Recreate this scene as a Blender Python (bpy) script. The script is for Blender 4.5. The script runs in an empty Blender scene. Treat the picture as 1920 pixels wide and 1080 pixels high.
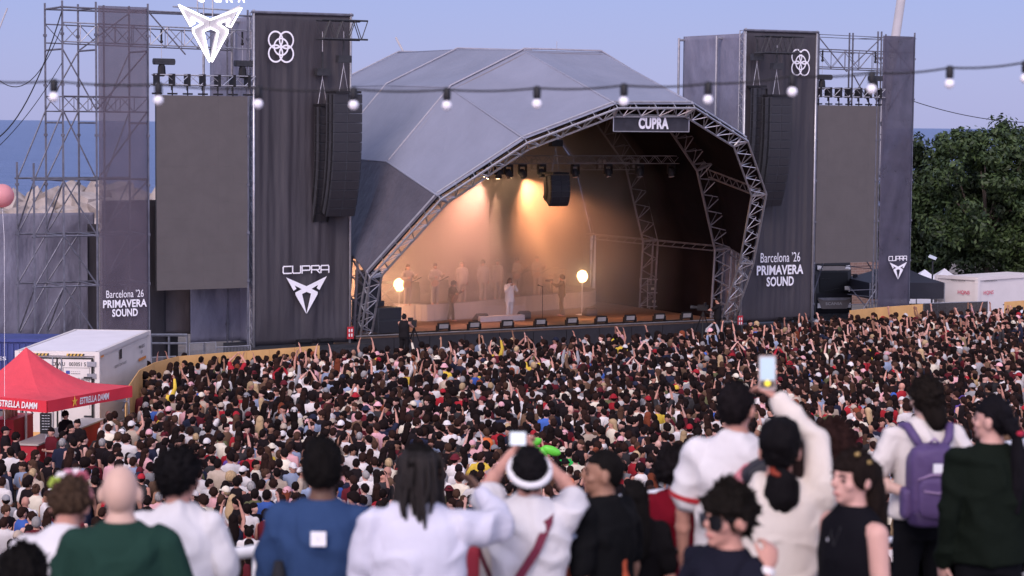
import bpy, bmesh, math, random
import numpy as np
from mathutils import Vector, Matrix, noise
from math import sin, cos, pi, radians
random.seed(7); RNG=np.random.default_rng(7)
SC=bpy.context.scene; COL=SC.collection
# ------------------------------------------------------------------ camera
F=4000.0; PITCH=math.atan((540-232.8)/F); ROLL=0.0091; HC=10.6
_r0=Vector((1,0,0)); FW=Vector((0,cos(PITCH),-sin(PITCH))); _u0=_r0.cross(FW)
CR=cos(ROLL)*_r0+sin(ROLL)*_u0; CU=-sin(ROLL)*_r0+cos(ROLL)*_u0; CC=Vector((0,0,HC))
cam=bpy.data.cameras.new('camera'); co=bpy.data.objects.new('camera',cam); COL.objects.link(co)
m=Matrix.Identity(4)
for i in range(3): m[i][0]=CR[i]; m[i][1]=CU[i]; m[i][2]=-FW[i]; m[i][3]=CC[i]
co.matrix_world=m; cam.sensor_width=36; cam.lens=F/1920*36; cam.clip_start=.1; cam.clip_end=60000
cam.dof.use_dof=True; cam.dof.focus_distance=78; cam.dof.aperture_fstop=3.2
SC.camera=co
# ------------------------------------------------------------------ world and sun
W=bpy.data.worlds.new('World'); SC.world=W; W.use_nodes=True
nt=W.node_tree; nt.nodes.clear()
SUN_EL=radians(9); SUN_AZ=radians(200)      # azimuth measured clockwise from +Y : low in the west, behind the camera to the left
sky=nt.nodes.new('ShaderNodeTexSky'); sky.sky_type='NISHITA'; sky.sun_disc=False
sky.sun_elevation=SUN_EL; sky.sun_rotation=SUN_AZ; sky.air_density=1.0; sky.dust_density=0.6; sky.ozone_density=3.0
hs=nt.nodes.new('ShaderNodeHueSaturation'); hs.inputs['Saturation'].default_value=.75
tint=nt.nodes.new('ShaderNodeMix'); tint.data_type='RGBA'; tint.blend_type='MULTIPLY'; tint.inputs['Factor'].default_value=1
tint.inputs['B'].default_value=(1.15,.96,1.13,1)
# clear sky colour by height, a direction based gradient over the sky model
tc=nt.nodes.new('ShaderNodeTexCoord'); sx=nt.nodes.new('ShaderNodeSeparateXYZ'); nt.links.new(tc.outputs['Generated'],sx.inputs[0])
rp=nt.nodes.new('ShaderNodeValToRGB'); rp.color_ramp.elements[0].position=.0; rp.color_ramp.elements[0].color=(.44,.475,.83,1)
rp.color_ramp.elements[1].position=.10; rp.color_ramp.elements[1].color=(.315,.435,.90,1)
e=rp.color_ramp.elements.new(.5); e.color=(.48,.52,.78,1)
nt.links.new(sx.outputs['Z'],rp.inputs[0])
sc_=nt.nodes.new('ShaderNodeVectorMath'); sc_.operation='SCALE'; sc_.inputs['Scale'].default_value=7.7
nt.links.new(rp.outputs[0],sc_.inputs[0])
mx=nt.nodes.new('ShaderNodeMix'); mx.data_type='RGBA'; mx.inputs['Factor'].default_value=.8
bg=nt.nodes.new('ShaderNodeBackground'); bg.inputs['Strength'].default_value=.1
wo=nt.nodes.new('ShaderNodeOutputWorld')
nt.links.new(sky.outputs[0],hs.inputs['Color']); nt.links.new(hs.outputs[0],tint.inputs['A'])
nt.links.new(tint.outputs['Result'],mx.inputs['A']); nt.links.new(sc_.outputs[0],mx.inputs['B'])
# the western sky behind the camera still glows from the sunset
sg=nt.nodes.new('ShaderNodeMapRange'); sg.inputs['From Min'].default_value=.15; sg.inputs['From Max'].default_value=-.9; sg.inputs['To Min'].default_value=0; sg.inputs['To Max'].default_value=1; nt.links.new(sx.outputs['Y'],sg.inputs['Value'])
wm=nt.nodes.new('ShaderNodeMix'); wm.data_type='RGBA'; wm.blend_type='MULTIPLY'; wm.inputs['B'].default_value=(3.9,3.4,2.8,1); nt.links.new(sg.outputs[0],wm.inputs['Factor'])
nt.links.new(mx.outputs['Result'],wm.inputs['A']); nt.links.new(wm.outputs['Result'],bg.inputs[0]); nt.links.new(bg.outputs[0],wo.inputs[0])
sl=bpy.data.lights.new('sun','SUN'); sl.energy=1.5; sl.angle=radians(25); sl.color=(1,.85,.76)
so=bpy.data.objects.new('sun',sl); COL.objects.link(so)
sd=Vector((sin(SUN_AZ)*cos(SUN_EL+.5),cos(SUN_AZ)*cos(SUN_EL+.5),sin(SUN_EL+.5)))
so.rotation_euler=sd.to_track_quat('Z','Y').to_euler()
SC.view_settings.view_transform='Standard'; SC.view_settings.look='None'; SC.view_settings.gamma=1; SC.view_settings.exposure=0.38
SC.cycles.use_denoising=True; SC.cycles.max_bounces=6; SC.cycles.diffuse_bounces=2; SC.cycles.glossy_bounces=2
SC.cycles.transparent_max_bounces=12; SC.cycles.volume_bounces=0; SC.cycles.sample_clamp_indirect=4
# ------------------------------------------------------------------ pixel rays and the stage frame
def ray(px,py): return FW+CR*((px-960)/F)-CU*((py-540)/F)
def proj(P):
    d=Vector(P)-CC; z=d.dot(FW); return 960+F*d.dot(CR)/z, 540-F*d.dot(CU)/z
def atY(px,py,Y):
    d=ray(px,py); return CC+d*(Y/d.y)
def onz(px,py,z=0):
    d=ray(px,py); return CC+d*((z-HC)/d.z)
TH=radians(30); T=Vector((cos(TH),sin(TH),0)); N=Vector((-sin(TH),cos(TH),0)); Z=Vector((0,0,1))
def pl(px,py,z0=95):
    d=ray(px,py); return CC+d*((z0*N.y-CC.dot(N))/d.dot(N))
def st(s,d,z): return Vector((0,95,0))+T*s+N*d+Z*z      # s along the stage front, d towards the back
def sdz(P): q=Vector(P)-Vector((0,95,0)); return q.dot(T),q.dot(N),q.z
# ------------------------------------------------------------------ objects, tags, materials
def tag(o,label=None,cat=None,group=None,kind=None):
    if label: o['label']=label
    if cat: o['category']=cat
    if group: o['group']=group
    if kind: o['kind']=kind
    return o
def empty(name,loc,label,cat,group=None,rz=0):
    o=bpy.data.objects.new(name,None); COL.objects.link(o); o.location=loc; o.rotation_euler=(0,0,rz); o.empty_display_size=.2
    return tag(o,label,cat,group)
_wm={}
def wmat(o):
    if o is None: return Matrix.Identity(4)
    l=Matrix.LocRotScale(o.location,o.rotation_euler,o.scale)
    return wmat(o.parent)@l
class MB:
    def __init__(s): s.v=[]; s.f=[]; s.mi=[]; s.cm=0
    def add(s,vs,fs):
        b=len(s.v); s.v+= [tuple(v) for v in vs]; s.f+=[tuple(b+i for i in f) for f in fs]; s.mi+=[s.cm]*len(fs); return s
    def box(s,c,sz,ax=None):
        ax=ax or (Vector((1,0,0)),Vector((0,1,0)),Z); c=Vector(c); vs=[]
        for k in (-1,1):
            for j in (-1,1):
                for i in (-1,1): vs.append(c+ax[0]*(i*sz[0]/2)+ax[1]*(j*sz[1]/2)+ax[2]*(k*sz[2]/2))
        return s.add(vs,[(0,2,3,1),(4,5,7,6),(0,1,5,4),(2,6,7,3),(0,4,6,2),(1,3,7,5)])
    def bar(s,p,q,r,n=6,r2=None):
        p=Vector(p); q=Vector(q); d=(q-p)
        if d.length<1e-6: return s
        d.normalize(); a=d.orthogonal().normalized(); b=d.cross(a); r2=r if r2 is None else r2
        vs=[p+(a*cos(2*pi*i/n)+b*sin(2*pi*i/n))*r for i in range(n)]+[q+(a*cos(2*pi*i/n)+b*sin(2*pi*i/n))*r2 for i in range(n)]
        fs=[(i,(i+1)%n,n+(i+1)%n,n+i) for i in range(n)]+[tuple(range(n))[::-1],tuple(range(n,2*n))]
        return s.add(vs,fs)
    def tube(s,pts,rs,n=8):
        pts=[Vector(p) for p in pts]
        if not hasattr(rs,'__len__'): rs=[rs]*len(pts)
        a=None; vs=[]
        for k,p in enumerate(pts):
            d=(pts[min(k+1,len(pts)-1)]-pts[max(k-1,0)])
            d=d.normalized() if d.length>1e-9 else Z
            a=(d.orthogonal() if a is None else a-d*a.dot(d)).normalized(); b=d.cross(a)
            vs+=[p+(a*cos(2*pi*i/n)+b*sin(2*pi*i/n))*rs[k] for i in range(n)]
        fs=[(k*n+i,k*n+(i+1)%n,(k+1)*n+(i+1)%n,(k+1)*n+i) for k in range(len(pts)-1) for i in range(n)]
        fs+=[tuple(range(n))[::-1],tuple(range((len(pts)-1)*n,len(pts)*n))]
        return s.add(vs,fs)
    def ball(s,c,r,nu=12,nv=8,M=None):
        r=(r,r,r) if not hasattr(r,'__len__') else r; c=Vector(c); vs=[]
        for j in range(1,nv):
            t=pi*j/nv
            for i in range(nu):
                u=2*pi*i/nu; q=Vector((r[0]*sin(t)*cos(u),r[1]*sin(t)*sin(u),r[2]*cos(t)))
                vs.append(c+(M@q if M else q))
        q=Vector((0,0,r[2])); vs.append(c+(M@q if M else q)); vs.append(c-(M@q if M else q))
        top=len(vs)-2; fs=[]
        for j in range(nv-2):
            for i in range(nu): fs.append((j*nu+i,(j+1)*nu+i,(j+1)*nu+(i+1)%nu,j*nu+(i+1)%nu))
        for i in range(nu):
            fs.append((top,i,(i+1)%nu)); fs.append((top+1,(nv-2)*nu+(i+1)%nu,(nv-2)*nu+i))
        return s.add(vs,fs)
    def lathe(s,c,prof,n=12,ax=Z):
        c=Vector(c); ax=Vector(ax).normalized(); a=ax.orthogonal().normalized(); b=ax.cross(a); vs=[]
        for r,z in prof: vs+=[c+ax*z+(a*cos(2*pi*i/n)+b*sin(2*pi*i/n))*max(r,1e-4) for i in range(n)]
        fs=[(k*n+i,k*n+(i+1)%n,(k+1)*n+(i+1)%n,(k+1)*n+i) for k in range(len(prof)-1) for i in range(n)]
        fs+=[tuple(range(n))[::-1],tuple(range((len(prof)-1)*n,len(prof)*n))]
        return s.add(vs,fs)
    def slab(s,poly,th):      # polygon (3D, planar) with a thickness vector
        n=len(poly); th=Vector(th); poly=[Vector(p) for p in poly]
        return s.add(poly+[p+th for p in poly],[tuple(range(n))[::-1],tuple(range(n,2*n))]+[(i,(i+1)%n,n+(i+1)%n,n+i) for i in range(n)])
    def grid(s,fn,nu,nv):
        vs=[fn(i/nu,j/nv) for j in range(nv+1) for i in range(nu+1)]
        return s.add(vs,[(j*(nu+1)+i,j*(nu+1)+i+1,(j+1)*(nu+1)+i+1,(j+1)*(nu+1)+i) for j in range(nv) for i in range(nu)])
    def mesh(s,name):
        me=bpy.data.meshes.new(name); me.from_pydata(s.v,[],s.f); return me
    def build(s,name,mt,parent=None,smooth=False,label=None,cat=None,group=None,kind=None,local=False,loc=None):
        """world-space vertices; the parent keeps its own place"""
        me=bpy.data.meshes.new(name); vs=s.v
        M=Matrix.Identity(4)
        if parent is not None and not local: M=wmat(parent).inverted(); vs=[tuple(M@Vector(v)) for v in vs]
        if loc is not None: vs=[tuple(Vector(v)-Vector(loc)) for v in vs]
        me.from_pydata(vs,[],s.f)
        for q in (mt if isinstance(mt,(list,tuple)) else [mt]): me.materials.append(q)
        if any(s.mi): me.polygons.foreach_set('material_index',s.mi)
        if smooth: me.polygons.foreach_set('use_smooth',[True]*len(s.f))
        me.update()
        o=bpy.data.objects.new(name,me); COL.objects.link(o); o.parent=parent
        if loc is not None: o.location=loc
        return tag(o,label,cat,group,kind)
def fixn(o):
    bm=bmesh.new(); bm.from_mesh(o.data); bmesh.ops.recalc_face_normals(bm,faces=bm.faces); bm.to_mesh(o.data); bm.free(); return o
def mat(name,col,rough=.8,var=.12,sc=3.0,bump=0.0,bsc=None,metal=0,alpha=1,emit=0,ecol=None,stretch=(1,1,1),spec=.3,coords='Object',trans=0,sheen=0):
    M=bpy.data.materials.new(name); M.use_nodes=True; n=M.node_tree; b=n.nodes['Principled BSDF']
    b.inputs['Roughness'].default_value=rough; b.inputs['Metallic'].default_value=metal; b.inputs['Specular IOR Level'].default_value=spec
    tc=n.nodes.new('ShaderNodeTexCoord'); mp=n.nodes.new('ShaderNodeMapping'); mp.inputs['Scale'].default_value=stretch
    n.links.new(tc.outputs[coords],mp.inputs[0])
    nz=n.nodes.new('ShaderNodeTexNoise'); nz.inputs['Scale'].default_value=sc; nz.inputs['Detail'].default_value=5; nz.inputs['Roughness'].default_value=.6
    n.links.new(mp.outputs[0],nz.inputs['Vector'])
    mr=n.nodes.new('ShaderNodeMapRange'); mr.inputs['From Min'].default_value=.3; mr.inputs['From Max'].default_value=.7
    mr.inputs['To Min'].default_value=1-var; mr.inputs['To Max'].default_value=1+var; n.links.new(nz.outputs[0],mr.inputs['Value'])
    vm=n.nodes.new('ShaderNodeVectorMath'); vm.operation='SCALE'; n.links.new(mr.outputs[0],vm.inputs['Scale'])
    if col=='obj':
        oi=n.nodes.new('ShaderNodeObjectInfo'); n.links.new(oi.outputs['Color'],vm.inputs[0])
    elif col=='attr':
        at=n.nodes.new('ShaderNodeAttribute'); at.attribute_name='col'; n.links.new(at.outputs['Color'],vm.inputs[0])
    else: vm.inputs[0].default_value=col[:3]
    n.links.new(vm.outputs[0],b.inputs['Base Color'])
    if bump:
        nb=nz
        if bsc: nb=n.nodes.new('ShaderNodeTexNoise'); nb.inputs['Scale'].default_value=bsc; nb.inputs['Detail'].default_value=4; n.links.new(mp.outputs[0],nb.inputs['Vector'])
        bp=n.nodes.new('ShaderNodeBump'); bp.inputs['Strength'].default_value=1; bp.inputs['Distance'].default_value=bump
        n.links.new(nb.outputs[0],bp.inputs['Height']); n.links.new(bp.outputs[0],b.inputs['Normal'])
    if emit:
        b.inputs['Emission Color'].default_value=(*(ecol or col)[:3],1); b.inputs['Emission Strength'].default_value=emit
    if trans:
        tr=n.nodes.new('ShaderNodeBsdfTranslucent'); n.links.new(vm.outputs[0],tr.inputs[0]); ms=n.nodes.new('ShaderNodeMixShader'); ms.inputs[0].default_value=trans
        n.links.new(b.outputs[0],ms.inputs[1]); n.links.new(tr.outputs[0],ms.inputs[2]); n.links.new(ms.outputs[0],n.nodes['Material Output'].inputs[0])
    if alpha<1:
        tr=n.nodes.new('ShaderNodeBsdfTransparent'); ms=n.nodes.new('ShaderNodeMixShader'); ms.inputs[0].default_value=alpha
        n.links.new(tr.outputs[0],ms.inputs[1]); n.links.new(b.outputs[0],ms.inputs[2]); n.links.new(ms.outputs[0],n.nodes['Material Output'].inputs[0])
    return M
STEEL=mat('galvanised_steel',(.30,.30,.34),.45,.2,6,metal=.5)
DSTEEL=mat('dark_scaffold_steel',(.13,.13,.165),.55,.3,4,metal=.3)
ALU=mat('aluminium_truss',(.42,.41,.45),.35,.15,5,metal=.6)
BLACK=mat('matt_black',(.012,.011,.014),.6,.3,3)
DARK=mat('dark_plastic',(.03,.03,.036),.5,.3,5)
WHITE=mat('white_paint',(.75,.73,.74),.5,.05,3)
LOGOW=mat('white_print',(.80,.78,.84),.7,.04,6)
# ------------------------------------------------------------------ writing
def text_obj(body,O,U,V,h,w=None,mt=None,parent=None,name='lettering',bold=0.0,th=.01,align='CENTER',narrow=1,shear=0,label=None,emitcap=None):
    """letters in the plane (U right, V up) centred on O, cap height h"""
    cu=bpy.data.curves.new(name,'FONT'); cu.body=body; cu.align_x=align; cu.align_y='CENTER'; cu.size=1; cu.offset=bold; cu.shear=shear
    cu.resolution_u=3; cu.space_character=1.0+bold*1.2
    o=bpy.data.objects.new('tmp',cu); COL.objects.link(o); bpy.context.view_layer.update()
    me=bpy.data.meshes.new_from_object(o.evaluated_get(bpy.context.evaluated_depsgraph_get())); bpy.data.objects.remove(o)
    v=np.empty(len(me.vertices)*3); me.vertices.foreach_get('co',v); v=v.reshape(-1,3)
    x0,x1=v[:,0].min(),v[:,0].max(); y0,y1=v[:,1].min(),v[:,1].max()
    sy=h/(y1-y0); sx=(w/(x1-x0)) if w else sy*narrow
    U=Vector(U);V=Vector(V); n=U.cross(V).normalized()
    pv=wmat(parent).inverted() if parent else Matrix.Identity(4)
    xm=(x0+x1)/2; ym=(y0+y1)/2
    if align=='LEFT': xm=x0
    b=MB(); b.v=[tuple(pv@(Vector(O)+U*((p[0]-xm)*sx)+V*((p[1]-ym)*sy))) for p in v]; b.f=[tuple(p.vertices) for p in me.polygons]; b.mi=[0]*len(b.f)
    bpy.data.meshes.remove(me)
    return b.build(name,mt or LOGOW,parent,local=True,label=label)
LOGO_L=[(118,60),(430,205),(432,292),(362,322),(428,618),(425,626),(262,335),(258,298),(355,247),(248,187),(275,240),(232,268)]
def emblem_poly(side):
    return [((x-431)*(1 if side<0 else -1)/570,(626-y)/570) for x,y in LOGO_L]
def emblem(O,U,V,w,h,mt,parent,off=.02,label=None):
    U=Vector(U);V=Vector(V);n=U.cross(V).normalized(); b=MB()
    for sd in (-1,1):
        P=[Vector(O)+U*(x*w/1.1)+V*((y-.5)*h)+n*off for x,y in emblem_poly(sd)]
        if sd>0: P=P[::-1]
        b.slab(P,-n*.01)
    return b.build('emblem',mt,parent,label=label)
def cupra_word(O,U,V,w,h,mt,parent,off=.02,lw=.17):
    U=Vector(U);V=Vector(V);n=U.cross(V).normalized(); b=MB(); cw=w/5.0; g=.16
    S={'C':[[(1,1),(.1,1),(0,.85),(0,.15),(.1,0),(1,0)]],'U':[[(0,1),(0,.15),(.1,0),(.9,0),(1,.15),(1,1)]],
       'P':[[(0,0),(0,1),(.9,1),(1,.85),(1,.5),(.9,.38),(.15,.38)]],'R':[[(0,0),(0,1),(.9,1),(1,.85),(1,.55),(.9,.42),(.15,.42)],[(.6,.42),(1,0)]],
       'A':[[(0,0),(0,.85),(.1,1),(.9,1),(1,.85),(1,0)],[(.1,.38),(1,.38)]]}
    for k,ch in enumerate('CUPRA'):
        for stq in S[ch]:
            pts=[Vector(O)+U*((k-2.5+g/2+p[0]*(1-g))*cw)+V*((p[1]-.5)*h) for p in stq]
            for a,c in zip(pts,pts[1:]):
                d=(c-a).normalized(); m_=d.cross(n).normalized()*(lw*h/2); e_=d*(lw*h/2)
                b.slab([a-e_-m_+n*off,c+e_-m_+n*off,c+e_+m_+n*off,a-e_+m_+n*off],-n*.01)
                off+=.0007
    return b.build('lettering',mt,parent)
def knot(O,U,V,w,h,mt,parent,off=.02):
    U=Vector(U);V=Vector(V);n=U.cross(V).normalized(); b=MB(); k=0
    for cx,cy,r in ((-.21,.22,.27),(.21,.22,.27),(-.21,-.22,.27),(.21,-.22,.27),(0,0,.27)):
        k+=1; R2=r+.028; R1=r-.028; nn=32; vs=[]
        for rr in (R1,R2):
            for i in range(nn): vs.append(Vector(O)+U*((cx+rr*cos(2*pi*i/nn))*w)+V*((cy+rr*sin(2*pi*i/nn))*h)+n*(off+.003*k))
        b.add(vs,[(i,nn+i,nn+(i+1)%nn,(i+1)%nn) for i in range(nn)])
    return b.build('emblem',mt,parent)
# ================================================================== SETTING
def noiseZ(x,y,s,a): return noise.noise(Vector((x*s,y*s,3.1)))*a
gm=mat('packed_ground',(.17,.15,.14),.95,.3,.6,bump=.02,bsc=8)
b=MB()
b.grid(lambda u,v: (-260+520*u,-60+292*v,noiseZ(-260+520*u,-60+292*v,.05,.04)-.02),52,30)
b.build('ground',gm,kind='structure')
# sea sheet to the horizon with real small waves near the shore
seam=bpy.data.materials.new('sea_water'); seam.use_nodes=True; n=seam.node_tree; pb=n.nodes['Principled BSDF']
pb.inputs['Base Color'].default_value=(.035,.075,.22,1); pb.inputs['Roughness'].default_value=.35; pb.inputs['Specular IOR Level'].default_value=.35
tc=n.nodes.new('ShaderNodeTexCoord'); mp=n.nodes.new('ShaderNodeMapping'); mp.inputs['Scale'].default_value=(.05,.22,1); n.links.new(tc.outputs['Object'],mp.inputs[0])
nz=n.nodes.new('ShaderNodeTexNoise'); nz.inputs['Scale'].default_value=1.0; nz.inputs['Detail'].default_value=8; nz.inputs['Roughness'].default_value=.7; n.links.new(mp.outputs[0],nz.inputs['Vector'])
bp=n.nodes.new('ShaderNodeBump'); bp.inputs['Distance'].default_value=1.2; n.links.new(nz.outputs[0],bp.inputs['Height']); n.links.new(bp.outputs[0],pb.inputs['Normal'])
cr=n.nodes.new('ShaderNodeValToRGB'); cr.color_ramp.elements[0].position=.35; cr.color_ramp.elements[0].color=(.045,.085,.21,1); cr.color_ramp.elements[1].position=.7; cr.color_ramp.elements[1].color=(.13,.18,.35,1)
n.links.new(nz.outputs[0],cr.inputs[0]); n.links.new(cr.outputs[0],pb.inputs['Base Color'])
b=MB(); ys=[228,400,800,1600,4000,12000,50000]
for a,c in zip(ys,ys[1:]): b.add([(-c*.8-200,a,-1.6),(c*.8+200,a,-1.6),(c*.8+200,c,-1.6),(-c*.8-200,c,-1.6)],[(0,1,2,3)])
b.build('sea',seam,kind='structure')
# breakwater of quarry blocks: each block one counted thing on an earth core
rockm=mat('pale_breakwater_stone',(.34,.29,.27),.9,.3,.5,bump=.15,bsc=1.2)
b=MB(); b.grid(lambda u,v:(-100+90*u,205+26*v, 2.4*sin(pi*min(1,v*1.02))**.8+noiseZ(-100+90*u,205+26*v,.2,.6)-.3),40,10)
b.build('breakwater_bank',rockm,kind='structure')
rr=random.Random(3)
def block(c,s,rnd):
    bm=bmesh.new(); bmesh.ops.create_icosphere(bm,subdivisions=1,radius=1) if rnd else bmesh.ops.create_cube(bm,size=1.5)
    for v in bm.verts:
        v.co*= 1+rr.uniform(-.16,.16)
    M=Matrix.Rotation(rr.uniform(0,6),4,'Z')@Matrix.Rotation(rr.uniform(-.6,.6),4,'X')@Matrix.Rotation(rr.uniform(-.5,.5),4,'Y')
    bmesh.ops.transform(bm,matrix=M@Matrix.Diagonal((s*rr.uniform(.8,1.3),s*rr.uniform(.8,1.2),s*rr.uniform(.7,1.1),1)),verts=bm.verts)
    me=bpy.data.meshes.new('breakwater_block'); bm.to_mesh(me); bm.free(); me.materials.append(rockm)
    o=bpy.data.objects.new('breakwater_block',me); COL.objects.link(o); o.location=c; return o
k=0
for row,(yy,zz,ssz) in enumerate([(207,.1,1.2),(210,.9,1.3),(213,1.7,1.4),(217,2.5,1.45)]):
    x=-58+row*.7
    while x<-33:
        s=ssz*rr.uniform(.75,1.25); o=block((x,yy+rr.uniform(-.8,.8),zz+rr.uniform(-.3,.5)),s,rr.random()<.5)
        px=proj(o.location)[0]
        where='left of the scaffold' if px<60 else 'behind the tall scaffold' if px<178 else 'behind the mesh banner' if px<278 else 'seen beside the big screen'
        lvl=['lowest row','second row up','third row up','crest'][row]
        tag(o,f'pale angular stone, {lvl} of the breakwater, {where}','rock','stone blocks of the breakwater'); x+=s*1.35
# terrace with steps, nearest ground under the spectators in front
conc=mat('terrace_concrete',(.30,.28,.27),.9,.15,2,bump=.01,bsc=20)
b=MB(); d=Vector((1.65,1.35,0)).normalized(); nn=Vector((-d.y,d.x,0)); E0=Vector((-1.24,10.35,0))
fl=7.5
p=[E0-d*14+nn*.35,E0+d*16+nn*.35,Vector((14,3.5,0)),Vector((-14,3.5,0))]
b.slab([q+Z*fl for q in p][::-1],(0,0,-7.6))
b.box((0,1.2,8.25-4.2),(30,4.6,8.4)); b.box((0,-1.5,9-4.5),(30,4.6,9))
fixn(b.build('terrace',conc,kind='structure'))
# white tubular railing along the terrace edge
rl=empty('terrace_railing',tuple(E0+Z*fl),'white tubular railing along the terrace edge behind the nearest spectators','railing')
wr=mat('white_rail_paint',(.8,.78,.8),.35,.05,3)
b=MB(); b.bar(E0-d*12+Z*8.5,E0+d*14+Z*8.5,.03,10); b.build('top_rail',wr,rl,True)
b=MB(); b.bar(E0-d*12+Z*8.0,E0+d*14+Z*8.0,.02,8); b.build('middle_rail',wr,rl,True)
for i in range(-5,7):
    b=MB(); b.bar(E0+d*i*2.2+Z*fl,E0+d*i*2.2+Z*8.49,.025,8); b.build('rail_post',wr,rl,True)

# ================================================================== SCAFFOLD TOWERS
def bars(parent,lst,name,mt,r):
    for p,q in lst:
        b=MB(); b.bar(p,q,r,5)
        # couplers every two metres on uprights
        if name=='pole':
            L=(q-p).length; kk=int(L/2)
            for i in range(1,kk+1): b.bar(p+(q-p)*(i*2/L)-Z*.05,p+(q-p)*(i*2/L)+Z*.05,r*1.9,5)
        b.build(name,mt,parent)
def lattice(parent,p,q,h,mt=ALU,name='lattice_girder',r=.028,n=None,up=Z,zig=True):
    p=Vector(p);q=Vector(q); b=MB(); b.bar(p,q,r,5); b.bar(p-up*h,q-up*h,r,5); n=n or max(2,int((q-p).length/h/.9))
    for i in range(n):
        a=p+(q-p)*(i/n); c=p+(q-p)*((i+1)/n)
        if i%2==0: b.bar(a,c-up*h,r*.7,4)
        else: b.bar(a-up*h,c,r*.7,4)
        b.bar(a,a-up*h,r*.7,4)
    b.bar(q,q-up*h,r*.7,4)
    return b.build(name,mt,parent)
def boxtruss(p,q,w,name,mt,parent=None,r=.025,n=None,up=Z,label=None,cat=None,group=None):
    p=Vector(p);q=Vector(q); dd=(q-p).normalized(); sd_=dd.cross(up).normalized(); b=MB(); n=n or max(2,int((q-p).length/w))
    for i,j in ((-1,-1),(-1,1),(1,-1),(1,1)): b.bar(p+sd_*(i*w/2)+up*(j*w/2),q+sd_*(i*w/2)+up*(j*w/2),r,5)
    C4=[(-1,-1),(1,-1),(1,1),(-1,1)]
    for i in range(n):
        a=p+(q-p)*(i/n); c=p+(q-p)*((i+1)/n)
        for f in range(4):
            k0=C4[f];k1=C4[(f+1)%4]
            if i%2: k0,k1=k1,k0
            b.bar(a+sd_*(k0[0]*w/2)+up*(k0[1]*w/2),c+sd_*(k1[0]*w/2)+up*(k1[1]*w/2),r*.65,4)
    return b.build(name,mt,parent,label=label,cat=cat,group=group)
def psz(px,py,z0=95):
    q=sdz(pl(px,py,z0)); return q[0],q[2]
sL=[psz(118,200)[0],psz(181,200)[0],psz(278,200)[0],psz(471,200)[0]]   # uprights of the left structure
sR=[psz(1530,200)[0],psz(1586,200)[0],psz(1650,200)[0],psz(1712,200)[0]]
lev=[15.15,14.45,13.4,11.2,10.5,8.2,6.0,4.0,1.8]
t=empty('scaffold_tower',st(sL[1],1,0),'tall bare scaffold tower on the left carrying a screen and mesh banner','scaffold')
ps=[]
for s in sL[:3]+[(sL[1]+sL[2])/2]:
    for dd in ((0,2.2) if s!=(sL[1]+sL[2])/2 else (2.2,)): ps.append((st(s,dd,0),st(s,dd,15.3)))
ps.append((st(sL[3]-.15,0,0),st(sL[3]-.15,0,15.2))); ps.append((st(sL[3]-.15,2.2,0),st(sL[3]-.15,2.2,15.2)))
s0=psz(64,400)[0]
for dd in (0,2.2): ps.append((st(s0,dd,0),st(s0,dd,8.9)))
bars(t,ps,'pole',DSTEEL,.045)
ls=[]
for z in (15.05,): ls.append((st(sL[0]-.1,0,z),st(sL[3],0,z-.1))); ls.append((st(sL[0],2.2,z),st(sL[3],2.2,z)))
for z in (8.25,6.0,4.0): ls.append((st(s0-.1,0,z),st(sL[2],0,z))); ls.append((st(s0-.1,2.2,z),st(sL[2],2.2,z)))
for z in (15.05,13.4,10.5,8.2,6,4,1.9):
    for s in sL[:3]: ls.append((st(s,0,z),st(s,2.2,z)))
bars(t,ls,'ledger',DSTEEL,.04)
br=[]
zz=[13.4,11.0,8.2,6.0,4.0,1.9]
for i in range(len(zz)-1):
    br.append((st(sL[0],0,zz[i] if i%1==0 else zz[i+1]),st(sL[1],0,zz[i+1]))); br.append((st(sL[1],2.2,zz[i]),st(sL[0],2.2,zz[i+1])))
    br.append((st(sL[2],0.05,zz[i]),st(sL[1],0.05,zz[i+1]))); br.append((st(sL[2],2.2,zz[i]),st((sL[1]+sL[2])/2,2.2,zz[i+1])))
    if zz[i]<11.5: br.append((st(sL[0],0,zz[i]),st(s0,0,zz[i+1]))); br.append((st(sL[0],2.2,zz[i]),st(s0,2.2,zz[i+1])))
br.append((st(sL[2],0,15.0),st(sL[2]+1.6,0,13.3))); br.append((st(sL[2],2.2,15.0),st(sL[1],2.2,13.4)))
for z in (8.2,4.0): br.append((st(s0,0,z),st(s0,2.2,z-2))); br.append((st(sL[0],0,z),st(sL[0],2.2,z-2)))
bars(t,br,'brace',DSTEEL,.032)
for dd in (0,2.2):
    lattice(t,st(sL[0],dd,14.45),st(sL[3],dd,14.35),.75,DSTEEL if dd else STEEL); lattice(t,st(sL[0],dd,11.55),st(sL[2],dd,11.55),.6,DSTEEL)
TLEFT=t
t=empty('scaffold_tower',st(sR[2],1,0),'bare scaffold tower on the right between the screen and the narrow banner','scaffold')
ps=[(st(s,dd,0 if (dd==0 or s==sR[3]) else 4.3),st(s,dd,15.3)) for s in (sR[2],sR[3],sR[2]-.22) for dd in (0,2.2)]+[(st(sR[1],2.2,4.3),st(sR[1],2.2,15.2)),(st(sR[0]+.05,0,0),st(sR[0]+.05,0,15.2)),(st(sR[0]+.05,2.2,0),st(sR[0]+.05,2.2,15.2))]
bars(t,ps,'pole',DSTEEL,.045)
ls=[(st(sR[0],dd,15.05),st(sR[3]+.1,dd,15.0)) for dd in (0,2.2)]+[(st(s,0,z),st(s,2.2,z)) for s in (sR[2],sR[3]) for z in (15,13.3,11,8.5,6,3.6,2.2)]
ls+=[(st(sR[2]-.22,dd,z),st(sR[3],dd,z)) for z in (8.5,6,3.6) for dd in (0,2.2)]+[(st(sR[0]+2.2,0,z),st(sR[2],0,z)) for z in (2.6,1.9)]
bars(t,ls,'ledger',DSTEEL,.018)
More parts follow.
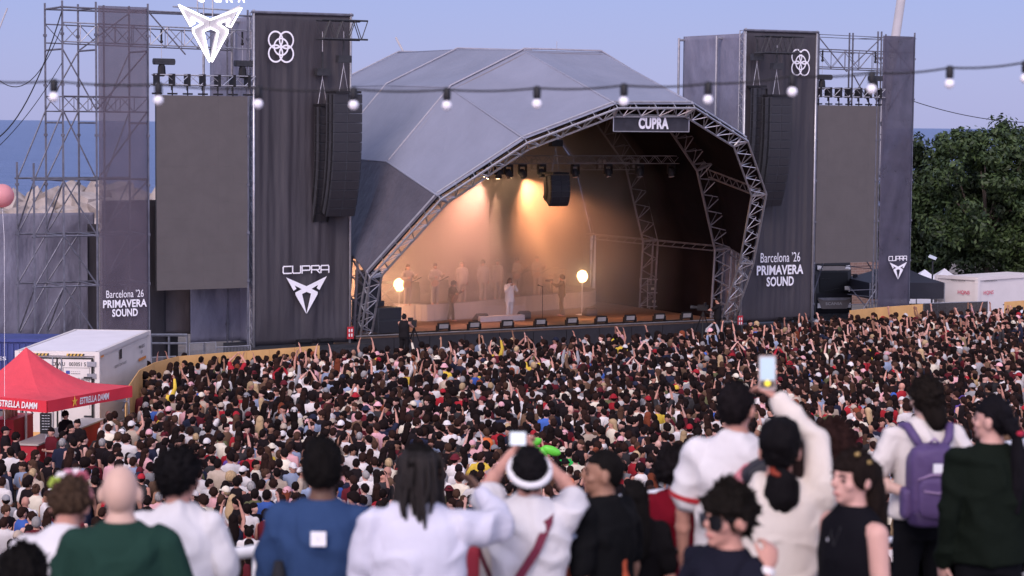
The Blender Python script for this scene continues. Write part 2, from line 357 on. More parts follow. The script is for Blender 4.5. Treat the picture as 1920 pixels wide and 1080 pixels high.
br=[]; zz=[13.2,10.4,7.8,5.2,2.6,.6]
for i in range(len(zz)-1):
    br.append((st(sR[2],2.1,zz[i]),st(sR[3],2.1,zz[i+1]))); br.append((st(sR[3],.3,zz[i]),st(sR[2],.3,zz[i+1])))
br+=[(st(sR[0],0,15),st(sR[1],0,13.3)),(st(sR[2],0,15),st(sR[1],0,13.3)),(st(sR[2],1.1,13.2),st(sR[0]+1,1.1,9.2)),(st(sR[2],0,2.6),st(sR[1],0,0)),(st(sR[2]+.2,0,15),st(sR[3],0,13.3))]
br+=[(st(sR[1]+.3,2.2,4.2),st(sR[0]+.9,2.2,1.0)),(st(sR[1]+.7,2.2,4.2),st(sR[0]+1.3,2.2,1.0))]
bars(t,br,'brace',DSTEEL,.032)
for dd in (0,2.2): lattice(t,st(sR[0],dd,14.35),st(sR[3],dd,14.3),.85,DSTEEL)
lattice(t,st(sR[2],2.1,10.7),st(sR[3],2.1,10.7),.75,DSTEEL)

# the two big cladded towers: dark scrim in front and a pale tarpaulin on the inner flank
scrim=mat('dark_banner_scrim',(.042,.036,.044),.55,.13,1.2,bump=.06,bsc=2.2,stretch=(1,1,.2),spec=.4)
tarp=mat('pale_grey_tarpaulin',(.17,.165,.225),.45,.12,.8,bump=.22,bsc=.9,stretch=(1,1,.6),spec=.4)
def cloth(O,U,V,w,h,amp,nu,nv,name,mt,parent,seed=0,fr=(1.0,.35),th=.012,label=None,cat=None,hang=0,group=None):
    """a hung sheet with folds and a real thickness; U right, V up, O lower left"""
    U=Vector(U);V=Vector(V);n=U.cross(V).normalized(); b=MB()
    def fn(off):
        def g(u,v):
            a=amp*(noise.noise(Vector((u*w*fr[0]+seed,v*h*fr[1],seed*1.7)))+.5*noise.noise(Vector((u*w*fr[0]*2.7+seed,v*h*fr[1]*1.5,9))))
            e=min(1,u*12,(1-u)*12,(1-v)*12+hang,v*12+hang)
            return Vector(O)+U*(u*w)+V*(v*h)+n*(a*max(0,e)+off)
        return g
    b.grid(fn(th),nu,nv); k=len(b.v)
    b2=MB(); b2.grid(fn(0),nu,nv); b.add(b2.v,[f[::-1] for f in b2.f])
    N1=nu+1
    for i in range(nu):
        b.f.append((i+1,i,k+i,k+i+1)); t0=nv*N1; b.f.append((t0+i,t0+i+1,k+t0+i+1,k+t0+i))
    for j in range(nv):
        b.f.append((j*N1,(j+1)*N1,k+(j+1)*N1,k+j*N1)); b.f.append(((j+1)*N1-1+N1,(j+1)*N1-1,k+(j+1)*N1-1,k+(j+1)*N1-1+N1))
    b.mi=[0]*len(b.f)
    return b.build(name,mt,parent,True,label=label,cat=cat,group=group)
def big_tower(s0_,s1_,side,lab,px_knot):
    t=empty('speaker_tower',st((s0_+s1_)/2,1.5,0),lab,'tower')
    zt=15.12; zb=1.25
    for s in (s0_,s1_):
        b=MB(); b.bar(st(s,-.05,.2),st(s,-.05,zt+.1),.055,8); b.build('pole',ALU,t,True)
    for s in (s0_,s1_):
        for dd in (2.3,5.5):
            b=MB(); b.bar(st(s,dd,0),st(s,dd,zt-.2),.06,6); b.build('pole',STEEL,t)
    lattice(t,st(s0_+.06,.15,zt),st(s0_+.06,.15,zb-1),.35,STEEL,up=N*-1,name='ladder_frame',r=.03)
    b=MB(); b.bar(st(s0_-.1,-.06,zt),st(s1_+.1,-.06,zt+.02),.06,8); b.build('top_beam',DSTEEL,t)
    for dd in (2.3,5.5): 
        b=MB(); b.bar(st(s0_,dd,zt-.3),st(s1_,dd,zt-.3),.06,6); b.build('ledger',STEEL,t)
    c=cloth(st(s0_+.02,-.02,zb),T,Z,s1_-s0_-.06,zt-zb-.03,.11,80,60,'banner',scrim,t,seed=side*5,fr=(1.6,.12))
    # flank tarpaulin running back from the inner left edge
    cloth(st(s0_+.35,5.6,zb),-N+T*0,Z,5.3,zt-.12-zb,.10,40,60,'flank_tarpaulin',tarp,t,seed=side*3+1,fr=(.5,.7))
    # podium with the base ledge
    b=MB(); b.box(st((s0_+s1_)/2+.2,.75,.6),(s1_-s0_+1.3,2.9,1.2),(T,N,Z)); b.build('podium',DARK,t)
    for k in range(4):
        b=MB(); b.box(st(s0_+.5+k*(s1_-s0_)/4,-.75,.55),((s1_-s0_)/4-.12,.12,1.0),(T,N,Z)); b.build('podium_panel',mat('black_panel',(.035,.033,.04),.5,.2,4),t)
    # rigging truss that carries the loudspeakers
    return t
s0L,s1L=psz(475,300)[0],psz(656,300)[0]; s0R,s1R=psz(1393,300)[0],psz(1526,300)[0]
TWL=big_tower(s0L,s1L,1,'big black cladded tower left of the stage with a white circle emblem on top','left')
TWR=big_tower(s0R,s1R,2,'big black cladded tower right of the stage with large white festival lettering','right')
def on_banner(px,py,off=.17): # point just in front of the banner plane
    P=pl(px,py,95); return P-N*(.02+off)
def banner_size(x0,x1,y0,y1):
    return abs(psz(x1,(y0+y1)/2)[0]-psz(x0,(y0+y1)/2)[0]), abs(psz((x0+x1)/2,y0)[1]-psz((x0+x1)/2,y1)[1])
def put(fn,x0,x1,y0,y1,parent,*a,**k):
    w,h=banner_size(x0,x1,y0,y1); return fn(on_banner((x0+x1)/2,(y0+y1)/2),T,Z,w,h,LOGOW,parent,*a,**k)
put(knot,499,547,59,117,TWL); put(knot,1479,1513,93,142,TWR)
put(cupra_word,526,614,498,511,TWL); put(emblem,533,609,518,587,TWL)
def puttext(body,x0,x1,y0,y1,parent,bold=0,off=.17):
    w,h=banner_size(x0,x1,y0,y1); return text_obj(body,on_banner((x0+x1)/2,(y0+y1)/2,off),T,Z,h,w,LOGOW,parent,bold=bold)
puttext("Barcelona ’26",1422,1496,473,491,TWR,0); puttext('PRIMAVERA',1415,1502,496.5,514.5,TWR,.03); puttext('SOUND',1433,1484,518,536,TWR,.03)
# mesh banner of the left scaffold (see-through) and narrow banner at the right edge
meshm=mat('see_through_banner_mesh',(.11,.09,.12),.7,.1,2,alpha=.60)
bl=cloth(st(sL[1]+.06,-.06,1.1),T,Z,sL[2]-sL[1]-.12,14.05,.05,20,50,'mesh_banner',meshm,None,seed=4,label='see-through grey mesh banner with white lettering on the left scaffold',cat='banner')
puttext("Barcelona ’26",196,266,543,557,bl,0,.2); puttext('PRIMAVERA',190,272,561,575.6,bl,.03,.2); puttext('SOUND',207,255,578,592.6,bl,.03,.2)
br_=cloth(st(sR[2]+.05,-.06,1.0),T,Z,sR[3]-sR[2]-.1,14.1,.09,20,60,'mesh_banner',mat('dark_see_through_mesh',(.075,.068,.10),.45,.2,1.5,alpha=.78,bump=.05),None,seed=8,fr=(.8,.6),label='narrow dark creased banner with a small white emblem at the far right',cat='banner')
put(cupra_word,1661,1695,480,488,br_); put(emblem,1663,1695,491,523,br_)
# pale sheet hanging behind the neon sign on the flank of the left tower
# dark backing behind lower half of the left mesh banner
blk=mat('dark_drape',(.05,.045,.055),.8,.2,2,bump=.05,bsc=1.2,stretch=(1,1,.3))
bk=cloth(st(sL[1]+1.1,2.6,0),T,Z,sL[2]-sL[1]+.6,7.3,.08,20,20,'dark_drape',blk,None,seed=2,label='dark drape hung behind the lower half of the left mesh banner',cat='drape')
# led screens hanging under trusses
ledm=mat('led_screen_face',(.098,.086,.087),.55,.06,1.5,emit=0)
def screen(x0,x1,y0,y1,lab):
    a,zt=psz(x0,y0);bb,_=psz(x1,y0);_,zb=psz(x0,y1)
    t=empty('video_screen',st((a+bb)/2,-.1,(zt+zb)/2),lab,'screen')
    ncol=6; nrow=int((zt-zb)/.667)
    # cabinets as one tiled face with fine joints
    b=MB(); b.box(st((a+bb)/2,.09,(zt+zb)/2),(bb-a,.12,zt-zb),(T,N,Z)); b.build('cabinet_back',DARK,t)
    b=MB(); cw=(bb-a)/ncol; ch=(zt-zb)/nrow
    for i in range(ncol):
        for j in range(nrow): b.box(st(a+(i+.5)*cw,0.0+random.uniform(-.002,.002),zb+(j+.5)*ch),(cw-.0012,.05,ch-.0012),(T,N,Z))
    b.build('display_face',ledm,t)
    b=MB()
    for i in range(ncol+1): b.bar(st(a+i*cw*.985+.03,.0,zt),st(a+i*cw*.985+.03,0,zt+.32),.03,5); b.box(st(a+i*cw*.985+.03,0,zt+.06),(cw*.6,.1,.07),(T,N,Z))
    b.build('hanging_bracket',BLACK,t)
    tr=boxtruss(st(a-.1,.05,zt+.62),st(bb+.25,.05,zt+.62),.4,'rigging_truss',ALU,None,label='short aluminium truss holding up the '+('left' if x0<900 else 'right')+' video screen',cat='truss',r=.025,n=9)
    for i in range(ncol+1):
        b=MB(); c=st(a+i*cw*.985+.03,.05,zt+.62); b.box(c,(.12,.46,.5),(T,N,Z)); b.box(c+Z*-.32,(.05,.1,.2),(T,N,Z)); b.build('clamp',BLACK,tr)
    for s in (a+.25,bb-.25):
        h=empty('chain_hoist',st(s,.05,zt+1.5),f"dark chain hoist above the {'left' if s<(a+bb)/2 else 'right'} end of the {'left' if x0<900 else 'right'} screen",'hoist')
        b=MB(); b.box(st(s+.1,.05,zt+1.35),(.85,.25,.22),(T,N,Z)); b.bar(st(s-.35,.05,zt+1.35),st(s+.55,.05,zt+1.35),.13,8); b.build('motor',DARK,h)
        b=MB(); b.lathe(st(s,.05,zt+.75),[(.1,0),(.17,.1),(.15,.4),(.1,.5)],8); b.build('chain_bag',BLACK,h)
        b=MB(); b.bar(st(s,.05,zt+1.4),st(s,.05,zt+2.2),.012,4); b.build('chain',STEEL,h)
        b=MB(); b.bar(st(s,.05,zt+2.2),st(s,.05,14.3),.045,5); b.ball(st(s,.05,zt+2.15),.07,6,4); b.build('sling',BLACK,h)
    return t
screen(293,466,178,545,'tall blank dark grey video screen on the left scaffold')
screen(1534,1648,197,494,'tall blank dark grey video screen on the right scaffold')
# neon emblem on top of the left structure
neon=mat('neon_tube',(1,1,1),.3,0,1,emit=2.2,ecol=(1,.97,1)); npl=mat('grey_sign_plate',(.42,.40,.42),.5,.05,3)
t=empty('neon_sign',on_banner(380,60,.8),'glowing white neon emblem shaped like two crossed arrowheads above the left screen','sign')
def npt(x,y,o=.8): return on_banner(300+x/5.4,y/5.4,o)
OUT=[(118,62),(431,207),(745,92),(640,280),(598,266),(628,200),(512,246),(608,312),(604,345),(452,626)]
LFT=[(118,62),(232,268),(275,240),(248,187),(355,246),(258,298),(262,335),(422,626)]
INN=[(449,618),(511,335),(508,325),(434,290),(362,325),(365,340),(426,618)]
for pts in (OUT,LFT,INN):
    b=MB()
    for a_,c_ in zip(pts,pts[1:]): b.bar(npt(*a_),npt(*c_),.036,8)
    for a_ in pts: b.ball(npt(*a_),.037,8,5)
    b.build('neon_tube',neon,t,True)
for side in (0,1):
    b=MB(); P=LOGO_L if not side else [(863-x+2,y) for x,y in LOGO_L][::-1]
    b.slab([npt(x,y,.72) for x,y in P],N*.12); fixn(b.build('sign_plate',npl,t))
b=MB()
for x in (350,412,503): b.bar(npt(x,-60,.3),npt(x,205,.3),.03,5)
b.bar(npt(100,70,.3),npt(745,110,.3),.03,5); b.build('sign_frame',STEEL,t)
# the lit letters on top of it, of which only the feet enter the frame
w=empty('neon_lettering',npt(560,-20),'lower edge of lit white letters cut off by the photo top above the neon emblem','sign')
for x,c_ in ((355,'C'),(520,'U'),(575,'P'),(645,'R'),(765,'A')): text_obj(c_,npt(x,-22,.6),T,Z,.42,.3,neon,w,bold=.02)
# ================================================================== STAGE ROOF (a fan of trussed arches)
PD=1.0                                   # pivot line of the arches, metres behind the tower plane
PV=Vector((0,96,0))
def arch_pt(c,a,r,phi,h0=1.2,dd=0): return PV+T*(c+a-96*T.y)+(-N)*(r*sin(phi))+N*dd+Z*(h0+r*cos(phi))
def arch_px(px,py,phi):                  # a pixel put on the leaning arch plane -> (a,r) about c=49.83
    V_=-N*sin(phi)+Z*cos(phi); n_=T.cross(V_); O_=PV+Z*1.2; dr=ray(px,py); P=CC+dr*((O_-CC).dot(n_)/dr.dot(n_))
    q=P-O_; return q.dot(T)+96*T.y-49.83, q.dot(V_)
phi1=.69; phi2=.09
A1=[arch_px(x,y,phi1) for x,y in ((670,640),(691,515),(823,368),(985,262),(1155,197),(1300,197),(1398,259),(1433,358),(1409,488),(1372,600))]
half=[(9.9,-1.0),(9.85,3.68),(8.42,7.72),(5.55,10.92),(2.0,12.6)]
A2=[(-a,r) for a,r in half]+[(a,r) for a,r in half[::-1]]
A2[3]=(A2[3][0]-.05,A2[3][1]); 
def inset(P,h):
    out=[]
    for i in range(len(P)):
        p=Vector(P[i]); a=Vector(P[max(0,i-1)]); c=Vector(P[min(len(P)-1,i+1)])
        d1=(p-a).normalized() if i>0 else (c-p).normalized(); d2=(c-p).normalized() if i<len(P)-1 else d1
        n1=Vector((d1.y,-d1.x)); n2=Vector((d2.y,-d2.x)); nn=(n1+n2).normalized(); out.append(p+nn*(h/max(.4,nn.dot(n1))))
    return out
roof=empty('stage_roof',tuple(arch_pt(49.83,0,-1.2,0)),'domed grey fabric stage roof on folding aluminium arches','stage roof')
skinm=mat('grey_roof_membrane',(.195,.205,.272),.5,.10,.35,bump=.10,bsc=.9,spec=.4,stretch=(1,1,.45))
skind=mat('shaded_side_membrane',(.085,.078,.10),.5,.15,.8,bump=.08,bsc=2)  # same cloth; shade on the steeper lower panels is put into the colour
linm=mat('black_inner_liner',(.009,.007,.0095),.9,.25,1,spec=.05)
seamm=mat('pale_keder_seam',(.30,.29,.34),.5,.1,4)
def P3(A,i,phi,dd=0,sc=1.0,off=0): return arch_pt(49.83,A[i][0],A[i][1]*sc,phi,dd=dd)
TRD=mat('shaded_truss',(.20,.18,.20),.5,.15,5,metal=.4)  # inner arch truss, its dimness under the roof put into the colour
def arch_truss(A,phi,dd=0,sc=1.0,name='arch_truss',h=.62,wd=.42,mt=ALU,r=.05):
    b=MB(); A_=[(a,r_*sc) for a,r_ in A]; I=inset(A_,h); V_=-N*sin(phi)+Z*cos(phi); n_=T.cross(V_).normalized()
    o=[arch_pt(49.83,a,r_,phi,dd=dd) for a,r_ in A_]; inn=[arch_pt(49.83,a,r_,phi,dd=dd) for a,r_ in I]
    for i in range(len(A)-1):
        for off in (-wd/2,wd/2): b.bar(o[i]+n_*off,o[i+1]+n_*off,r,6)
        b.bar(inn[i],inn[i+1],r,6)
        L=(o[i+1]-o[i]).length; k=max(2,int(L/.85))
        for j in range(k):
            p=o[i].lerp(o[i+1],j/k); q=inn[i].lerp(inn[i+1],(j+.5)/k); p2=o[i].lerp(o[i+1],(j+1)/k)
            for off in (-wd/2,wd/2):
                b.bar(p+n_*off,q,r*.5,4); b.bar(q,p2+n_*off,r*.5,4)
            b.bar(p-n_*wd/2,p+n_*wd/2,r*.5,4)
    for i in range(1,len(A)-1):
        for off in (-wd/2,wd/2): b.bar(o[i]+n_*off,inn[i],r*1.1,5)
    for i in (0,len(A)-1): b.box(inn[i].lerp(o[i],.5)-Z*.0,(.9,.6,.08),(T,N,Z))
    return b.build(name,mt,roof)
arch_truss(A1,phi1)
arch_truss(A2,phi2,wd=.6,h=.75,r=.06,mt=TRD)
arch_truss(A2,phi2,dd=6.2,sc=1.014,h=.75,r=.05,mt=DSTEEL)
arch_truss(A2,phi2,dd=12.2,sc=1.014,h=.75,r=.05,mt=DSTEEL)  # rear arches take the dark steel so their shade sits in the colour
def skin(i,Aa,pa,da,sa,Ab,pb,db,sb,name,mt,off=.0,nu=6,nv=8,sag=.0,lift=0):
    a0,a1=P3(Aa,i,pa,da,sa),P3(Aa,i+1,pa,da,sa); b0,b1=P3(Ab,i,pb,db,sb),P3(Ab,i+1,pb,db,sb)
    cen=arch_pt(49.83,0,4,0,dd=(da+db)/2); nrm=((a1-a0).cross(b0-a0)).normalized()
    if nrm.dot((a0+b1)/2-cen)<0: nrm=-nrm
    b=MB()
    def g(o):
        def f(u,v):
            # two flat triangles meeting on a diagonal crease, as cut cloth panels lie
            if i<5:
                P=(a0+(a1-a0)*u+(b1-a1)*v) if u>=v else (a0+(b0-a0)*v+(b1-b0)*u)
            else:
                uu=1-u; P=(a1+(a0-a1)*uu+(b0-a0)*v) if uu>=v else (a1+(b1-a1)*v+(b0-b1)*uu)
            s_=sin(pi*u)*sin(pi*v)
            return P+nrm*(o-sag*s_+lift+(.08*v if (da==0 and off>0 and pa!=pb) else 0))
        return f
    b.grid(g(off+.01),nu,nv); k=len(b.v); c=MB(); c.grid(g(off),nu,nv); b.add(c.v,[q[::-1] for q in c.f])
    return b.build(name,mt,roof)
for i in range(1,8):
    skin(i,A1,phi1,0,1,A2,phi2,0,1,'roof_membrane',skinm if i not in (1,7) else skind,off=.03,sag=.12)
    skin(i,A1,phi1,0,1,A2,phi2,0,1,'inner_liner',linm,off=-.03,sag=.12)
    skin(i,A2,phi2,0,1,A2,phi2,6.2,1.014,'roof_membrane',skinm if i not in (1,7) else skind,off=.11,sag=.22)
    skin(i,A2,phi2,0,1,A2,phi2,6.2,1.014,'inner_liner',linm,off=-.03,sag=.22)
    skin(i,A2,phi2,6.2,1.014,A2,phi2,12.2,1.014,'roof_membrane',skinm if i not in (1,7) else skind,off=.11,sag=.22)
    skin(i,A2,phi2,6.2,1.014,A2,phi2,12.2,1.014,'inner_liner',linm,off=-.03,sag=.22)
# raised air cushions at the back that show above the ridge line
def ridge(dd,sc,x0,x1):
    b=MB(); Q=[arch_pt(49.83,a,r*sc,phi2,dd=dd) for a,r in A2[x0:x1+1]]
    b.tube([q+Z*.12 for q in Q],.045,6); return b.build('keder_seam',seamm,roof,True)
ridge(-.05,1.006,1,8); ridge(6.2,1.02,1,8); ridge(12.2,1.02,1,8)
# welded seams where the cloth panels meet
for i in range(2,8):
    pts=[P3(A1,i,phi1),P3(A2,i,phi2),P3(A2,i,phi2,6.2,1.014),P3(A2,i,phi2,12.2,1.014)]; cen=arch_pt(49.83,0,3,0,dd=4)
    b=MB(); q=[]
    for k,p in enumerate(pts): up_=(p-(cen+N*(k*3))); up_-=N*up_.dot(N); q.append(p+up_.normalized()*(.05 if k==0 else .10))
    b.tube(q,.055,6); b.build('panel_seam',skinm,roof,True)
# rear wall drape, and a black sheet added to darken the open right wing
def backwall():
    b=MB(); Q=[arch_pt(49.83,a*.985,r*.985,phi2,dd=12.1) for a,r in A2[1:9]]; Q=[Vector((Q[0].x,Q[0].y,1.0))]+Q+[Vector((Q[-1].x,Q[-1].y,1.0))]
    b.slab(Q,N*.05); return fixn(b.build('rear_wall',linm,roof))
backwall()
for i in (8,):
    b=MB(); a0=arch_pt(49.83,A2[i][0]+.25,A2[i][1],phi2,dd=1.2); 
    b.slab([a0+Z*.0,a0+N*11,Vector(((a0+N*11).x,(a0+N*11).y,.1)),Vector((a0.x,a0.y,.1))],T*.04)
    fixn(b.build('dark_wing_sheet',linm,roof))
# eave beams linking the arches
for i in (1,8):
    b=MB()
    p0=P3(A1,i,phi1); p1=P3(A2,i,phi2); p2=P3(A2,i,phi2,12.2)
    b.bar(p0,p1,.05,6); b.bar(p0-Z*.45,p1-Z*.3,.04,6); b.bar(p1,p2,.06,6); b.bar(p1-Z*.25,p2-Z*.25,.035,6)
    for k in range(14): b.bar(p1.lerp(p2,k/14),p1.lerp(p2,(k+.5)/14)-Z*.25,.02,4)
    b.build('eave_beam',DSTEEL,roof)
for i in (7,2):
    p0=P3(A1,i,phi1); p1=P3(A2,i,phi2)-Z*.35; b=MB(); dn=Z*-.35
    b.bar(p0,p1,.045,6); b.bar(p0+dn,p1+dn,.045,6)
    for k in range(8): b.bar(p0.lerp(p1,k/8),p0.lerp(p1,(k+.5)/8)+dn,.022,4); b.bar(p0.lerp(p1,(k+.5)/8)+dn,p0.lerp(p1,(k+1)/8),.022,4)
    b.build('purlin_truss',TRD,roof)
# name board under the crown of the front arch
def a1pl(px,py,off=.0):
    V_=-N*sin(phi1)+Z*cos(phi1); n_=T.cross(V_); O_=PV+Z*1.2; dr=ray(px,py); return CC+dr*((O_-CC).dot(n_)/dr.dot(n_))
O=a1pl(1218,231); wv=(a1pl(1289,231)-a1pl(1147,231)).length
dep=O; hV=Z
hh=.71
bs=empty('name_board',tuple(O-N*.15),'dark banner with bold white lettering under the crown of the front arch','banner')
bm_=mat('black_banner',(.035,.032,.042),.5,.25,2,bump=.04,bsc=1.5)
b=MB(); b.slab([O-N*.15+T*(x*wv/2)+Z*(y*hh/2) for x,y in ((-1,-1),(1,-1),(1,1),(-1,1))],N*.02); fixn(b.build('board',bm_,bs))
b=MB()
for s_ in (-1,1):
    b.bar(O-N*.15+T*(s_*wv/2)+Z*-hh/2,O-N*.15+T*(s_*wv/2)+Z*hh/2,.025,5); b.bar(O-N*.15+T*(-wv/2)+Z*(s_*hh/2),O-N*.15+T*(wv/2)+Z*(s_*hh/2),.022,5)
b.build('board_frame',ALU,bs)
text_obj('CUPRA',O-N*.19+T*.08,T,Z,.50,1.42*wv/3.55,LOGOW,bs,bold=.05)

# ================================================================== DECK
DZ=(sdz(pl(705,629,95))[2]+sdz(pl(1320,601,95))[2])/2
def ond(px,py,z=None): return onz(px,py,DZ if z is None else z)
woodm=mat('stage_plywood',(.12,.072,.052),.6,.25,2.5,bump=.01,bsc=6)
SL,SR=-7.9,11.4       # stage run along the front
b=MB(); b.box(st((SL+SR)/2+.2,5.9,DZ-.06),(SR-SL,11.7,.12),(T,N,Z))
dk=b.build('stage_deck',woodm,None,label='wide raised stage platform with a warm lit plywood floor',cat='stage')
b=MB()
for k in range(11): b.box(st(SL+.3+(k+.5)*(SR-SL)/11,.1,(DZ-.13)/2),((SR-SL)/11-.03,.06,DZ-.13),(T,N,Z))
b.build('front_fascia',mat('black_fascia',(.03,.027,.033),.6,.2,2),dk)
b=MB(); b.bar(st(SL+.2,.02,DZ+.005),st(SR-.2,.02,DZ+.005),.025,6); b.build('edge_strip',ALU,dk)
for s in (SL+.4,SR): 
    b=MB(); b.box(st(s,5.9,(DZ-.13)/2),(.06,11.4,DZ-.13),(T,N,Z)); b.build('side_fascia',BLACK,dk)
# curved band riser dressed in gathered pale cloth
sheet=mat('pale_gathered_cloth',(.50,.42,.42),.85,.08,3)
r0=[psz(*q,z) for q,z in (((735,573),97.5),((1112,545),100))]
RZ=DZ+.78
pathpx=[(738,600),(800,603),(880,598),(960,588),(1040,581),(1105,576),(1118,570)]
path=[ond(x,y) for x,y in pathpx]
ris=empty('band_riser',tuple(ond(900,590)),'long low riser with a curved front of gathered pale cloth','riser')
def along(t):
    k=t*(len(path)-1); i=min(int(k),len(path)-2); return path[i].lerp(path[i+1],k-i)
b=MB(); nu=240
def f(u,v):
    p=along(u); return p+(-N)*(.035*sin(u*150)+.02*sin(u*377)-.03)*(1-v*.6)+Z*(.01+(RZ-DZ-.01)*v)
b.grid(f,nu,4); k=len(b.v); c=MB(); c.grid(lambda u,v:f(u,v)+N*.02,nu,4); b.add(c.v,[q[::-1] for q in c.f]); b.build('cloth_skirt',sheet,ris,True)
b=MB(); b.slab([along(i/20)+N*.06+Z*(RZ-DZ-.02) for i in range(21)]+[along(1)+N*5+Z*(RZ-DZ-.02),along(0)+N*6+Z*(RZ-DZ-.02)],Z*.04); fixn(b.build('riser_top',mat('riser_carpet',(.10,.07,.06),.9,.1,3),ris))
for i,(x,y,hh_) in enumerate([(943,590,.5),(935,598,.25)]):
    P=ond(x-5,y+2)-N*(.15+.3*i); b=MB(); b.box(P+Z*hh_/2,(2.4,.34,hh_),(T,N,Z)); b.build('step',sheet,ris)
# pale projection cloths hung at the back of the stage
wcl=mat('pale_backdrop_cloth',(.55,.47,.47),.9,.06,2)
a=pl(735,430,106); 
q0=psz(700,560,106); q1=psz(945,320,106)
cloth(st(sdz(pl(690,560,106))[0],11,DZ),T,Z,sdz(pl(946,400,106))[0]-sdz(pl(690,560,106))[0],7.4,.08,50,10,'backdrop_cloth',wcl,None,seed=12,fr=(1.2,.1),label='pale cloth hung across the left half of the stage rear wall',cat='backdrop')
# stage smoke lit by the spotlights: an even body of haze inside the hood
SMK=.20
vm=bpy.data.materials.new('stage_smoke'); vm.use_nodes=True; n=vm.node_tree; n.nodes.clear(); vo=n.nodes.new('ShaderNodeOutputMaterial'); pv_=n.nodes.new('ShaderNodeVolumePrincipled')
pv_.inputs['Color'].default_value=(.95,.84,.80,1); pv_.inputs['Anisotropy'].default_value=.0; n.links.new(pv_.outputs[0],vo.inputs['Volume'])
# the smoke drifts from the left wing and thins out towards the right
tc=n.nodes.new('ShaderNodeTexCoord'); dp=n.nodes.new('ShaderNodeVectorMath'); dp.operation='DOT_PRODUCT'; dp.inputs[1].default_value=tuple(T); n.links.new(tc.outputs['Object'],dp.inputs[0])
mr=n.nodes.new('ShaderNodeMapRange'); mr.interpolation_type='SMOOTHSTEP'; s_mid=(Vector((0,95,0))).dot(T); mr.inputs['From Min'].default_value=s_mid+12.5; mr.inputs['From Max'].default_value=s_mid+4.0; mr.inputs['To Min'].default_value=.006; mr.inputs['To Max'].default_value=SMK
n.links.new(dp.outputs['Value'],mr.inputs['Value'])
nz=n.nodes.new('ShaderNodeTexNoise'); nz.inputs['Scale'].default_value=.35; nz.inputs['Detail'].default_value=2; n.links.new(tc.outputs['Object'],nz.inputs['Vector'])
m2=n.nodes.new('ShaderNodeMapRange'); m2.inputs['From Min'].default_value=.3; m2.inputs['From Max'].default_value=.7; m2.inputs['To Min'].default_value=.55; m2.inputs['To Max'].default_value=1.45; n.links.new(nz.outputs[0],m2.inputs['Value'])
mu=n.nodes.new('ShaderNodeMath'); mu.operation='MULTIPLY'; n.links.new(mr.outputs[0],mu.inputs[0]); n.links.new(m2.outputs[0],mu.inputs[1]); n.links.new(mu.outputs[0],pv_.inputs['Density'])
SC.cycles.volume_step_rate=1.0; SC.cycles.volume_max_steps=64
b=MB(); Q=[]
for a_,r_ in [(-9.0,DZ-1.05),(-9.0,3.4),(-7.7,7.0),(-5.0,9.9),(-1.8,11.2),(1.8,11.2),(5.0,9.9),(7.7,7.0),(9.0,3.4),(9.0,DZ-1.05)]: Q.append(arch_pt(49.83,a_,r_,0,dd=2.1))
b.slab(Q,N*8.0); sm=fixn(b.build('stage_smoke',vm,kind='stuff')); 
# lighting truss with moving heads
lampg=mat('lamp_glow',(1,.7,.4),.4,0,1,emit=60,ecol=(1,.66,.36)); eyeg=mat('dim_lens',(.35,.33,.36),.2,0,1)
def head_lamp(P,lab,lit=None,size=22,aim=None,lcol=(1,.50,.22)):
    t=empty('moving_head_lamp',tuple(P),lab,'stage light','stage lights on the trusses')
    b=MB(); b.box(P+Z*-.06,(.34,.26,.12),(T,N,Z)); b.build('base',BLACK,t)
    for s in (-1,1): b=MB(); b.box(P+T*(.19*s)+Z*-.28,(.05,.14,.40),(T,N,Z)); b.build('yoke_arm',BLACK,t)
    D=(aim or (Z*-1+N*-.25)).normalized(); c=P+Z*-.42; b=MB(); b.lathe(c-D*.2,[(.08,0),(.15,.05),(.17,.2),(.15,.34),(.17,.40)],10,D); hb=b.build('lamp_head',DARK,t)
    b=MB(); b.lathe(c-D*-.20,[(.13,0),(.13,.015)],12,D); b.build('lens',lampg if lit else eyeg,hb)
    if lit:
        L=bpy.data.lights.new('stage_spot','SPOT'); L.energy=lit; L.color=lcol; L.spot_size=radians(size); L.spot_blend=.8; L.shadow_soft_size=.12
        o=bpy.data.objects.new('stage_spot',L); COL.objects.link(o); o.parent=hb; Pw=c+D*.3
        o.location=wmat(hb).inverted()@Pw; o.rotation_euler=(-D).to_track_quat('Z','Y').to_euler()
z1=psz(950,312,98.5)[1]
TR=[]
for k,(zz0,ya,yb,xa,xb) in enumerate([(98.0,303,296,880,1270),(102.5,318,305,985,1262)]):
    p=pl(xa,ya,zz0); q=pl(xb,yb,zz0); zc=(p.z+q.z)/2; p.z=q.z=zc
    TR.append((p,q)); boxtruss(p,q,.36,'lighting_truss',ALU if k==0 else STEEL,None,label=['front lighting truss crossing under the roof of the stage','rear lighting truss seen through the haze under the stage roof'][k],cat='truss',group='lighting trusses',r=.022)
def at_truss(k,px):
    p,q=TR[k]; best=min((abs(proj(p.lerp(q,i/200))[0]-px),i) for i in range(201))[1]; return p.lerp(q,best/200)-Z*.2
SP=3900
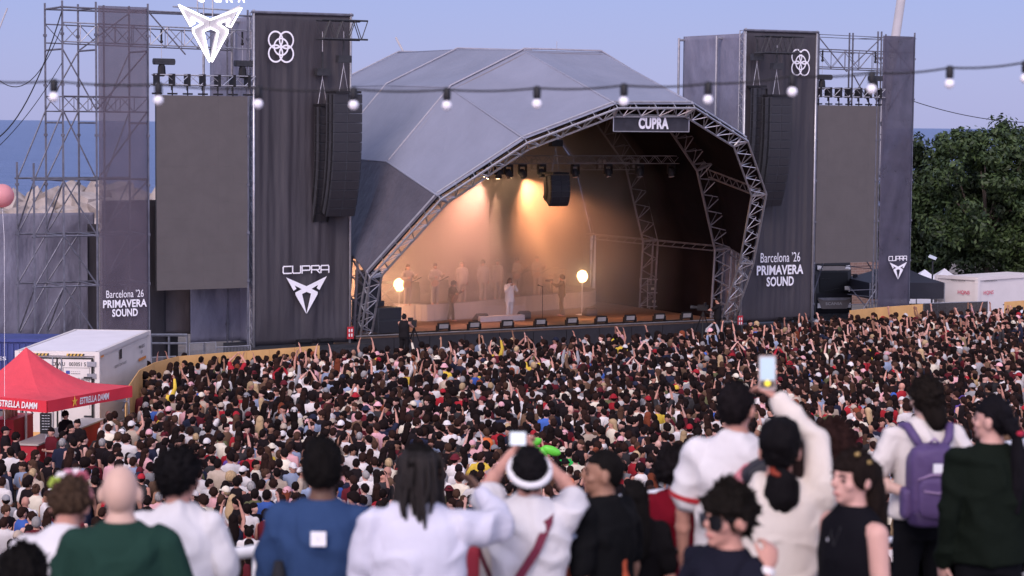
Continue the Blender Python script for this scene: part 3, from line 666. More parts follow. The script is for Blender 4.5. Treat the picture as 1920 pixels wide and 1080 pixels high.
LMP=[(884,SP*.8,20,T*.42-Z-N*.05,(1,.46,.26),'lit amber stage lamp nearest the left edge of the truss'),(915,SP*.7,85,-T*.25-Z*.9+N*.3,(1,.47,.34),'pinkish wash lamp just left of the centre spotlight'),(936,SP*.45,20,T*.1-Z+N*.3,(1,.55,.34),'pale lit lamp second along the front truss'),(953,SP*1.0,17,T*.66-Z+N*.12,(1,.46,.20),'brightest stage lamp throwing an amber beam'),(979,SP*1.0,80,T*.7-Z*.8+N*.4,(1,.40,.17),'round amber wash lamp right of the brightest beam'),
 (1015,0,0,None,None,'unlit lamp left of the hanging loudspeaker'),(1078,0,0,None,None,'unlit lamp right above the hanging loudspeaker'),(1140,0,0,None,None,'unlit lamp under the dark middle of the truss'),(1200,0,0,None,None,'unlit lamp under the right part of the truss'),(1258,0,0,None,None,'unlit lamp at the right end of the truss')]
for px,lit,sz,aim,lc,lab in LMP: head_lamp(at_truss(0,px),lab,lit,sz,aim,lc)
# side lamps added to light the haze, unseen behind the left roof edge
bm0=st(-8.6,4.5,DZ)
for k,(zz,dd) in enumerate(((2.6,3.0),(5.0,4.5),(6.6,6.0))):
    head_lamp(st(-7.4 if k<2 else -6.5,dd+2.5,DZ+zz),['lowest','middle','topmost'][k]+' added warm side lamp hidden in the left wing to light the haze',2600,100,T*1-Z*.05+N*.05,(1,.50,.26))
for px in (1000,1122,1185,1242):
    c=at_truss(1,px)+Z*.3-N*.25; t=empty('blinder_lamp',tuple(c),f'four eyed blinder lamp on the rear truss, {["above the hanging loudspeaker","left of the name board axis","under the name board","nearest the right arch"][[1000,1122,1185,1242].index(px)]}','stage light','four eyed lamps')
    b=MB(); b.box(c,(.5,.14,.5),(T,N,Z)); b.build('lamp_box',BLACK,t); 
    for i in (-1,1):
        for j in (-1,1):
            b=MB(); b.lathe(c+T*.12*i+Z*.12*j-N*.06,[(.085,0),(.085,.04)],10,-N); b.build('lens',eyeg,t)
# ================================================================== LOUDSPEAKERS
cabm=mat('speaker_cabinet',(.045,.045,.055),.5,.2,4); grm=mat('speaker_grille',(.028,.026,.032),.45,.2,30)
def line_array(top,nc,wid,h,lab,curve=.055,mt=None,depth=.75,back=0.0,grp='hanging loudspeaker columns'):
    """J shaped column: every box a part; wid along the stage, hung from `top` (front centre)"""
    t=empty('loudspeaker_column',tuple(top),lab,'loudspeaker',grp); P=Vector(top); ang=back
    for k in range(nc):
        dn=-Z*cos(ang)+N*sin(ang); fr=-N*cos(ang)-Z*sin(ang); c=P+dn*h/2-fr*depth/2
        b=MB(); b.box(c,(wid,depth,h*.97),(T,-fr,-dn)); o=b.build('speaker_box',cabm,t)
        b=MB()
        for s in (-1,1): b.box(c+fr*(depth/2+.012)+T*(s*wid*.245),(wid*.44,.02,h*.84),(T,-fr,-dn))
        b.build('grille',grm,o)
        b=MB()
        for s in (-1,1):
            for f_ in (-.3,.1): b.box(c+T*(s*(wid/2+.02))+dn*0-fr*f_,(.03,.1,h*.9),(T,-fr,-dn))
        b.build('rigging_plate',BLACK,o)
        P=P+dn*h; ang+=curve*(k/nc)*1.5
    b=MB(); b.box(Vector(top)+Z*.07+N*.4,(wid*.9,1.0,.1),(T,N,Z)); b.build('fly_frame',BLACK,t)
    b=MB()
    for s in (-.2,.2): b.bar(Vector(top)+Z*.1+N*.4+T*s,Vector(top)+N*.4+Z*1.2,.015,4)
    b.bar(Vector(top)+N*.4+Z*1.2,Vector((top[0],top[1],14.4))+N*.4,.02,4); b.build('chain',STEEL,t)
    b=MB(); b.box(Vector(top)+N*.4+Z*1.45,(.6,.3,.3),(T,N,Z)); b.bar(Vector(top)+N*.4+Z*1.6,Vector(top)+N*.4+Z*2.3,.05,5); b.build('motor',DARK,t)
    return t
Ptop=pl(652,176,93.2); hh=(Ptop.z-pl(652,405,93.2).z)/13
line_array(Ptop,13,1.30,hh*1.03,'long curved black loudspeaker column hanging in front of the left tower',curve=.055)
P2=pl(612,200,94.2); line_array(P2,13,.62,hh*.97,'slim loudspeaker column tucked left of the big left one',curve=.05,depth=.5)
Ptop=pl(1465,182,93.2); hh=(Ptop.z-pl(1465,386,93.2).z)/13
line_array(Ptop,13,1.24,hh*1.03,'long curved black loudspeaker column hanging in front of the right tower',curve=.055)
P2=pl(1428,165,94.0); line_array(P2,13,.5,hh*.97,'slim loudspeaker column tucked left of the big right one',curve=.05,depth=.5)
def arm(px0,px1,py0,py1,lab,z0=93.6):
    p=pl(px0,(py0+py1)/2,z0); q=pl(px1,(py0+py1)/2,z0); q.z=p.z; w=.62
    boxtruss(p-N*0,q,w*1.25,'cantilever_truss',DARK,None,r=.04,n=7,label=lab,cat='truss',group='loudspeaker trusses')
arm(600,682,35,75,'dark box truss jutting from the top of the left tower')
arm(1425,1498,66,100,'dark box truss at the top of the right tower')
# cluster hanging over the stage
c=pl(1050,328,96.6); t=line_array(c,6,.95,.25,'short loudspeaker cluster hanging over the middle of the stage',curve=.3,depth=.7,back=-.15,grp=None)
# stacks and side fill on the deck
def stack(P,szs,lab):
    t=empty('loudspeaker_stack',tuple(P),lab,'loudspeaker'); z=0
    for (w,d_,h_) in szs:
        b=MB(); b.box(P+Z*(z+h_/2),(w,d_,h_-.01),(T,N,Z)); o=b.build('speaker_box',cabm,t); b=MB(); b.box(P+Z*(z+h_/2)-N*(d_/2+.01),(w*.88,.02,h_*.85),(T,N,Z)); b.build('grille',grm,o); z+=h_
stack(ond(722,622),[(1.15,.9,.55),(1.15,.9,.55)],'black subwoofers at the left corner of the stage'); 
stack(ond(690,618),[(1.2,.8,1.3),(.95,.7,1.35)],'tall black side fill loudspeakers behind the left arch foot')
stack(ond(1338,588),[(1.0,.8,1.0),(.9,.7,1.1)],'dark side fill loudspeakers beside the right arch foot')
# footlights along the stage edge
for i,(x,y) in enumerate([(831,608),(889,606),(951,604),(1013,600),(1072,597),(1127,593),(1181,590),(1236,590),(1287,588)]):
    P=pl(x,y,95.2); P.z=DZ; t=empty('footlight',tuple(P),['leftmost','second','third','fourth','fifth','sixth','seventh','eighth','ninth and last'][i]+(' footlight' if i==0 else ' footlight from the left')+' along the stage front edge','stage light','footlights on the stage edge')
    b=MB(); b.box(P+Z*.26,(.56,.10,.30),(T,(N*cos(.2)+Z*sin(.2)),(Z*cos(.2)-N*sin(.2)))); b.build('lamp_box',BLACK,t)
    b=MB(); b.box(P+Z*.27+N*.062,(.46,.02,.2),(T,(N*cos(.2)+Z*sin(.2)),(Z*cos(.2)-N*sin(.2)))); b.build('lens',mat('pale_lens',(.6,.5,.45),.3,.05,3),t)
    b=MB(); b.box(P+Z*.26-N*.064,(.44,.02,.19),(T,(N*cos(.2)+Z*sin(.2)),(Z*cos(.2)-N*sin(.2)))); b.build('back_plate',mat('grey_lamp_back',(.30,.27,.27),.4,.1,5),t)
    b=MB()
    for s in (-1,1): b.box(P+T*.3*s+Z*.15,(.03,.2,.3),(T,N,Z))
    b.box(P+Z*.015,(.6,.3,.03),(T,N,Z)); b.build('bracket',BLACK,t)
b=MB(); pts=[]
for i in range(160):
    s=SL+1+(SR-SL-3)*i/159; pts.append(st(s,.35+.12*noise.noise((s*1.3,2,0)),DZ+.03+.02*abs(noise.noise((s*3,0,0)))))
b.tube(pts,.03,5); b.build('stage_cable',BLACK,None,True,label='black cables lying along the stage front edge',cat='cable')
# fluffy standing lamps
glow=mat('feather_lamp_glow',(1,.75,.4),.5,0,1,emit=5,ecol=(1,.66,.30)); glow2=mat('feather_lamp_core',(1,.9,.7),.5,0,1,emit=16,ecol=(1,.82,.5))
for (x,yt,yb,lab) in ((748,533,603,'glowing feathery standing lamp at the left of the stage'),(1091,517,590,'glowing feathery standing lamp at the right of the stage')):
    P=ond(x,yb); top=atY(x,yt,P.y); t=empty('standing_lamp',tuple(P),lab,'lamp','feathery stage lamps')
    b=MB(); b.bar(P,Vector((P.x,P.y,top.z)),.02,6); b.build('lamp_pole',WHITE,t); b=MB(); b.lathe(P,[(.3,0),(.3,.02),(.05,.05)],14); b.build('lamp_base',WHITE,t)
    b=MB(); rr2=random.Random(4)
    for k in range(150):
        q=Vector((rr2.gauss(0,1),rr2.gauss(0,1),rr2.gauss(0,1))).normalized(); c=Vector((P.x,P.y,top.z))+Vector((q.x*.2,q.y*.2,q.z*.24)); a_=q.orthogonal().normalized()*.05; d_=q*.06-Z*.03
        b.add([c-a_,c+a_,c+d_+a_*.5,c+d_-a_*.5],[(0,1,2,3)])
    b.build('feather_shade',glow,t); b=MB(); b.ball((P.x,P.y,top.z),(.16,.16,.19),10,8); b.build('bulb',glow2,t,True)
    L=bpy.data.lights.new('lamp_light','POINT'); L.energy=90; L.color=(1,.6,.3); L.shadow_soft_size=.25; o=bpy.data.objects.new('lamp_light',L); COL.objects.link(o); o.parent=t; o.location=(0,0,top.z-P.z)
# backstage: rack, strip lights, blue tubes
t=empty('equipment_rack',tuple(ond(1236,575)),'metal equipment rack with cases at the dark right of the stage','rack'); P=ond(1236,575); b=MB()
for i in (-1,1):
    for j in (-1,1): b.bar(P+T*i*.95+N*j*.35,P+T*i*.95+N*j*.35+Z*1.45,.03,5)
for z in (.06,.75,1.42):
    for j in (-1,1): b.bar(P+T*-.95+N*j*.35+Z*z,P+T*.95+N*j*.35+Z*z,.03,5)
b.build('rack_frame',STEEL,t)
for i,(x,z,w_,h_) in enumerate([(-.5,.95,.7,.4),(.4,1.0,.6,.45),(-.4,.3,.8,.4),(.5,.25,.7,.4)]):
    b=MB(); b.box(P+T*x+Z*z,(w_,.5,h_),(T,N,Z)); b.build('case',DARK,t); b=MB(); b.box(P+T*x+Z*z-N*.256,(w_*.5,.01,h_*.3),(T,N,Z)); b.build('case_label',mat('tag_grey',(.4,.4,.35),.6,.1,3),t)
blue=mat('blue_led_tube',(.2,.25,1),.4,0,1,emit=2.2,ecol=(.18,.22,1)); wht=mat('white_led_tube',(.9,1,.9),.4,0,1,emit=1.6,ecol=(.8,.9,.85))
for (x0,y0,x1,y1,m_,lab) in ((1198,508,1222,511,blue,'thin blue light tube glowing backstage at the far left'),(1271,501,1290,503,blue,'short blue light tube backstage below the white one'),(1279,493,1308,496,wht,'thin white light tube glowing backstage')):
    p=pl(x0,y0,105); q=pl(x1,y1,105); b=MB(); b.bar(p,q,.03,6); b.build('light_tube',m_,None,label=lab,cat='light')
for (x,y,lab) in ((1265,590,'half seen'),):
    pass
# drum kit / keyboards behind in the haze: tables and cymbals
t=empty('cymbal_stand',tuple(ond(903,560,RZ)),'cymbal on a thin stand among the musicians in the haze','cymbal'); P=ond(903,553,RZ); b=MB(); b.bar(P,P+Z*1.75,.015,5)
for k in range(3): b.bar(P+Z*.3,P+Vector((cos(k*2.1)*.3,sin(k*2.1)*.3,0)),.012,4)
b.build('stand',DARK,t); b=MB(); b.lathe(P+Z*1.75,[(.28,0),(.05,.04),(.02,.06)],14); b.build('cymbal',mat('brass',(.4,.28,.12),.3,.1,3,metal=.8),t)
for (x,y,lab) in ((1017,600,'thin microphone stand right of the singer'),):
    P=ond(x,y); t=empty('microphone_stand',tuple(P),lab,'microphone stand'); b=MB(); b.bar(P,P+Z*1.6,.014,5); b.lathe(P,[(.14,0),(.14,.02),(.03,.05)],10); b.build('stand',BLACK,t)
    b=MB(); b.bar(P+Z*1.58-T*.04,P+Z*1.64-T*.22,.018,6); b.ball(P+Z*1.65-T*.25,.035,6,5); b.build('microphone',BLACK,t)
P=ond(1033,585); 
for (x,y,h_,lab) in ((725,430,1.0,''),):
    P=ond(722,570,RZ); t=empty('keyboard_stand',tuple(P),'keyboard on a tall stand at the hazy left of the stage','keyboard'); b=MB(); b.box(P+Z*1.0,(1.3,.35,.1),(T,N,Z)); b.build('keyboard',DARK,t); b=MB()
    for s in (-1,1): b.bar(P+T*.5*s,P-T*.5*s+Z*.95,.02,5)
    b.build('stand',STEEL,t)

# drum kit, amplifiers on the riser and monitor wedges at the singer's feet
P=ond(1040,548,RZ); P.z=RZ; t=empty('drum_kit',tuple(P),'drum kit half lost in the haze at the right end of the riser','drum kit'); drm=mat('drum_shell',(.25,.16,.12),.4,.1,3)
for (x,y,z,r,h,ax) in ((0,0,.28,.28,.4,N),(-.45,.1,.45,.18,.3,Z),(.5,.15,.38,.2,.35,Z),(-.15,.1,.68,.15,.22,Z),(.18,.1,.68,.15,.22,Z)):
    b=MB(); b.lathe(P+T*x+N*y+Z*z,[(r,0),(r,h)],16,ax); b.build('drum',drm,t)
for x,z in ((-.75,1.05),(.7,1.1),(.25,1.2)):
    b=MB(); b.bar(P+T*x+N*.3,P+T*x+N*.3+Z*z,.012,5); b.lathe(P+T*x+N*.3+Z*z,[(.22,0),(.03,.03)],14); b.build('cymbal',mat('kit_brass',(.4,.28,.12),.3,.1,3,metal=.8),t)
for k,(x,y,lab) in enumerate(((790,571,'amplifier stack behind the guitar players at the hazy left'),(845,566,'amplifier behind the white singers on the riser'),(985,552,'amplifier behind the bass player on the riser'))):
    P=ond(x,y,RZ)+N*1.0; P.z=RZ; t=empty('guitar_amplifier',tuple(P),lab,'amplifier','amplifiers on the riser'); b=MB(); b.box(P+Z*.38,(.7,.34,.74),(T,N,Z)); b.build('cabinet',DARK,t); b=MB(); b.box(P+Z*.34-N*.18,(.62,.02,.58),(T,N,Z)); b.build('grille_cloth',mat('grille_cloth',(.12,.10,.09),.8,.2,20),t); b=MB(); b.box(P+Z*.86,(.66,.3,.22),(T,N,Z)); b.build('amplifier_head',BLACK,t)
for x,y,lab in ((905,603,'black monitor wedge left of the singer'),(985,598,'black monitor wedge right of the singer'),(1110,592,'black monitor wedge near the right standing lamp')):
    P=ond(x,y); t=empty('monitor_wedge',tuple(P),lab,'loudspeaker','monitor wedges'); b=MB(); b.slab([P-T*.3+q for q in (Vector((0,0,0)),N*.45,N*.45+Z*.12,N*.1+Z*.36,Z*.3)],T*.6); fixn(b.build('cabinet',cabm,t)); b=MB(); b.slab([P-T*.26+q for q in (N*.43+Z*.14,N*.12+Z*.355,N*.125+Z*.375,N*.44+Z*.16)],T*.52); fixn(b.build('grille',grm,t))
# ================================================================== LEFT SIDE: containers, bar tent, fence, tarpaulins, balloon
cloth(pl(-60,640,101)-Z*0,T,Z,(pl(178,600,101)-pl(-60,640,101)).dot(T),pl(60,405,101).z-pl(60,640,101).z,.28,70,40,'windbreak_tarpaulin',tarp,None,seed=21,fr=(.35,.35),label='large creased lavender grey tarpaulin behind the bare scaffold on the left',cat='tarpaulin')
brt=mat('brownish_tarpaulin',(.125,.10,.105),.5,.2,.8,bump=.15,bsc=.9,stretch=(1,1,.4))
def tp(x0,x1,y0,y1,z0,seed,m_,lab,name='tarpaulin'):
    p=pl(x0,y1,z0); w=(pl(x1,y1,z0)-p).dot(T); h=pl((x0+x1)/2,y0,z0).z-pl((x0+x1)/2,y1,z0).z
    p.z=pl((x0+x1)/2,y1,z0).z
    return cloth(p,T,Z,w,h,.14,40,24,name,m_,None,seed=seed,fr=(.8,.25),label=lab,cat='tarpaulin')
tp(270,357,400,628,98.5,31,brt,'brownish grey tarpaulin below the left edge of the big screen')
tp(357,472,400,640,97.6,33,tarp,'grey tarpaulin wall below the right part of the left screen')
tp(165,186,420,640,98.5,35,blk,'dark vertical sheet beside the mesh banner foot')
# platform bars under the tarps; the opening's shade is a black sheet
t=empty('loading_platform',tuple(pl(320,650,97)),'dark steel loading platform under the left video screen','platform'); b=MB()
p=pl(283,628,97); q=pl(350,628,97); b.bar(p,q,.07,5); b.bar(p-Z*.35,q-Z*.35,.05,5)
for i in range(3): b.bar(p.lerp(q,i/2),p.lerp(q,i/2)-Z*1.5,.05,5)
b.build('platform_frame',STEEL,t); b=MB(); b.slab([p+N*1,q+N*1,q+N*1-Z*1.9,p+N*1-Z*1.9],N*.05); fixn(b.build('shade_sheet',BLACK,t))
def crowd_barrier(p,q,lab,h=1.1,n=34):
    t=empty('steel_barrier',tuple(p),lab,'barrier','steel barriers'); b=MB(); b.bar(p+Z*h,q+Z*h,.02,5); b.bar(p+Z*.15,q+Z*.15,.02,5); b.bar(p,p+Z*h,.02,5); b.bar(q,q+Z*h,.02,5); b.build('barrier_frame',STEEL,t)
    b=MB()
    for i in range(n): x=p.lerp(q,(i+.5)/n); b.bar(x+Z*.15,x+Z*h,.008,4)
    b.build('barrier_bars',STEEL,t)
for (x0,y0,x1,y1,lab) in ((284,662,330,676,'dark steel barrier behind the yellow fence below the screen'),(355,636,405,649,'dark steel barrier left in the row by the left tower'),(405,644,470,655,'dark steel barrier beside the left tower foot')):
    p=pl(x0,y0,93.8); q=pl(x1,y1,93.8); zt=(p.z+q.z)/2; 
    crowd_barrier(Vector((p.x,p.y,max(0,zt-1.1))),Vector((q.x,q.y,max(0,zt-1.1))),lab,n=24)
yel=mat('yellow_plywood',(.68,.38,.15),.75,.10,1.2,bump=.01,bsc=4)
def hoard(pts,lab,h=2.0,dark=None):
    """timber hoarding: each sheet a panel of the one fence, pts = world points of the top line (x,y,z)"""
    t=empty('timber_hoarding',(pts[0].x,pts[0].y,0),lab,'fence')
    for i in range(len(pts)-1):
        L=(pts[i+1]-pts[i]).length; n_=max(1,round(L/1.22))
        for j in range(n_):
            a=pts[i].lerp(pts[i+1],j/n_); c=pts[i].lerp(pts[i+1],(j+.985)/n_); d_=(c-a); d_.z=0; d_.normalize(); nr=Vector((-d_.y,d_.x,0))*.03
            b=MB(); b.slab([Vector((a.x,a.y,.02)),Vector((c.x,c.y,.02)),c,a],nr); fixn(b.build('panel',yel,t))
    for i in range(len(pts)-1):
        b=MB(); a,c=pts[i],pts[i+1]; d_=(c-a);d_.z=0;d_.normalize(); nr=Vector((-d_.y,d_.x,0))*.08
        b.bar(a+nr-Z*.15,c+nr-Z*.15,.04,4); b.build('rail',DSTEEL,t)
    return t
pts=[onz(x,y,2.0) for x,y in ((236,760),(243,722),(262,694),(290,680),(335,668),(420,661),(505,655),(600,648))]
hoard(pts,'long yellow plywood hoarding on the left between the container and the tower')
pts=[onz(x,y,2.0) for x,y in ((1594,582),(1640,577),(1731,570))]
hoard(pts,'yellow plywood hoarding at right in front of the truck and narrow banner')
pts=[onz(x,y,2.0) for x,y in ((1884,566),(1925,563),(1990,560))]
hd2=hoard(pts,'short yellow plywood hoarding at the right edge of the photo')
# small poster on it
p=onz(1898,576,1.7); q=onz(1918,575,1.7); b=MB(); n_=Vector((-(q-p).y,(q-p).x,0)).normalized()*-.03
for k in range(2):
    a=p.lerp(q,k*.55)+n_; c=p.lerp(q,k*.55+.42)+n_; b.slab([a-Z*.75,c-Z*.75,c,a],n_*.5)
fixn(b.build('notice_panel',BLACK,hd2)); b=MB()
for k in range(2):
    a=p.lerp(q,k*.55+.1)+n_*2; c=p.lerp(q,k*.55+.35)+n_*2; b.slab([a-Z*.3,c-Z*.3,c-Z*.15,a-Z*.15],n_*.5); b.slab([a-Z*.6,c-Z*.6,c-Z*.5,a-Z*.5],n_*.5)
fixn(b.build('notice_print',LOGOW,hd2))
# mesh fence right
p=onz(1733,570,2.0); q=onz(1852,566,2.0); t=empty('mesh_fence',(p.x,p.y,0),'fence covered in black see-through mesh right of the yellow hoarding','fence')
b=MB(); b.slab([Vector((p.x,p.y,.1)),Vector((q.x,q.y,.1)),q,p],(0,.02,0)); fixn(b.build('mesh_cover',mat('black_fence_mesh',(.04,.035,.04),.7,.1,5,alpha=.8),t))
for i in range(5): x=p.lerp(q,i/4); b=MB(); b.bar(Vector((x.x,x.y+.05,0)),Vector((x.x,x.y+.05,2.05)),.025,5); b.build('fence_post',STEEL,t)
b=MB(); b.bar(p+Vector((0,.05,.02)),q+Vector((0,.05,.02)),.025,5); b.build('rail',STEEL,t)
# ---- white refrigerated container at left
cwm=mat('white_container_paint',(.68,.62,.60),.45,.06,.7,bump=.004,bsc=3); gap=mat('black_gasket',(.02,.02,.02),.6,0,1); prn=mat('black_print',(.03,.03,.035),.6,.1,3)
A=onz(183,660,2.9); B_=onz(30,653,2.9); C_=onz(278,620,2.9)
v=(C_-A); v.z=0; LL=v.length; v.normalize(); u=Vector((v.y,-v.x,0)); wW=2.7; B_=A-u*wW
t=empty('refrigerated_container',tuple(Vector((A.x,A.y,0))),'white refrigerated shipping container with corrugated side behind the red tent','container')
H=2.9
b=MB(); c0=A-u*(wW/2)+v*LL/2; b.box(Vector((c0.x,c0.y,H/2)),(wW-.06,LL-.06,H-.1),(u,v,Z)); b.build('container_body',cwm,t)
b=MB()
for k in range(60): 
    cc=A+v*(.25+(LL-.5)*k/59); b.box(Vector((cc.x,cc.y,H/2-.02))+u*-.018,(.035,.05,H-.45),(u,v,Z))
b.build('side_ribs',cwm,t)
b=MB()
for zz in (H-.06,.1): 
    for cc,sz in ((A-u*wW/2,(wW,.12,.14)),(A-u*wW/2+v*LL,(wW,.12,.14))): b.box(Vector((cc.x,cc.y,zz)),sz,(u,v,Z))
    for cc in (A,A-u*wW): cc=cc+v*LL/2; b.box(Vector((cc.x,cc.y,zz)),(.12,LL,.14),(u,v,Z))
for cc in (A,A-u*wW,A+v*LL,A-u*wW+v*LL): b.box(Vector((cc.x,cc.y,H/2)),(.16,.16,H+.02),(u,v,Z))
b.build('corner_frame',cwm,t)
b=MB(); cc=A-u*wW/2+v*LL/2; 
b.box(Vector((cc.x,cc.y,H-.02)),(wW-.2,LL-.2,.04),(u,v,Z)); b.build('roof_panel',mat('paler_roof_white',(.74,.70,.74),.5,.05,1),t)  # roof panel in a paler white than the walls
def cf(x,z,o=.07): q=A-u*x-v*o; return Vector((q.x,q.y,z))     # on the door face, x metres left of the right corner
for k,(x0,x1) in enumerate(((.2,wW/2-.03),(wW/2+.03,wW-.2))):
    b=MB(); b.box(cf((x0+x1)/2,1.42,.05),(x1-x0,.06,2.5),(u,v,Z)); d_=b.build('door',cwm,t)
    for x in ((x0+.28,) if 0 else (x1-.12 if k==0 else x0+.12,)):
        b=MB(); b.bar(cf(x,.2,.11),cf(x,2.72,.11),.02,6); b.build('locking_bar',STEEL,d_)
    for z in (.6,1.35,2.1,2.5):
        b=MB(); b.box(cf((x0-.02) if k==0 else x1+.02,z,.10),(.3,.05,.16),(u,v,Z)); b.build('hinge',STEEL,d_)
b=MB(); 
for x in (.17,wW/2,wW-.17): b.box(cf(x,1.4,.06),(.05,.07,2.55),(u,v,Z))
b.box(cf(wW/2,2.68,.06),(wW-.3,.07,.04),(u,v,Z)); b.build('door_gasket',gap,t)
hz=mat('hazard_yellow',(.6,.38,.1),.6,.1,3)
for xc in (.75,1.95):
    b=MB(); b.slab([cf(xc+.28,2.76,.075),cf(xc-.28,2.76,.075),cf(xc-.28,2.84,.075),cf(xc+.28,2.84,.075)],v*.01); fixn(b.build('hazard_strip',hz,t)); b=MB()
    for k in range(5): x=xc+.24-k*.12; b.slab([cf(x,2.76,.082),cf(x-.05,2.76,.082),cf(x-.09,2.84,.082),cf(x-.04,2.84,.082)],v*.005)
    fixn(b.build('hazard_stripes',prn,t))
text_obj('CPWU   003051 5',cf(.95,2.49,.09),u,Z,.13,1.15,prn,t,bold=.01); text_obj('25RB',cf(1.38,2.28,.09),u,Z,.13,.34,prn,t,bold=.01)
b=MB(); 
for (x0,x1,z0_,z1_) in ((.25,1.15,2.36,2.37),(.25,.26,1.0,2.37),(1.14,1.15,1.0,2.37)): b.slab([cf(x1,z0_,.088),cf(x0,z0_,.088),cf(x0,z1_,.088),cf(x1,z1_,.088)],v*.004)
fixn(b.build('plate_outline',prn,t)); b=MB(); b.slab([cf(1.05,2.16,.09),cf(.92,2.16,.09),cf(.92,2.27,.09),cf(1.05,2.27,.09)],v*.004); fixn(b.build('blue_label',mat('label_blue',(.05,.07,.3),.5,0,1),t))
text_obj('- - - - -',cf(.72,2.24,.09),u,Z,.012,.3,prn,t); text_obj('------',cf(.72,2.17,.09),u,Z,.02,.3,prn,t)
text_obj('MAX. GROSS   30.480 KG',cf(.75,1.98,.09),u,Z,.1,.95,prn,t); text_obj('67.200 LB',cf(.55,1.84,.09),u,Z,.08,.42,prn,t); text_obj('TARE  2.980 KG',cf(.65,1.71,.09),u,Z,.08,.75,prn,t)
for (x,z) in ((.3,2.05),(.3,.75),(.35,1.35)): b=MB(); b.box(cf(x,z,.13),(.28,.05,.05),(u,v,Z)); b.build('door_handle',DARK,t)
def cs(y,z,o=.05): q=A+v*y+u*o; return Vector((q.x,q.y,z))
b=MB(); b.slab([cs(2.9,2.35),cs(3.15,2.35),cs(3.15,2.68),cs(2.9,2.68)],u*.01); fixn(b.build('side_emblem',prn,t)); text_obj('REEFER CONTAINERS',cs(3.0,2.15),v,Z,.09,1.7,prn,t)
text_obj('PRI 88051',cs(6.2,2.45),v,Z,.12,.9,prn,t); text_obj('5R',cs(6.2,2.25),v,Z,.12,.25,prn,t)
orr=mat('orange_label',(.7,.25,.06),.5,0,1); b=MB(); b.slab([cs(5.7,1.95),cs(6.8,1.95),cs(6.8,2.05),cs(5.7,2.05)],u*.01); b.slab([cs(6.5,1.3),cs(6.65,1.3),cs(6.65,1.6),cs(6.5,1.6)],u*.01); b.slab([cs(.15,2.68),cs(.6,2.68),cs(.6,2.74),cs(.15,2.74)],u*.01); fixn(b.build('orange_mark',orr,t))
# yellow skirting under it
b=MB(); b.box(cf(wW/2,.1,.2),(wW+.6,.05,.2),(u,v,Z)); b.build('yellow_skirting',yel,t)
# blue container far left
bc=mat('blue_container_paint',(.04,.055,.20),.5,.15,1); P=onz(-10,637,2.6); t=empty('blue_container',(P.x,P.y,0),'dark blue corrugated container at the far left behind the red tent','container')
b=MB(); b.box(Vector((P.x-1,P.y+1.3,1.3)),(6.2,2.4,2.56)); b.build('container_body',bc,t); b=MB()
for k in range(28): b.box(Vector((P.x-4+.22*k,P.y+.08,1.3)),(.09,.05,2.3))
for zz in (2.58,.08): b.box(Vector((P.x-1,P.y+.06,zz)),(6.3,.1,.12))
b.build('ribs_and_rails',bc,t); text_obj('ES',atY(4,672,P.y-.02),(1,0,0),Z,.13,.3,LOGOW,t)
# ---- red bar tent
redm=mat('red_tent_fabric',(.80,.085,.115),.55,.07,.8,bump=.07,bsc=1.8,trans=.25); redv=mat('red_valance_fabric',(.62,.03,.05),.55,.05,1,bump=.02,bsc=3)
C2=onz(247,724,2.5); C1=onz(88,752,2.5); e1=(C2-C1); e1.z=0; S=e1.length; e1.normalize(); e2=Vector((-e1.y,e1.x,0)); C3=C1+e2*S; C4=C2+e2*S
pk=atY(47,651,(C1.y+C4.y)/2); PK=Vector(((C1.x+C4.x)/2,(C1.y+C4.y)/2,pk.z)); PK=PK+Vector((pk.x-PK.x,0,0))*.9
t=empty('red_bar_tent',(PK.x,PK.y,0),'bright red pop-up bar tent with white lettering on its valance','tent')
def roofp(a,c,mt,name='canopy'):
    b=MB()
    def f(u_,v_):
        e=a.lerp(c,u_); w_=v_; P=e.lerp(PK,w_); sag=.42*sin(pi*w_)*(.55+.45*abs(2*u_-1)); edge=0
        return P-Z*(sag*.9)-Z*edge
    def vert(i,j,n_):
        # triangle: rows shrink towards the peak
        return f(i/n_,j)
    b.grid(lambda x,y:f(x,y),14,14); k=len(b.v); c_=MB(); c_.grid(lambda x,y:f(x,y)-Z*.02,14,14); b.add(c_.v,[q[::-1] for q in c_.f]); return b.build(name,mt,t,True)
ring=[C1,C2,C4,C3]
for i in range(4): roofp(ring[i],ring[(i+1)%4],redm)
b=MB()
for i in range(4):
    a,c=ring[i],ring[(i+1)%4]; d_=(c-a).normalized(); nr=Vector((d_.y,-d_.x,0))
    m_=MB(); m_.grid(lambda x,y:a.lerp(c,x)+nr*(.02+.015*sin(x*19+i))+Z*(-.34+.345*y),24,2); b.add(m_.v,m_.f); m2=MB(); m2.grid(lambda x,y:a.lerp(c,x)+nr*(.005+.015*sin(x*19+i))+Z*(-.34+.345*y),24,2); b.add(m2.v,[q[::-1] for q in m2.f])
b.build('valance',redv,t,True)
nr=Vector((e1.y,-e1.x,0))
def vt(f_,z,o=.055): return C1+e1*(S*f_)+nr*o+Z*z
text_obj('ESTRELLA DAMM',vt(.53,-.16),e1,Z,.20,1.42,WHITE,t,bold=.025,shear=.15)
yst=mat('gold_star',(.75,.42,.06),.5,0,1); b=MB(); c=vt(.30,-.15); P5=[c+e1*((.14 if k%2==0 else .045)*sin(k*pi/5))+Z*((.17 if k%2==0 else .05)*cos(k*pi/5)) for k in range(10)]
b.slab(P5,nr*-.01); fixn(b.build('star_emblem',yst,t))
nr2=Vector((-e2.y,e2.x,0))*1
text_obj('ESTRELLA DAMM',C1+e2*1.05+(-e1)*.055-Z*.16,-e2,Z,.20,1.5,WHITE,t,bold=.025,shear=.15)
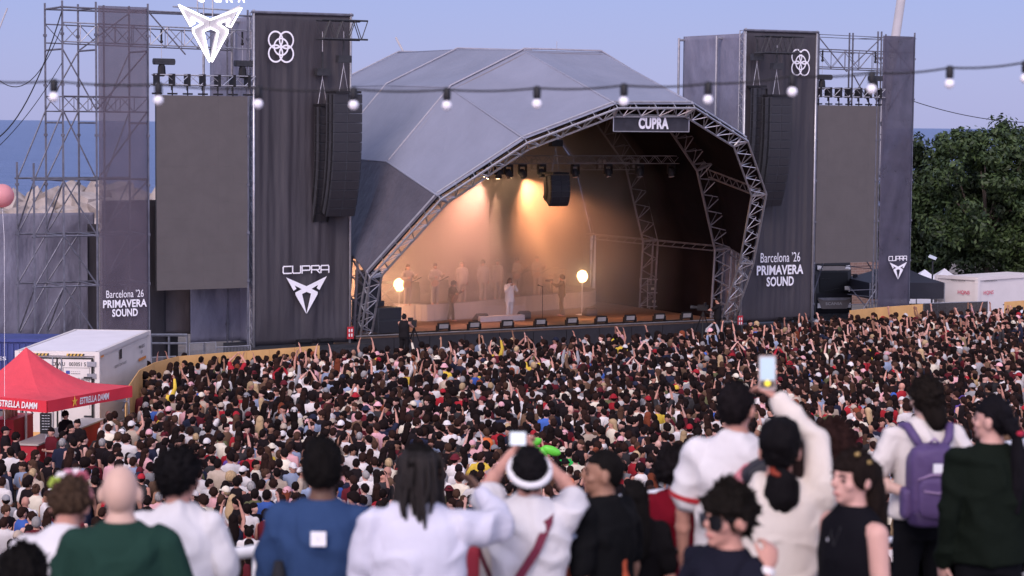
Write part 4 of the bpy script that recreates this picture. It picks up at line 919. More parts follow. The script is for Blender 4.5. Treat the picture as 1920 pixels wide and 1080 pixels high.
for P in ring:
    b=MB(); b.box(Vector((P.x,P.y,1.22))+(PK-P)*.03-Z*0,(.06,.06,2.44)); b.build('tent_leg',ALU,t)
b=MB()
for i in range(4): b.bar(ring[i].lerp(PK,.04)-Z*.25,ring[(i+1)%4].lerp(PK,.04)-Z*.25,.02,4); b.bar(ring[i].lerp(PK,.03)-Z*.5,ring[i].lerp(PK,.5)-Z*1.0,.02,4)
b.build('tent_frame',ALU,t)
# bar counter, tap tower, menu board, fridge and cup stacks
Ct=onz(100,800,1.0); barred=mat('red_bar_front',(.40,.015,.03),.5,.15,2); top_=mat('steel_bar_top',(.45,.40,.38),.35,.1,4)
t=empty('bar_counter',(Ct.x,Ct.y,0),'red fronted bar counter with steel top under the red tent','counter')
P0=onz(95,815,1.02); P1=onz(160,790,1.02); dd=(P1-P0); dd.z=0; dl=dd.length; dd.normalize(); dn=Vector((-dd.y,dd.x,0)); mid=(P0+P1)/2; mid.z=0
P0=mid-dd*(dl/2+1.3); 
b=MB(); b.box(mid-dd*.6+Z*.5,(dl+2.6,.6,.96),(dd,dn,Z)); b.build('counter_front',barred,t); b=MB(); b.box(mid-dd*.6+Z*1.0,(dl+2.7,.75,.05),(dd,dn,Z)); b.build('counter_top',top_,t)
t=empty('drinks_cooler',tuple(mid+dn*1.5),'red drinks cooler with raised glass lid behind the bar counter','cooler'); b=MB(); b.box(mid+dn*1.9+dd*.2+Z*.65,(1.6,.7,1.3),(dd,dn,Z)); b.build('cooler_body',barred,t)
b=MB(); b.bar(mid+dn*1.5+dd*.9+Z*1.3,mid+dn*1.9+dd*.5+Z*1.9,.02,4); b.build('lid_stay',STEEL,t)
P=onz(86,757+25,1.9); P=Vector(C1)+(PK-C1)*.03; t2=empty('menu_board',tuple(P-Z*.6),'small black menu board tied to the front tent leg','sign'); d_=Vector((1,0,0))
b=MB(); b.box(Vector((P.x,P.y-.08,1.85)),(.34,.03,.6)); b.build('board',BLACK,t2)
for k in range(6): text_obj('-'*4+' --- '+'-'*3,Vector((P.x,P.y-.105,2.08-k*.08)),(1,0,0),Z,.012,.22,LOGOW,t2)
cupm=mat('kraft_cups',(.55,.33,.25),.7,.1,4)
for k in range(7):
    P=mid+dn*(1.85+.1*(k%2))+dd*(-.5+k*.14)+Z*1.3; b=MB(); b.lathe(P,[(.05,0),(.055,.45+.08*((k*7)%3)),(.04,.46+.08*((k*7)%3))],8); b.build('cup_stack',cupm,None,True,label='tall stack of paper cups on the red cooler behind the bar',cat='cups',group='paper cup stacks')
P=mid+dn*2.3-dd*1.4; t=empty('drinks_fridge',tuple(P),'upright glass door fridge with coloured cans behind the bar','fridge'); b=MB(); b.box(P+Z*.98,(.7,.6,1.95),(dd,dn,Z)); b.build('fridge_body',WHITE,t)
fr=random.Random(5); b=MB(); b.box(P+Z*1.05-dn*.31,(.56,.02,1.6),(dd,dn,Z)); b.build('fridge_door',mat('lit_fridge_door',(.55,.65,.75),.3,.1,3,emit=.35,ecol=(.8,.9,1)),t)
for k,(cl) in enumerate([(.05,.1,.5),(.6,.6,.1),(.1,.4,.15),(.5,.05,.05)]):
    b=MB()
    for j in range(6): b.lathe(P+Z*(.45+.36*k)-dn*.34+dd*(-.22+j*.088),[(.035,0),(.035,.22)],7)
    b.build('can_row',mat('can_colour',cl,.4,0,1),t)
# pink balloon
P=atY(4,367,62); t=empty('pink_balloon',tuple(P),'round pale pink balloon at the far left edge','balloon'); b=MB(); b.ball(P,.345,24,16); b.build('balloon_skin',mat('pink_latex',(.80,.38,.40),.35,.03,1,trans=.4),t,True); b=MB(); b.tube([P-Z*.34,P-Z*1.2+Vector((.05,0,0)),Vector((P.x,P.y,0))],.006,4); b.build('balloon_string',LOGOW,t)
# ================================================================== RIGHT SIDE
# truck: black cab with box body behind
tr_=onz(1562,604,0); TZ=math.radians(14); P=pl(1562,610,104); P.z=0; tu=Vector((cos(TZ),sin(TZ),0)); tv=Vector((-sin(TZ),cos(TZ),0))
tk=empty('articulated_truck',tuple(P),'black articulated truck parked nose first beside the right tower','truck')
paint=mat('black_truck_paint',(.010,.010,.016),.35,.2,1,spec=.3); glassm=mat('dark_windscreen',(.006,.006,.008),.35,0,1,spec=.12); grey=mat('grey_truck_trim',(.20,.175,.17),.4,.1,3)
Wt=2.05
def tb(x,y,z): return P+tu*x+tv*y+Z*z
prof=[(-.0,.55),(-.06,1.0),(-.05,1.75),(.12,2.9),(.22,3.2),(.55,3.72),(1.0,3.8),(2.2,3.75),(2.2,.55)]
b=MB(); b.slab([tb(-Wt/2,y,z) for y,z in prof],tu*Wt); fixn(b.build('cab',paint,tk))
b=MB(); b.slab([tb(-Wt/2+.2,-.075,1.78),tb(Wt/2-.2,-.075,1.78),tb(Wt/2-.22,.09,2.85),tb(-Wt/2+.22,.09,2.85)],-tv*.02); fixn(b.build('windscreen',glassm,tk))
b=MB(); b.slab([tb(-Wt/2+.15,.10,2.95),tb(Wt/2-.15,.10,2.95),tb(Wt/2-.25,.2,3.18),tb(-Wt/2+.25,.2,3.18)],-tv*.12); fixn(b.build('sun_visor',grey,tk))
b=MB(); b.slab([tb(-Wt/2+.1,.14,3.22),tb(Wt/2-.1,.14,3.22),tb(Wt/2-.45,.5,3.68),tb(-Wt/2+.45,.5,3.68)],-tv*.06); fixn(b.build('roof_fairing',paint,tk))
lamp=mat('headlamp_glass',(.7,.68,.7),.2,0,1)
for s in (-1,1):
    b=MB(); b.slab([tb(s*(Wt/2-.08),.07,3.0),tb(s*(Wt/2-.4),.07,3.0),tb(s*(Wt/2-.32),.12,3.2),tb(s*(Wt/2-.1),.12,3.22)],-tv*.06); fixn(b.build('roof_light',lamp,tk))
    b=MB(); b.slab([tb(s*(Wt/2-.06),-.09,.95),tb(s*(Wt/2-.45),-.09,.95),tb(s*(Wt/2-.35),-.09,1.15),tb(s*(Wt/2-.08),-.09,1.22)],-tv*.04); fixn(b.build('headlight',lamp,tk))
    b=MB(); b.box(tb(s*(Wt/2+.17),-.05,2.4),(.2,.16,.7),(tu,tv,Z)); b.bar(tb(s*Wt/2,.1,2.7),tb(s*(Wt/2+.17),-.02,2.7),.03,5); b.build('wing_mirror',paint,tk)
    for y in (.9,6.2,7.5):
        w=MB(); w.lathe(tb(s*(Wt/2-.3),y,.5),[(.3,0),(.5,.02),(.5,.28),(.3,.3)],18,tu*s); wo_=w.build('wheel',BLACK,tk); w=MB(); w.lathe(tb(s*(Wt/2+.0),y,.5),[(.05,0),(.28,.01)],14,tu*s); w.build('rim',STEEL,wo_)
b=MB(); b.slab([tb(-Wt/2+.05,-.09,1.45),tb(Wt/2-.05,-.09,1.45),tb(Wt/2-.3,-.09,.9),tb(-Wt/2+.3,-.09,.9)],-tv*.05); fixn(b.build('grille_panel',grey,tk))
b=MB(); b.slab([tb(-Wt/2+.03,-.15,1.5),tb(Wt/2-.03,-.15,1.5),tb(Wt/2-.4,-.15,1.36),tb(-Wt/2+.4,-.15,1.36)],-tv*.02); fixn(b.build('chrome_strip',STEEL,tk))
b=MB(); b.box(tb(0,-.05,.45),(Wt-.1,.25,.35),(tu,tv,Z)); b.box(tb(0,-.19,.6),(1.0,.03,.08),(tu,tv,Z)); b.build('bumper',DARK,tk)
text_obj('SCANIA',tb(-.05,-.17,1.18),tu,Z,.15,.95,mat('chrome_letters',(.6,.58,.58),.4,0,1),tk,bold=.01)
b=MB(); b.box(tb(.75,-.06,1.95),(.3,.03,.3),(tu,tv,Z)); b.build('windscreen_card',WHITE,tk)
b=MB(); b.box(tb(-.55,-.02,2.5),(.6,.03,.02),(tu,tv,Z)); b.bar(tb(-.6,-.1,1.85),tb(.3,-.08,2.0),.01,4); b.build('wiper',DARK,tk)
b=MB(); b.box(tb(0,6.2,2.4),(Wt+.1,7.6,2.7),(tu,tv,Z)); b.build('trailer_box',mat('dark_trailer',(.03,.03,.04),.5,.1,2),tk)
# brick wall behind
brk=bpy.data.materials.new('brick_wall'); brk.use_nodes=True; n=brk.node_tree; bt=n.nodes.new('ShaderNodeTexBrick'); bt.inputs['Color1'].default_value=(.26,.15,.12,1); bt.inputs['Color2'].default_value=(.2,.12,.10,1); bt.inputs['Mortar'].default_value=(.3,.22,.2,1); bt.inputs['Scale'].default_value=1.6
tc=n.nodes.new('ShaderNodeTexCoord'); mp=n.nodes.new('ShaderNodeMapping'); mp.inputs['Rotation'].default_value=(pi/2,0,0); n.links.new(tc.outputs['Object'],mp.inputs[0]); n.links.new(mp.outputs[0],bt.inputs[0]); n.links.new(bt.outputs[0],n.nodes['Principled BSDF'].inputs[0]); n.nodes['Principled BSDF'].inputs['Roughness'].default_value=.9
b=MB(); p=pl(1595,490,116); q=pl(1650,490,116); b.slab([Vector((p.x,p.y,0)),Vector((q.x,q.y,0)),Vector((q.x,q.y,q.z)),Vector((p.x,p.y,q.z))],(0,.4,0)); fixn(b.build('brick_wall',brk,None,label='patch of weathered brick wall between the truck and the narrow banner',cat='wall'))
# black canopy and white canopies
def canopy(c,w,h0,h1,mt,lab,dirx=Vector((1,0,0)),val=.35,name='pop_up_canopy',grp=None):
    dy=Vector((-dirx.y,dirx.x,0)); R_=[c+dirx*(sx*w/2)+dy*(sy*w/2)+Z*h0 for sx,sy in ((-1,-1),(1,-1),(1,1),(-1,1))]; pk_=c+Z*h1
    t=empty(name,tuple(c),lab,'tent',grp); b=MB()
    for i in range(4):
        a,e=R_[i],R_[(i+1)%4]; m_=MB(); m_.grid(lambda x,y:a.lerp(e,x).lerp(pk_,y)-Z*(.12*sin(pi*y)),6,6); b.add(m_.v,m_.f); m_=MB(); m_.grid(lambda x,y:a.lerp(e,x).lerp(pk_,y)-Z*(.12*sin(pi*y)+.02),6,6); b.add(m_.v,[q[::-1] for q in m_.f])
    b.build('canopy_roof',mt,t,True); b=MB()
    for i in range(4): a,e=R_[i],R_[(i+1)%4]; d_=(e-a).normalized(); b.slab([a-Z*val,e-Z*val,e,a],Vector((-d_.y,d_.x,0))*.015)
    fixn(b.build('valance',mt,t))
    for q in R_: b=MB(); b.bar(Vector((q.x,q.y,0)),q,.03,5); b.build('canopy_leg',STEEL,t)
bcan=mat('black_canopy_fabric',(.022,.021,.032),.6,.1,2); wcan=mat('white_canopy_fabric',(.78,.77,.86),.6,.04,2,trans=.2)
c=atY(1676,530,113.5); c.z=0; canopy(c,4.1,2.5,3.5,bcan,'black pop-up canopy behind the narrow banner on the right',dirx=Vector((.985,.17,0)),val=.85)
for (x,y,Y,lab) in ((1734,505,126,'white pop-up canopy, the left of two peaks above the black canopy'),(1771,503,128,'white pop-up canopy, the right of two peaks near the cabin')):
    c=atY(x,y,Y); h=c.z; c.z=0; canopy(c,4.6,h-1.5,h,wcan,lab,grp='white canopies')
# lamp post with solar panel
P=atY(1749,484,117); t=empty('solar_lamp_post',(P.x,P.y,0),'thin dark post topped by a small bright solar panel','lamp post'); b=MB(); b.bar((P.x,P.y,0),(P.x,P.y,P.z-.15),.06,6,.04); b.build('post',DARK,t)
b=MB(); b.slab([Vector((P.x-.28,P.y-.2,P.z+.06)),Vector((P.x+.1,P.y-.25,P.z-.1)),Vector((P.x+.3,P.y+.3,P.z-.02)),Vector((P.x-.1,P.y+.35,P.z+.14))],Z*.04); fixn(b.build('solar_panel',mat('bright_panel',(.75,.78,.85),.15,0,1),t))
# white site cabin with air conditioner
cab=mat('cream_cabin_paint',(.66,.60,.60),.5,.05,1,bump=.004,bsc=4); A=onz(1833,522,2.65); cu_=onz(1768,522,2.65)
u=(A-atY(1768,526,A.y+1.8)); u.z=0; LLc=u.length+.0; u.normalize(); v=Vector((-u.y,u.x,0))
rt=atY(1960,518,A.y-.0); w2=(Vector((1,.30,0))).normalized(); 
t=empty('site_cabin',(A.x,A.y,0),'cream site cabin with red lettering and an air conditioner in front of the tree','cabin'); H=2.65
u=Vector((cos(radians(-42)),sin(radians(-42)),0)); w2=Vector((cos(radians(40)),sin(radians(40)),0))
Lw=2.45; LL2=6.1
b=MB(); c=A-u*Lw/2+w2*LL2/2; b.box(Vector((c.x,c.y,H/2)),(Lw,LL2,H),(u,w2.cross(Z)*-1 if 0 else w2,Z)); fixn(b.build('cabin_body',cab,t))
b=MB()
for zz in (H-.02,.08):
    b.box(Vector((A.x,A.y,zz))-u*Lw/2-w2*.03,(Lw+.1,.1,.18),(u,w2,Z)); b.box(Vector((A.x,A.y,zz))+w2*LL2/2+u*.03,(.1,LL2+.1,.18),(u,w2,Z))
b.box(Vector((A.x,A.y,H/2)),(.2,.2,H),(u,w2,Z)); b.box(Vector((A.x,A.y,H/2))-u*Lw,(.2,.2,H),(u,w2,Z)); b.build('cabin_frame',cab,t)
redp=mat('red_print',(.55,.03,.10),.6,0,1)
fa=lambda x,z:Vector((A.x,A.y,z))-u*x-w2*.09; fb=lambda y,z:Vector((A.x,A.y,z))+w2*y+u*.09
text_obj('HQNS',fa(.75,1.85),u,Z,.24,.72,redp,t,bold=.01); text_obj('OPEN RENTA',fa(1.1,H-.17),u,Z,.08,.85,prn,t); text_obj('HQNS',fb(.85,1.85),w2,Z,.24,.85,redp,t,bold=.01); text_obj('OPEN RENTA',fb(1.0,H-.17),w2,Z,.08,1.1,prn,t)
ac=empty('air_conditioner',tuple(fa(Lw-.1,1.5)),'white air conditioning unit on the left corner of the cream cabin','air conditioner'); P=fa(Lw+.1,1.9)-w2*.2; b=MB(); b.box(P,(.95,.4,.75),(u,w2,Z)); b.build('unit_case',WHITE,ac); b=MB(); b.lathe(P-w2*.2-u*.1,[(.27,0),(.27,.03),(.2,.03)],16,-w2); b.build('fan_grille',DARK,ac)
b=MB(); b.box(P-Z*.45,(1.1,.5,.06),(u,w2,Z)); b.build('bracket',STEEL,ac)
# second longer cabin row to the right edge and beyond
A2c=A+w2*LL2*1.02
# ---- trees
barkm=mat('tree_bark',(.09,.07,.06),.9,.3,4)
def leafmat(nm,c0,c1):
    M=bpy.data.materials.new(nm); M.use_nodes=True; n=M.node_tree; b_=n.nodes['Principled BSDF']; b_.inputs['Roughness'].default_value=.55; b_.inputs['Specular IOR Level'].default_value=.3
    ge=n.nodes.new('ShaderNodeNewGeometry'); r_=n.nodes.new('ShaderNodeValToRGB'); r_.color_ramp.elements[0].color=(*c0,1); r_.color_ramp.elements[1].color=(*c1,1); n.links.new(ge.outputs['Random Per Island'],r_.inputs[0]); n.links.new(r_.outputs[0],b_.inputs['Base Color']); return M
lf=[leafmat('dark_foliage',(.009,.017,.008),(.040,.062,.023)),leafmat('mid_foliage',(.011,.023,.009),(.055,.086,.026))]
def tree(base,h,rad,n_,seed,lab,mt,zlow=.2,leaf=.17):
    R=random.Random(seed); t=empty('broadleaf_tree',tuple(base),lab,'tree','trees at the right edge'); b=MB(); tips=[]
    b.tube([base,base+Vector((.1,0,h*.25)),base+Vector((-.1,.1,h*.5))],[.28,.22,.16],8)
    for k in range(16):
        a_=R.uniform(0,6.28); z0=h*R.uniform(.15,.5); rr_=rad*R.uniform(.4,.85); z1=h*R.uniform(.35,.93); p0=base+Z*z0; p3=base+Vector((cos(a_)*rr_,sin(a_)*rr_,z1)); p1=p0.lerp(p3,.5)+Z*.4
        b.tube([p0,p1,p3],[.1,.07,.03],5); tips.append(p3)
    b.build('trunk',barkm,t,True)
    # clumps spread over the crown
    cl=[]
    for k in range(230):
        while True:
            q=Vector((R.uniform(-1,1),R.uniform(-1,1),R.uniform(-1,1)))
            if .35<q.length<1: break
        q=q.normalized()*(q.length**.45)
        zc=h*(zlow+(1-zlow)*.5); c=base+Vector((q.x*rad,q.y*rad,zc+q.z*h*(1-zlow)*.5)); c+=Vector((noise.noise(c*.3),noise.noise(c*.3+Vector((5,5,5))),noise.noise(c*.3+Vector((9,1,4)))))*1.6
        cl.append((c,R.uniform(.35,1.05)))
    V=[];Fc=[]
    for i in range(n_):
        c,r_=cl[R.randrange(len(cl))]; q=Vector((R.gauss(0,1),R.gauss(0,1),R.gauss(0,1))).normalized()*(r_*R.random()**.4); P=c+Vector((q.x,q.y,q.z*.75))
        nrm=(q.normalized()+Vector((R.gauss(0,.5),R.gauss(0,.5),R.gauss(.4,.4)))).normalized(); a_=nrm.orthogonal().normalized(); a_=Matrix.Rotation(R.uniform(0,6.28),3,nrm)@a_; b_=nrm.cross(a_); s_=leaf*R.uniform(.6,1.3)
        k=len(V); V+=[P-a_*s_,P-b_*s_*.45,P+a_*s_,P+b_*s_*.45]; Fc.append((k,k+1,k+2,k+3))
    b=MB(); b.add(V,Fc); b.build('crown',mt,t)
tree(atY(1785,560,134)*Vector((1,1,0)) if 0 else Vector((27.0,134,0)),9.9,3.9,24000,11,'dark leafy tree with a ragged top right of the narrow banner',lf[0])
tree(Vector((28.7,129,0)),11.0,4.2,28000,12,'tallest dark green tree behind the site cabin',lf[1])
tree(Vector((33.0,131,0)),10.5,4.4,32000,13,'dark green tree cut by the right edge of the photo',lf[0])
tree(Vector((25.3,138,0)),6.6,3.0,22000,14,'low dark tree filling the gap beside the narrow banner',lf[0],zlow=.05)
tree(Vector((34.0,127,0)),7.0,4.2,22000,15,'low yellowish green shrubby tree in front of the tall trees',lf[1],zlow=.05)
tree(Vector((30.2,131,0)),6.8,4.0,22000,16,'dark dense low tree behind the white canopies',lf[0],zlow=.02)
# ---- leaning masts far away
for (x0,y0,x1,y1,Y,r,lab) in ((1676,90,1694,-30,170,.42,'tall leaning pale mast rising behind the right scaffold'),(760,104,742,70,160,.09,'thin pale mast above the ridge of the stage roof'),(-4,60,14,15,190,.08,'very faint thin mast at the upper left corner')):
    p=atY(x0,y0,Y); q=atY(x1,y1,Y); d_=(q-p); base=p-d_*((p.z)/d_.z); b=MB(); b.bar(base,q,r*1.1,10,r*.85); b.build('leaning_mast',mat('pale_mast',(.36,.34,.37),.6,.05,1),None,True,label=lab,cat='mast')
# ---- cables
def cable(pts,r,lab,mt=BLACK,sag=0,name='cable'):
    b=MB(); P=[]
    for i in range(len(pts)-1):
        for k in range(16): q=pts[i].lerp(pts[i+1],k/16); P.append(q-Z*(sag*4*(k/16)*(1-k/16)))
    P.append(pts[-1]); b.tube(P,r,5); return b.build(name,mt,None,True,label=lab,cat='cable')
cable([pl(116,20,95),pl(-20,268,93)],.025,'sagging black cable from the top of the left scaffold',sag=1.0)
cable([pl(116,50,95),pl(-20,130,96)],.018,'thin cable sagging off the upper left scaffold',sag=1.4)
cable([pl(116,118,95),pl(-20,290,93)],.015,'very thin guy line left of the scaffold, lower of the group',sag=.3)
cable([pl(1713,190,97),pl(1960,230,97)],.02,'long thin cable running right from the narrow banner tower',sag=.3)
# ---- festoon string
Yb=11.2; bulbs=[(101,152),(297,158),(484,165),(663,167),(838,168),(1007,165),(1170,160),(1328,157),(1486,142),(1635,137),(1781,127),(1923,117)]
fs=empty('festoon_string',tuple(atY(960,165,Yb)),'string of round white festoon bulbs hanging across the whole view','string lights')
ptsl=[atY(-60,149,Yb)]+[atY(x,y,Yb) for x,y in bulbs]+[atY(2000,113,Yb)]
b=MB(); P=[]
for i in range(len(ptsl)-1):
    for k in range(6): q=ptsl[i].lerp(ptsl[i+1],k/6); P.append(q-Z*(.012*4*(k/6)*(1-k/6)))
P.append(ptsl[-1]); b.tube(P,.0055,6); b.build('cord',BLACK,fs,True)
sockm=mat('black_socket',(.012,.012,.016),.5,.1,5); bulbm=mat('milky_bulb',(.80,.78,.84),.25,.02,4)
for x,y in bulbs:
    q=atY(x,y,Yb); b=MB(); b.lathe(q-Z*.055,[(.018,0),(.021,.01),(.021,.05),(.014,.066)],10); so_=b.build('socket',sockm,fs,True); b=MB(); b.ball(q-Z*.083,.0265,14,10); b.build('bulb',bulbm,so_,True)
# red notices on the tower poles
for (x,y,lab) in ((657,624,'small red notice on the right pole of the left tower'),(1388,602,'small red notice on the left pole of the right tower')):
    P=pl(x,y,94.8); b=MB(); b.box(P,(.30,.03,.52),(T,N,Z)); o=b.build('red_notice',mat('red_notice_print',(.45,.03,.04),.5,0,1),None,label=lab,cat='sign'); b=MB()
    for i,j in ((-1,1),(1,1),(-1,-1),(1,-1)): b.box(P+T*(.06*i)+Z*(.1*j)-N*.02,(.06,.01,.13),(T,N,Z))
    b.build('notice_symbols',WHITE,o)
# ledge lamps on the tower podiums
for (x,y,lab) in ((452,775,''),):
    pass
for (x,y,lab) in ((570,636,'left of two low black floor lamps on the left tower podium'),(610,634,'right of two low black floor lamps on the left tower podium'),(1473,581,'left of two low black floor lamps on the right tower podium'),(1501,578,'right of two low black floor lamps on the right tower podium')):
    P=pl(x,y,94.5); b=MB(); b.box(Vector((P.x,P.y,1.42)),(.62,.3,.10),(T,N,Z)); b.box(Vector((P.x,P.y,1.25)),(.7,.06,.12),(T,N,Z))
    for s in (-1,1): b.box(Vector((P.x,P.y,1.33))+T*.33*s,(.03,.1,.25),(T,N,Z))
    b.build('floor_lamp',BLACK,None,label=lab,cat='stage light',group='podium floor lamps')
# ================================================================== PEOPLE
SKIN=mat('skin','obj',.55,.06,14,spec=.35); HAIR=mat('hair','obj',.8,.35,26,spec=.08,bump=.004,bsc=120,stretch=(1,1,.35)); CLOTH=mat('clothing_fabric','obj',.85,.07,7,bump=.012,bsc=9,stretch=(1,1,.6),spec=.06); CROWD=mat('crowd_people','attr',.8,.10,9,spec=.08)
def loft(b,rings,n=14):
    vs=[];
    for (c,rx,ry) in rings:
        c=Vector(c)
        for i in range(n): a=2*pi*i/n; vs.append(c+Vector((cos(a)*rx,sin(a)*ry,0)))
    k=len(rings); fs=[(j*n+i,j*n+(i+1)%n,(j+1)*n+(i+1)%n,(j+1)*n+i) for j in range(k-1) for i in range(n)]+[tuple(range(n))[::-1],tuple(range((k-1)*n,k*n))]
    return b.add(vs,fs)
def sstep(a,b,x): t=min(1,max(0,(x-a)/(b-a))); return t*t*(3-2*t)
def bender(lean,twist=0,sway=0):
    def f(v):
        v=Vector(v); w=sstep(.92,1.35,v.z); M=Matrix.Rotation(-lean*w,3,'X')@Matrix.Rotation(sway*w,3,'Y')@Matrix.Rotation(twist*w,3,'Z'); p=Vector((0,0,.95)); return p+M@(v-p)
    return f
def headmat(P):
    bd=bender(P.get('lean',0),P.get('twist',0),P.get('sway',0)); nk=bd((0,0,1.49)); hy,hp,hr=P.get('head',(0,0,0))
    return Matrix.Translation(nk)@Matrix.Rotation(-P.get('lean',0)*.8,4,'X')@Matrix.Rotation(hy,4,'Z')@Matrix.Rotation(hp,4,'X')@Matrix.Rotation(hr,4,'Y')@Matrix.Translation((0,0,-1.49-P.get('drop',.022)))
def limb(b,pts,rs,n=10):
    P=[];R=[]
    for i in range(len(pts)-1):
        for k in range(3): P.append(pts[i].lerp(pts[i+1],k/3)); R.append(rs[i]+(rs[i+1]-rs[i])*k/3)
    P.append(pts[-1]);R.append(rs[-1]); b.tube(P,R,n); b.ball(pts[0],rs[0]*.98,n,6); b.ball(pts[-1],rs[-1]*.98,n,6)
    for p,r in zip(pts[1:-1],rs[1:-1]): b.ball(p,r*1.0,n,6)
ARM={'down':((.06,-.03,-.285),(.0,.07,-.25)),'fold':((.05,.0,-.29),(-.16,.2,.02)),'drink':((.05,.02,-.28),(-.04,.2,.12)),'up':((.09,.05,.27),(-.05,.03,.245)),
 'clap':((.11,.12,.22),(-.20,.08,.17)),'phone':((.06,.20,.19),(-.06,.06,.24)),'hip':((.16,-.06,-.24),(-.14,.06,-.2)),'face':((.06,.14,-.2),(-.08,.09,.24)),'reach':((.12,.2,.12),(.05,.2,.14))}
def joints(P):
    bd=bender(P.get('lean',0),P.get('twist',0),P.get('sway',0)); bw=P.get('bulk',1); J={}
    for s,k in ((-1,'armL'),(1,'armR')):
        a=P.get(k,'down'); e,w=ARM[a] if isinstance(a,str) else a
        raise_=max(0,e[2])*.12
        sh=bd((s*.176*bw,0,1.392+raise_)); M3=Matrix.Rotation(P.get('twist',0),3,'Z'); 
        el=sh+M3@Vector((s*e[0],e[1],e[2])); wr=el+M3@Vector((s*w[0],w[1],w[2])); J[s]=(sh,el,wr)
    return bd,J
def body_mb(P,fingers=True):
    b=MB(); bd,J=joints(P); bw=P.get('bulk',1); f=P.get('fem',0)
    T0=[(.82,.150+f*.012,.105),(.93,.163+f*.012,.115),(1.05,.143-f*.012,.10),(1.17,.152-f*.008,.11),(1.28,.168,.118),(1.37,.176,.11),(1.425,.155,.088),(1.46,.105,.072),(1.49,.068,.062),(1.52,.056,.058)]
    t=MB(); loft(t,[((0,0,z),rx*bw,ry*bw) for z,rx,ry in T0],18); b.add([bd(v) for v in t.v],t.f)
    HM=headmat(P); nk=bd((0,-.005,1.45)); b.tube([nk,nk.lerp(HM@Vector((0,0,1.58)),.5),HM@Vector((0,0.005,1.59))],[.06*bw**.5,.056,.056],12)
    h=MB(); h.ball((0,-.005,1.655),(.077,.097,.103),20,14); h.ball((0,.035,1.592),(.055,.062,.066),16,10); h.ball((0,.075,1.553),(.026,.022,.02),10,6)
    h.ball((0,.099,1.627),(.014,.022,.021),10,6); h.ball((0,.092,1.65),(.009,.014,.03),8,6); h.ball((0,.092,1.585),(.026,.012,.014),10,6)
    for s in (-1,1): h.ball((s*.083,-.008,1.63),(.014,.023,.036),10,8); h.ball((s*.045,.062,1.615),(.024,.024,.022),8,6)
    b.add([HM@Vector(v) for v in h.v],h.f)
    for s in (-1,1):
        sh,el,wr=J[s]; inner=sh+(bd((0,0,1.38))-sh)*.28; limb(b,[inner,sh,el,wr],[.062*bw,.056*bw,.039*bw,.027*bw])
        mid=el.lerp(wr,.3); b.ball(mid,(.042*bw,.042*bw,.05),10,6)
        d=(wr-el).normalized(); body_c=bd((0,.05,1.2)); side=(body_c-wr); side=(side-d*side.dot(d)).normalized(); nr=d.cross(side)   # nr: thumb-ward axis
        if nr.z<0 and abs(d.z)<.8: nr=-nr
        M=Matrix((side*.015+Vector((0,0,0)),nr,d)).transposed(); R3=Matrix((side,nr,d)).transposed()
        pc=wr+d*.052; b.ball(pc,(.016,.041,.052),12,8,R3)
        if fingers:
            cu=P.get('curl',.35)
            for i,(o,L,r) in enumerate(((.030,.072,.0092),(.011,.080,.0095),(-.009,.075,.009),(-.028,.060,.0082))):
                p=wr+d*.085+nr*o; q=p+d*L*.5+side*L*.5*cu+nr*o*.15; e=q+(d*(1-cu)+side*(cu*1.3)).normalized()*L*.5; b.tube([p-d*.02,p,q,e],[r,r*1.02,r*.95,r*.75],7)
            p=wr+d*.03+nr*.03; q=p+d*.035+nr*.03+side*.008; e=q+d*.03+nr*.008+side*.012; b.tube([p-d*.01,p,q,e],[.011,.012,.0105,.0085],7)
    for s in (-1,1):
        st_=P.get('step',0)*s; hp=Vector((s*.088,0,.9)); kn=Vector((s*.10,.02+st_*.2,.49)); an=Vector((s*.105,-.02+st_*.35,.085)); limb(b,[hp,kn,an],[.085*bw,.058,.04]); b.ball(an+Vector((0,.06,-.045)),(.042,.125,.042),10,6)
    return b
def shirt_mb(P,kind='tee',loose=.022,hem=.86):
    b=MB(); bd,J=joints(P); bw=P.get('bulk',1)
    L=loose; TT=[(hem,.170+L*1.3,.125+L*1.3),(.95,.172+L,.124+L),(1.05,.16+L*.9,.112+L),(1.17,.163+L*.8,.12+L*.8),(1.28,.176+L*.7,.126+L*.7),(1.365,.182+L*.5,.118+L*.5),(1.41,.178+L*.4,.108+L*.4),(1.445,.142+L*.3,.096+L*.2),(1.475,.112+L*.1,.086),(1.502,.079,.077)]
    t=MB(); loft(t,[((0,0,z),rx*bw,ry*bw) for z,rx,ry in TT],22); b.add([bd(v) for v in t.v],t.f)
    if kind!='tank':
        for s in (-1,1):
            sh,el,wr=J[s]; inner=sh+(bd((0,0,1.38))-sh)*.3
            if kind=='tee': e=sh.lerp(el,.72); limb(b,[inner,sh,e],[.069*bw+L*.3,.064*bw+L*.5,.053*bw+L*.9])
            else: limb(b,[inner,sh,el,wr],[.069*bw+L*.3,.064*bw+L*.4,.048*bw+L*.4,.034*bw+L*.3])
    return b
def trouser_mb(P,col=None):
    b=MB(); bw=P.get('bulk',1); loft(b,[((0,0,.80),.165*bw,.12*bw),((0,0,.93),.176*bw,.128*bw),((0,0,1.0),.165*bw,.118*bw)],16)
    for s in (-1,1):
        st_=P.get('step',0)*s; hp=Vector((s*.088,0,.88)); kn=Vector((s*.10,.02+st_*.2,.49)); an=Vector((s*.105,-.02+st_*.35,.10)); limb(b,[hp,kn,an],[.098*bw,.075,.062])
    return b
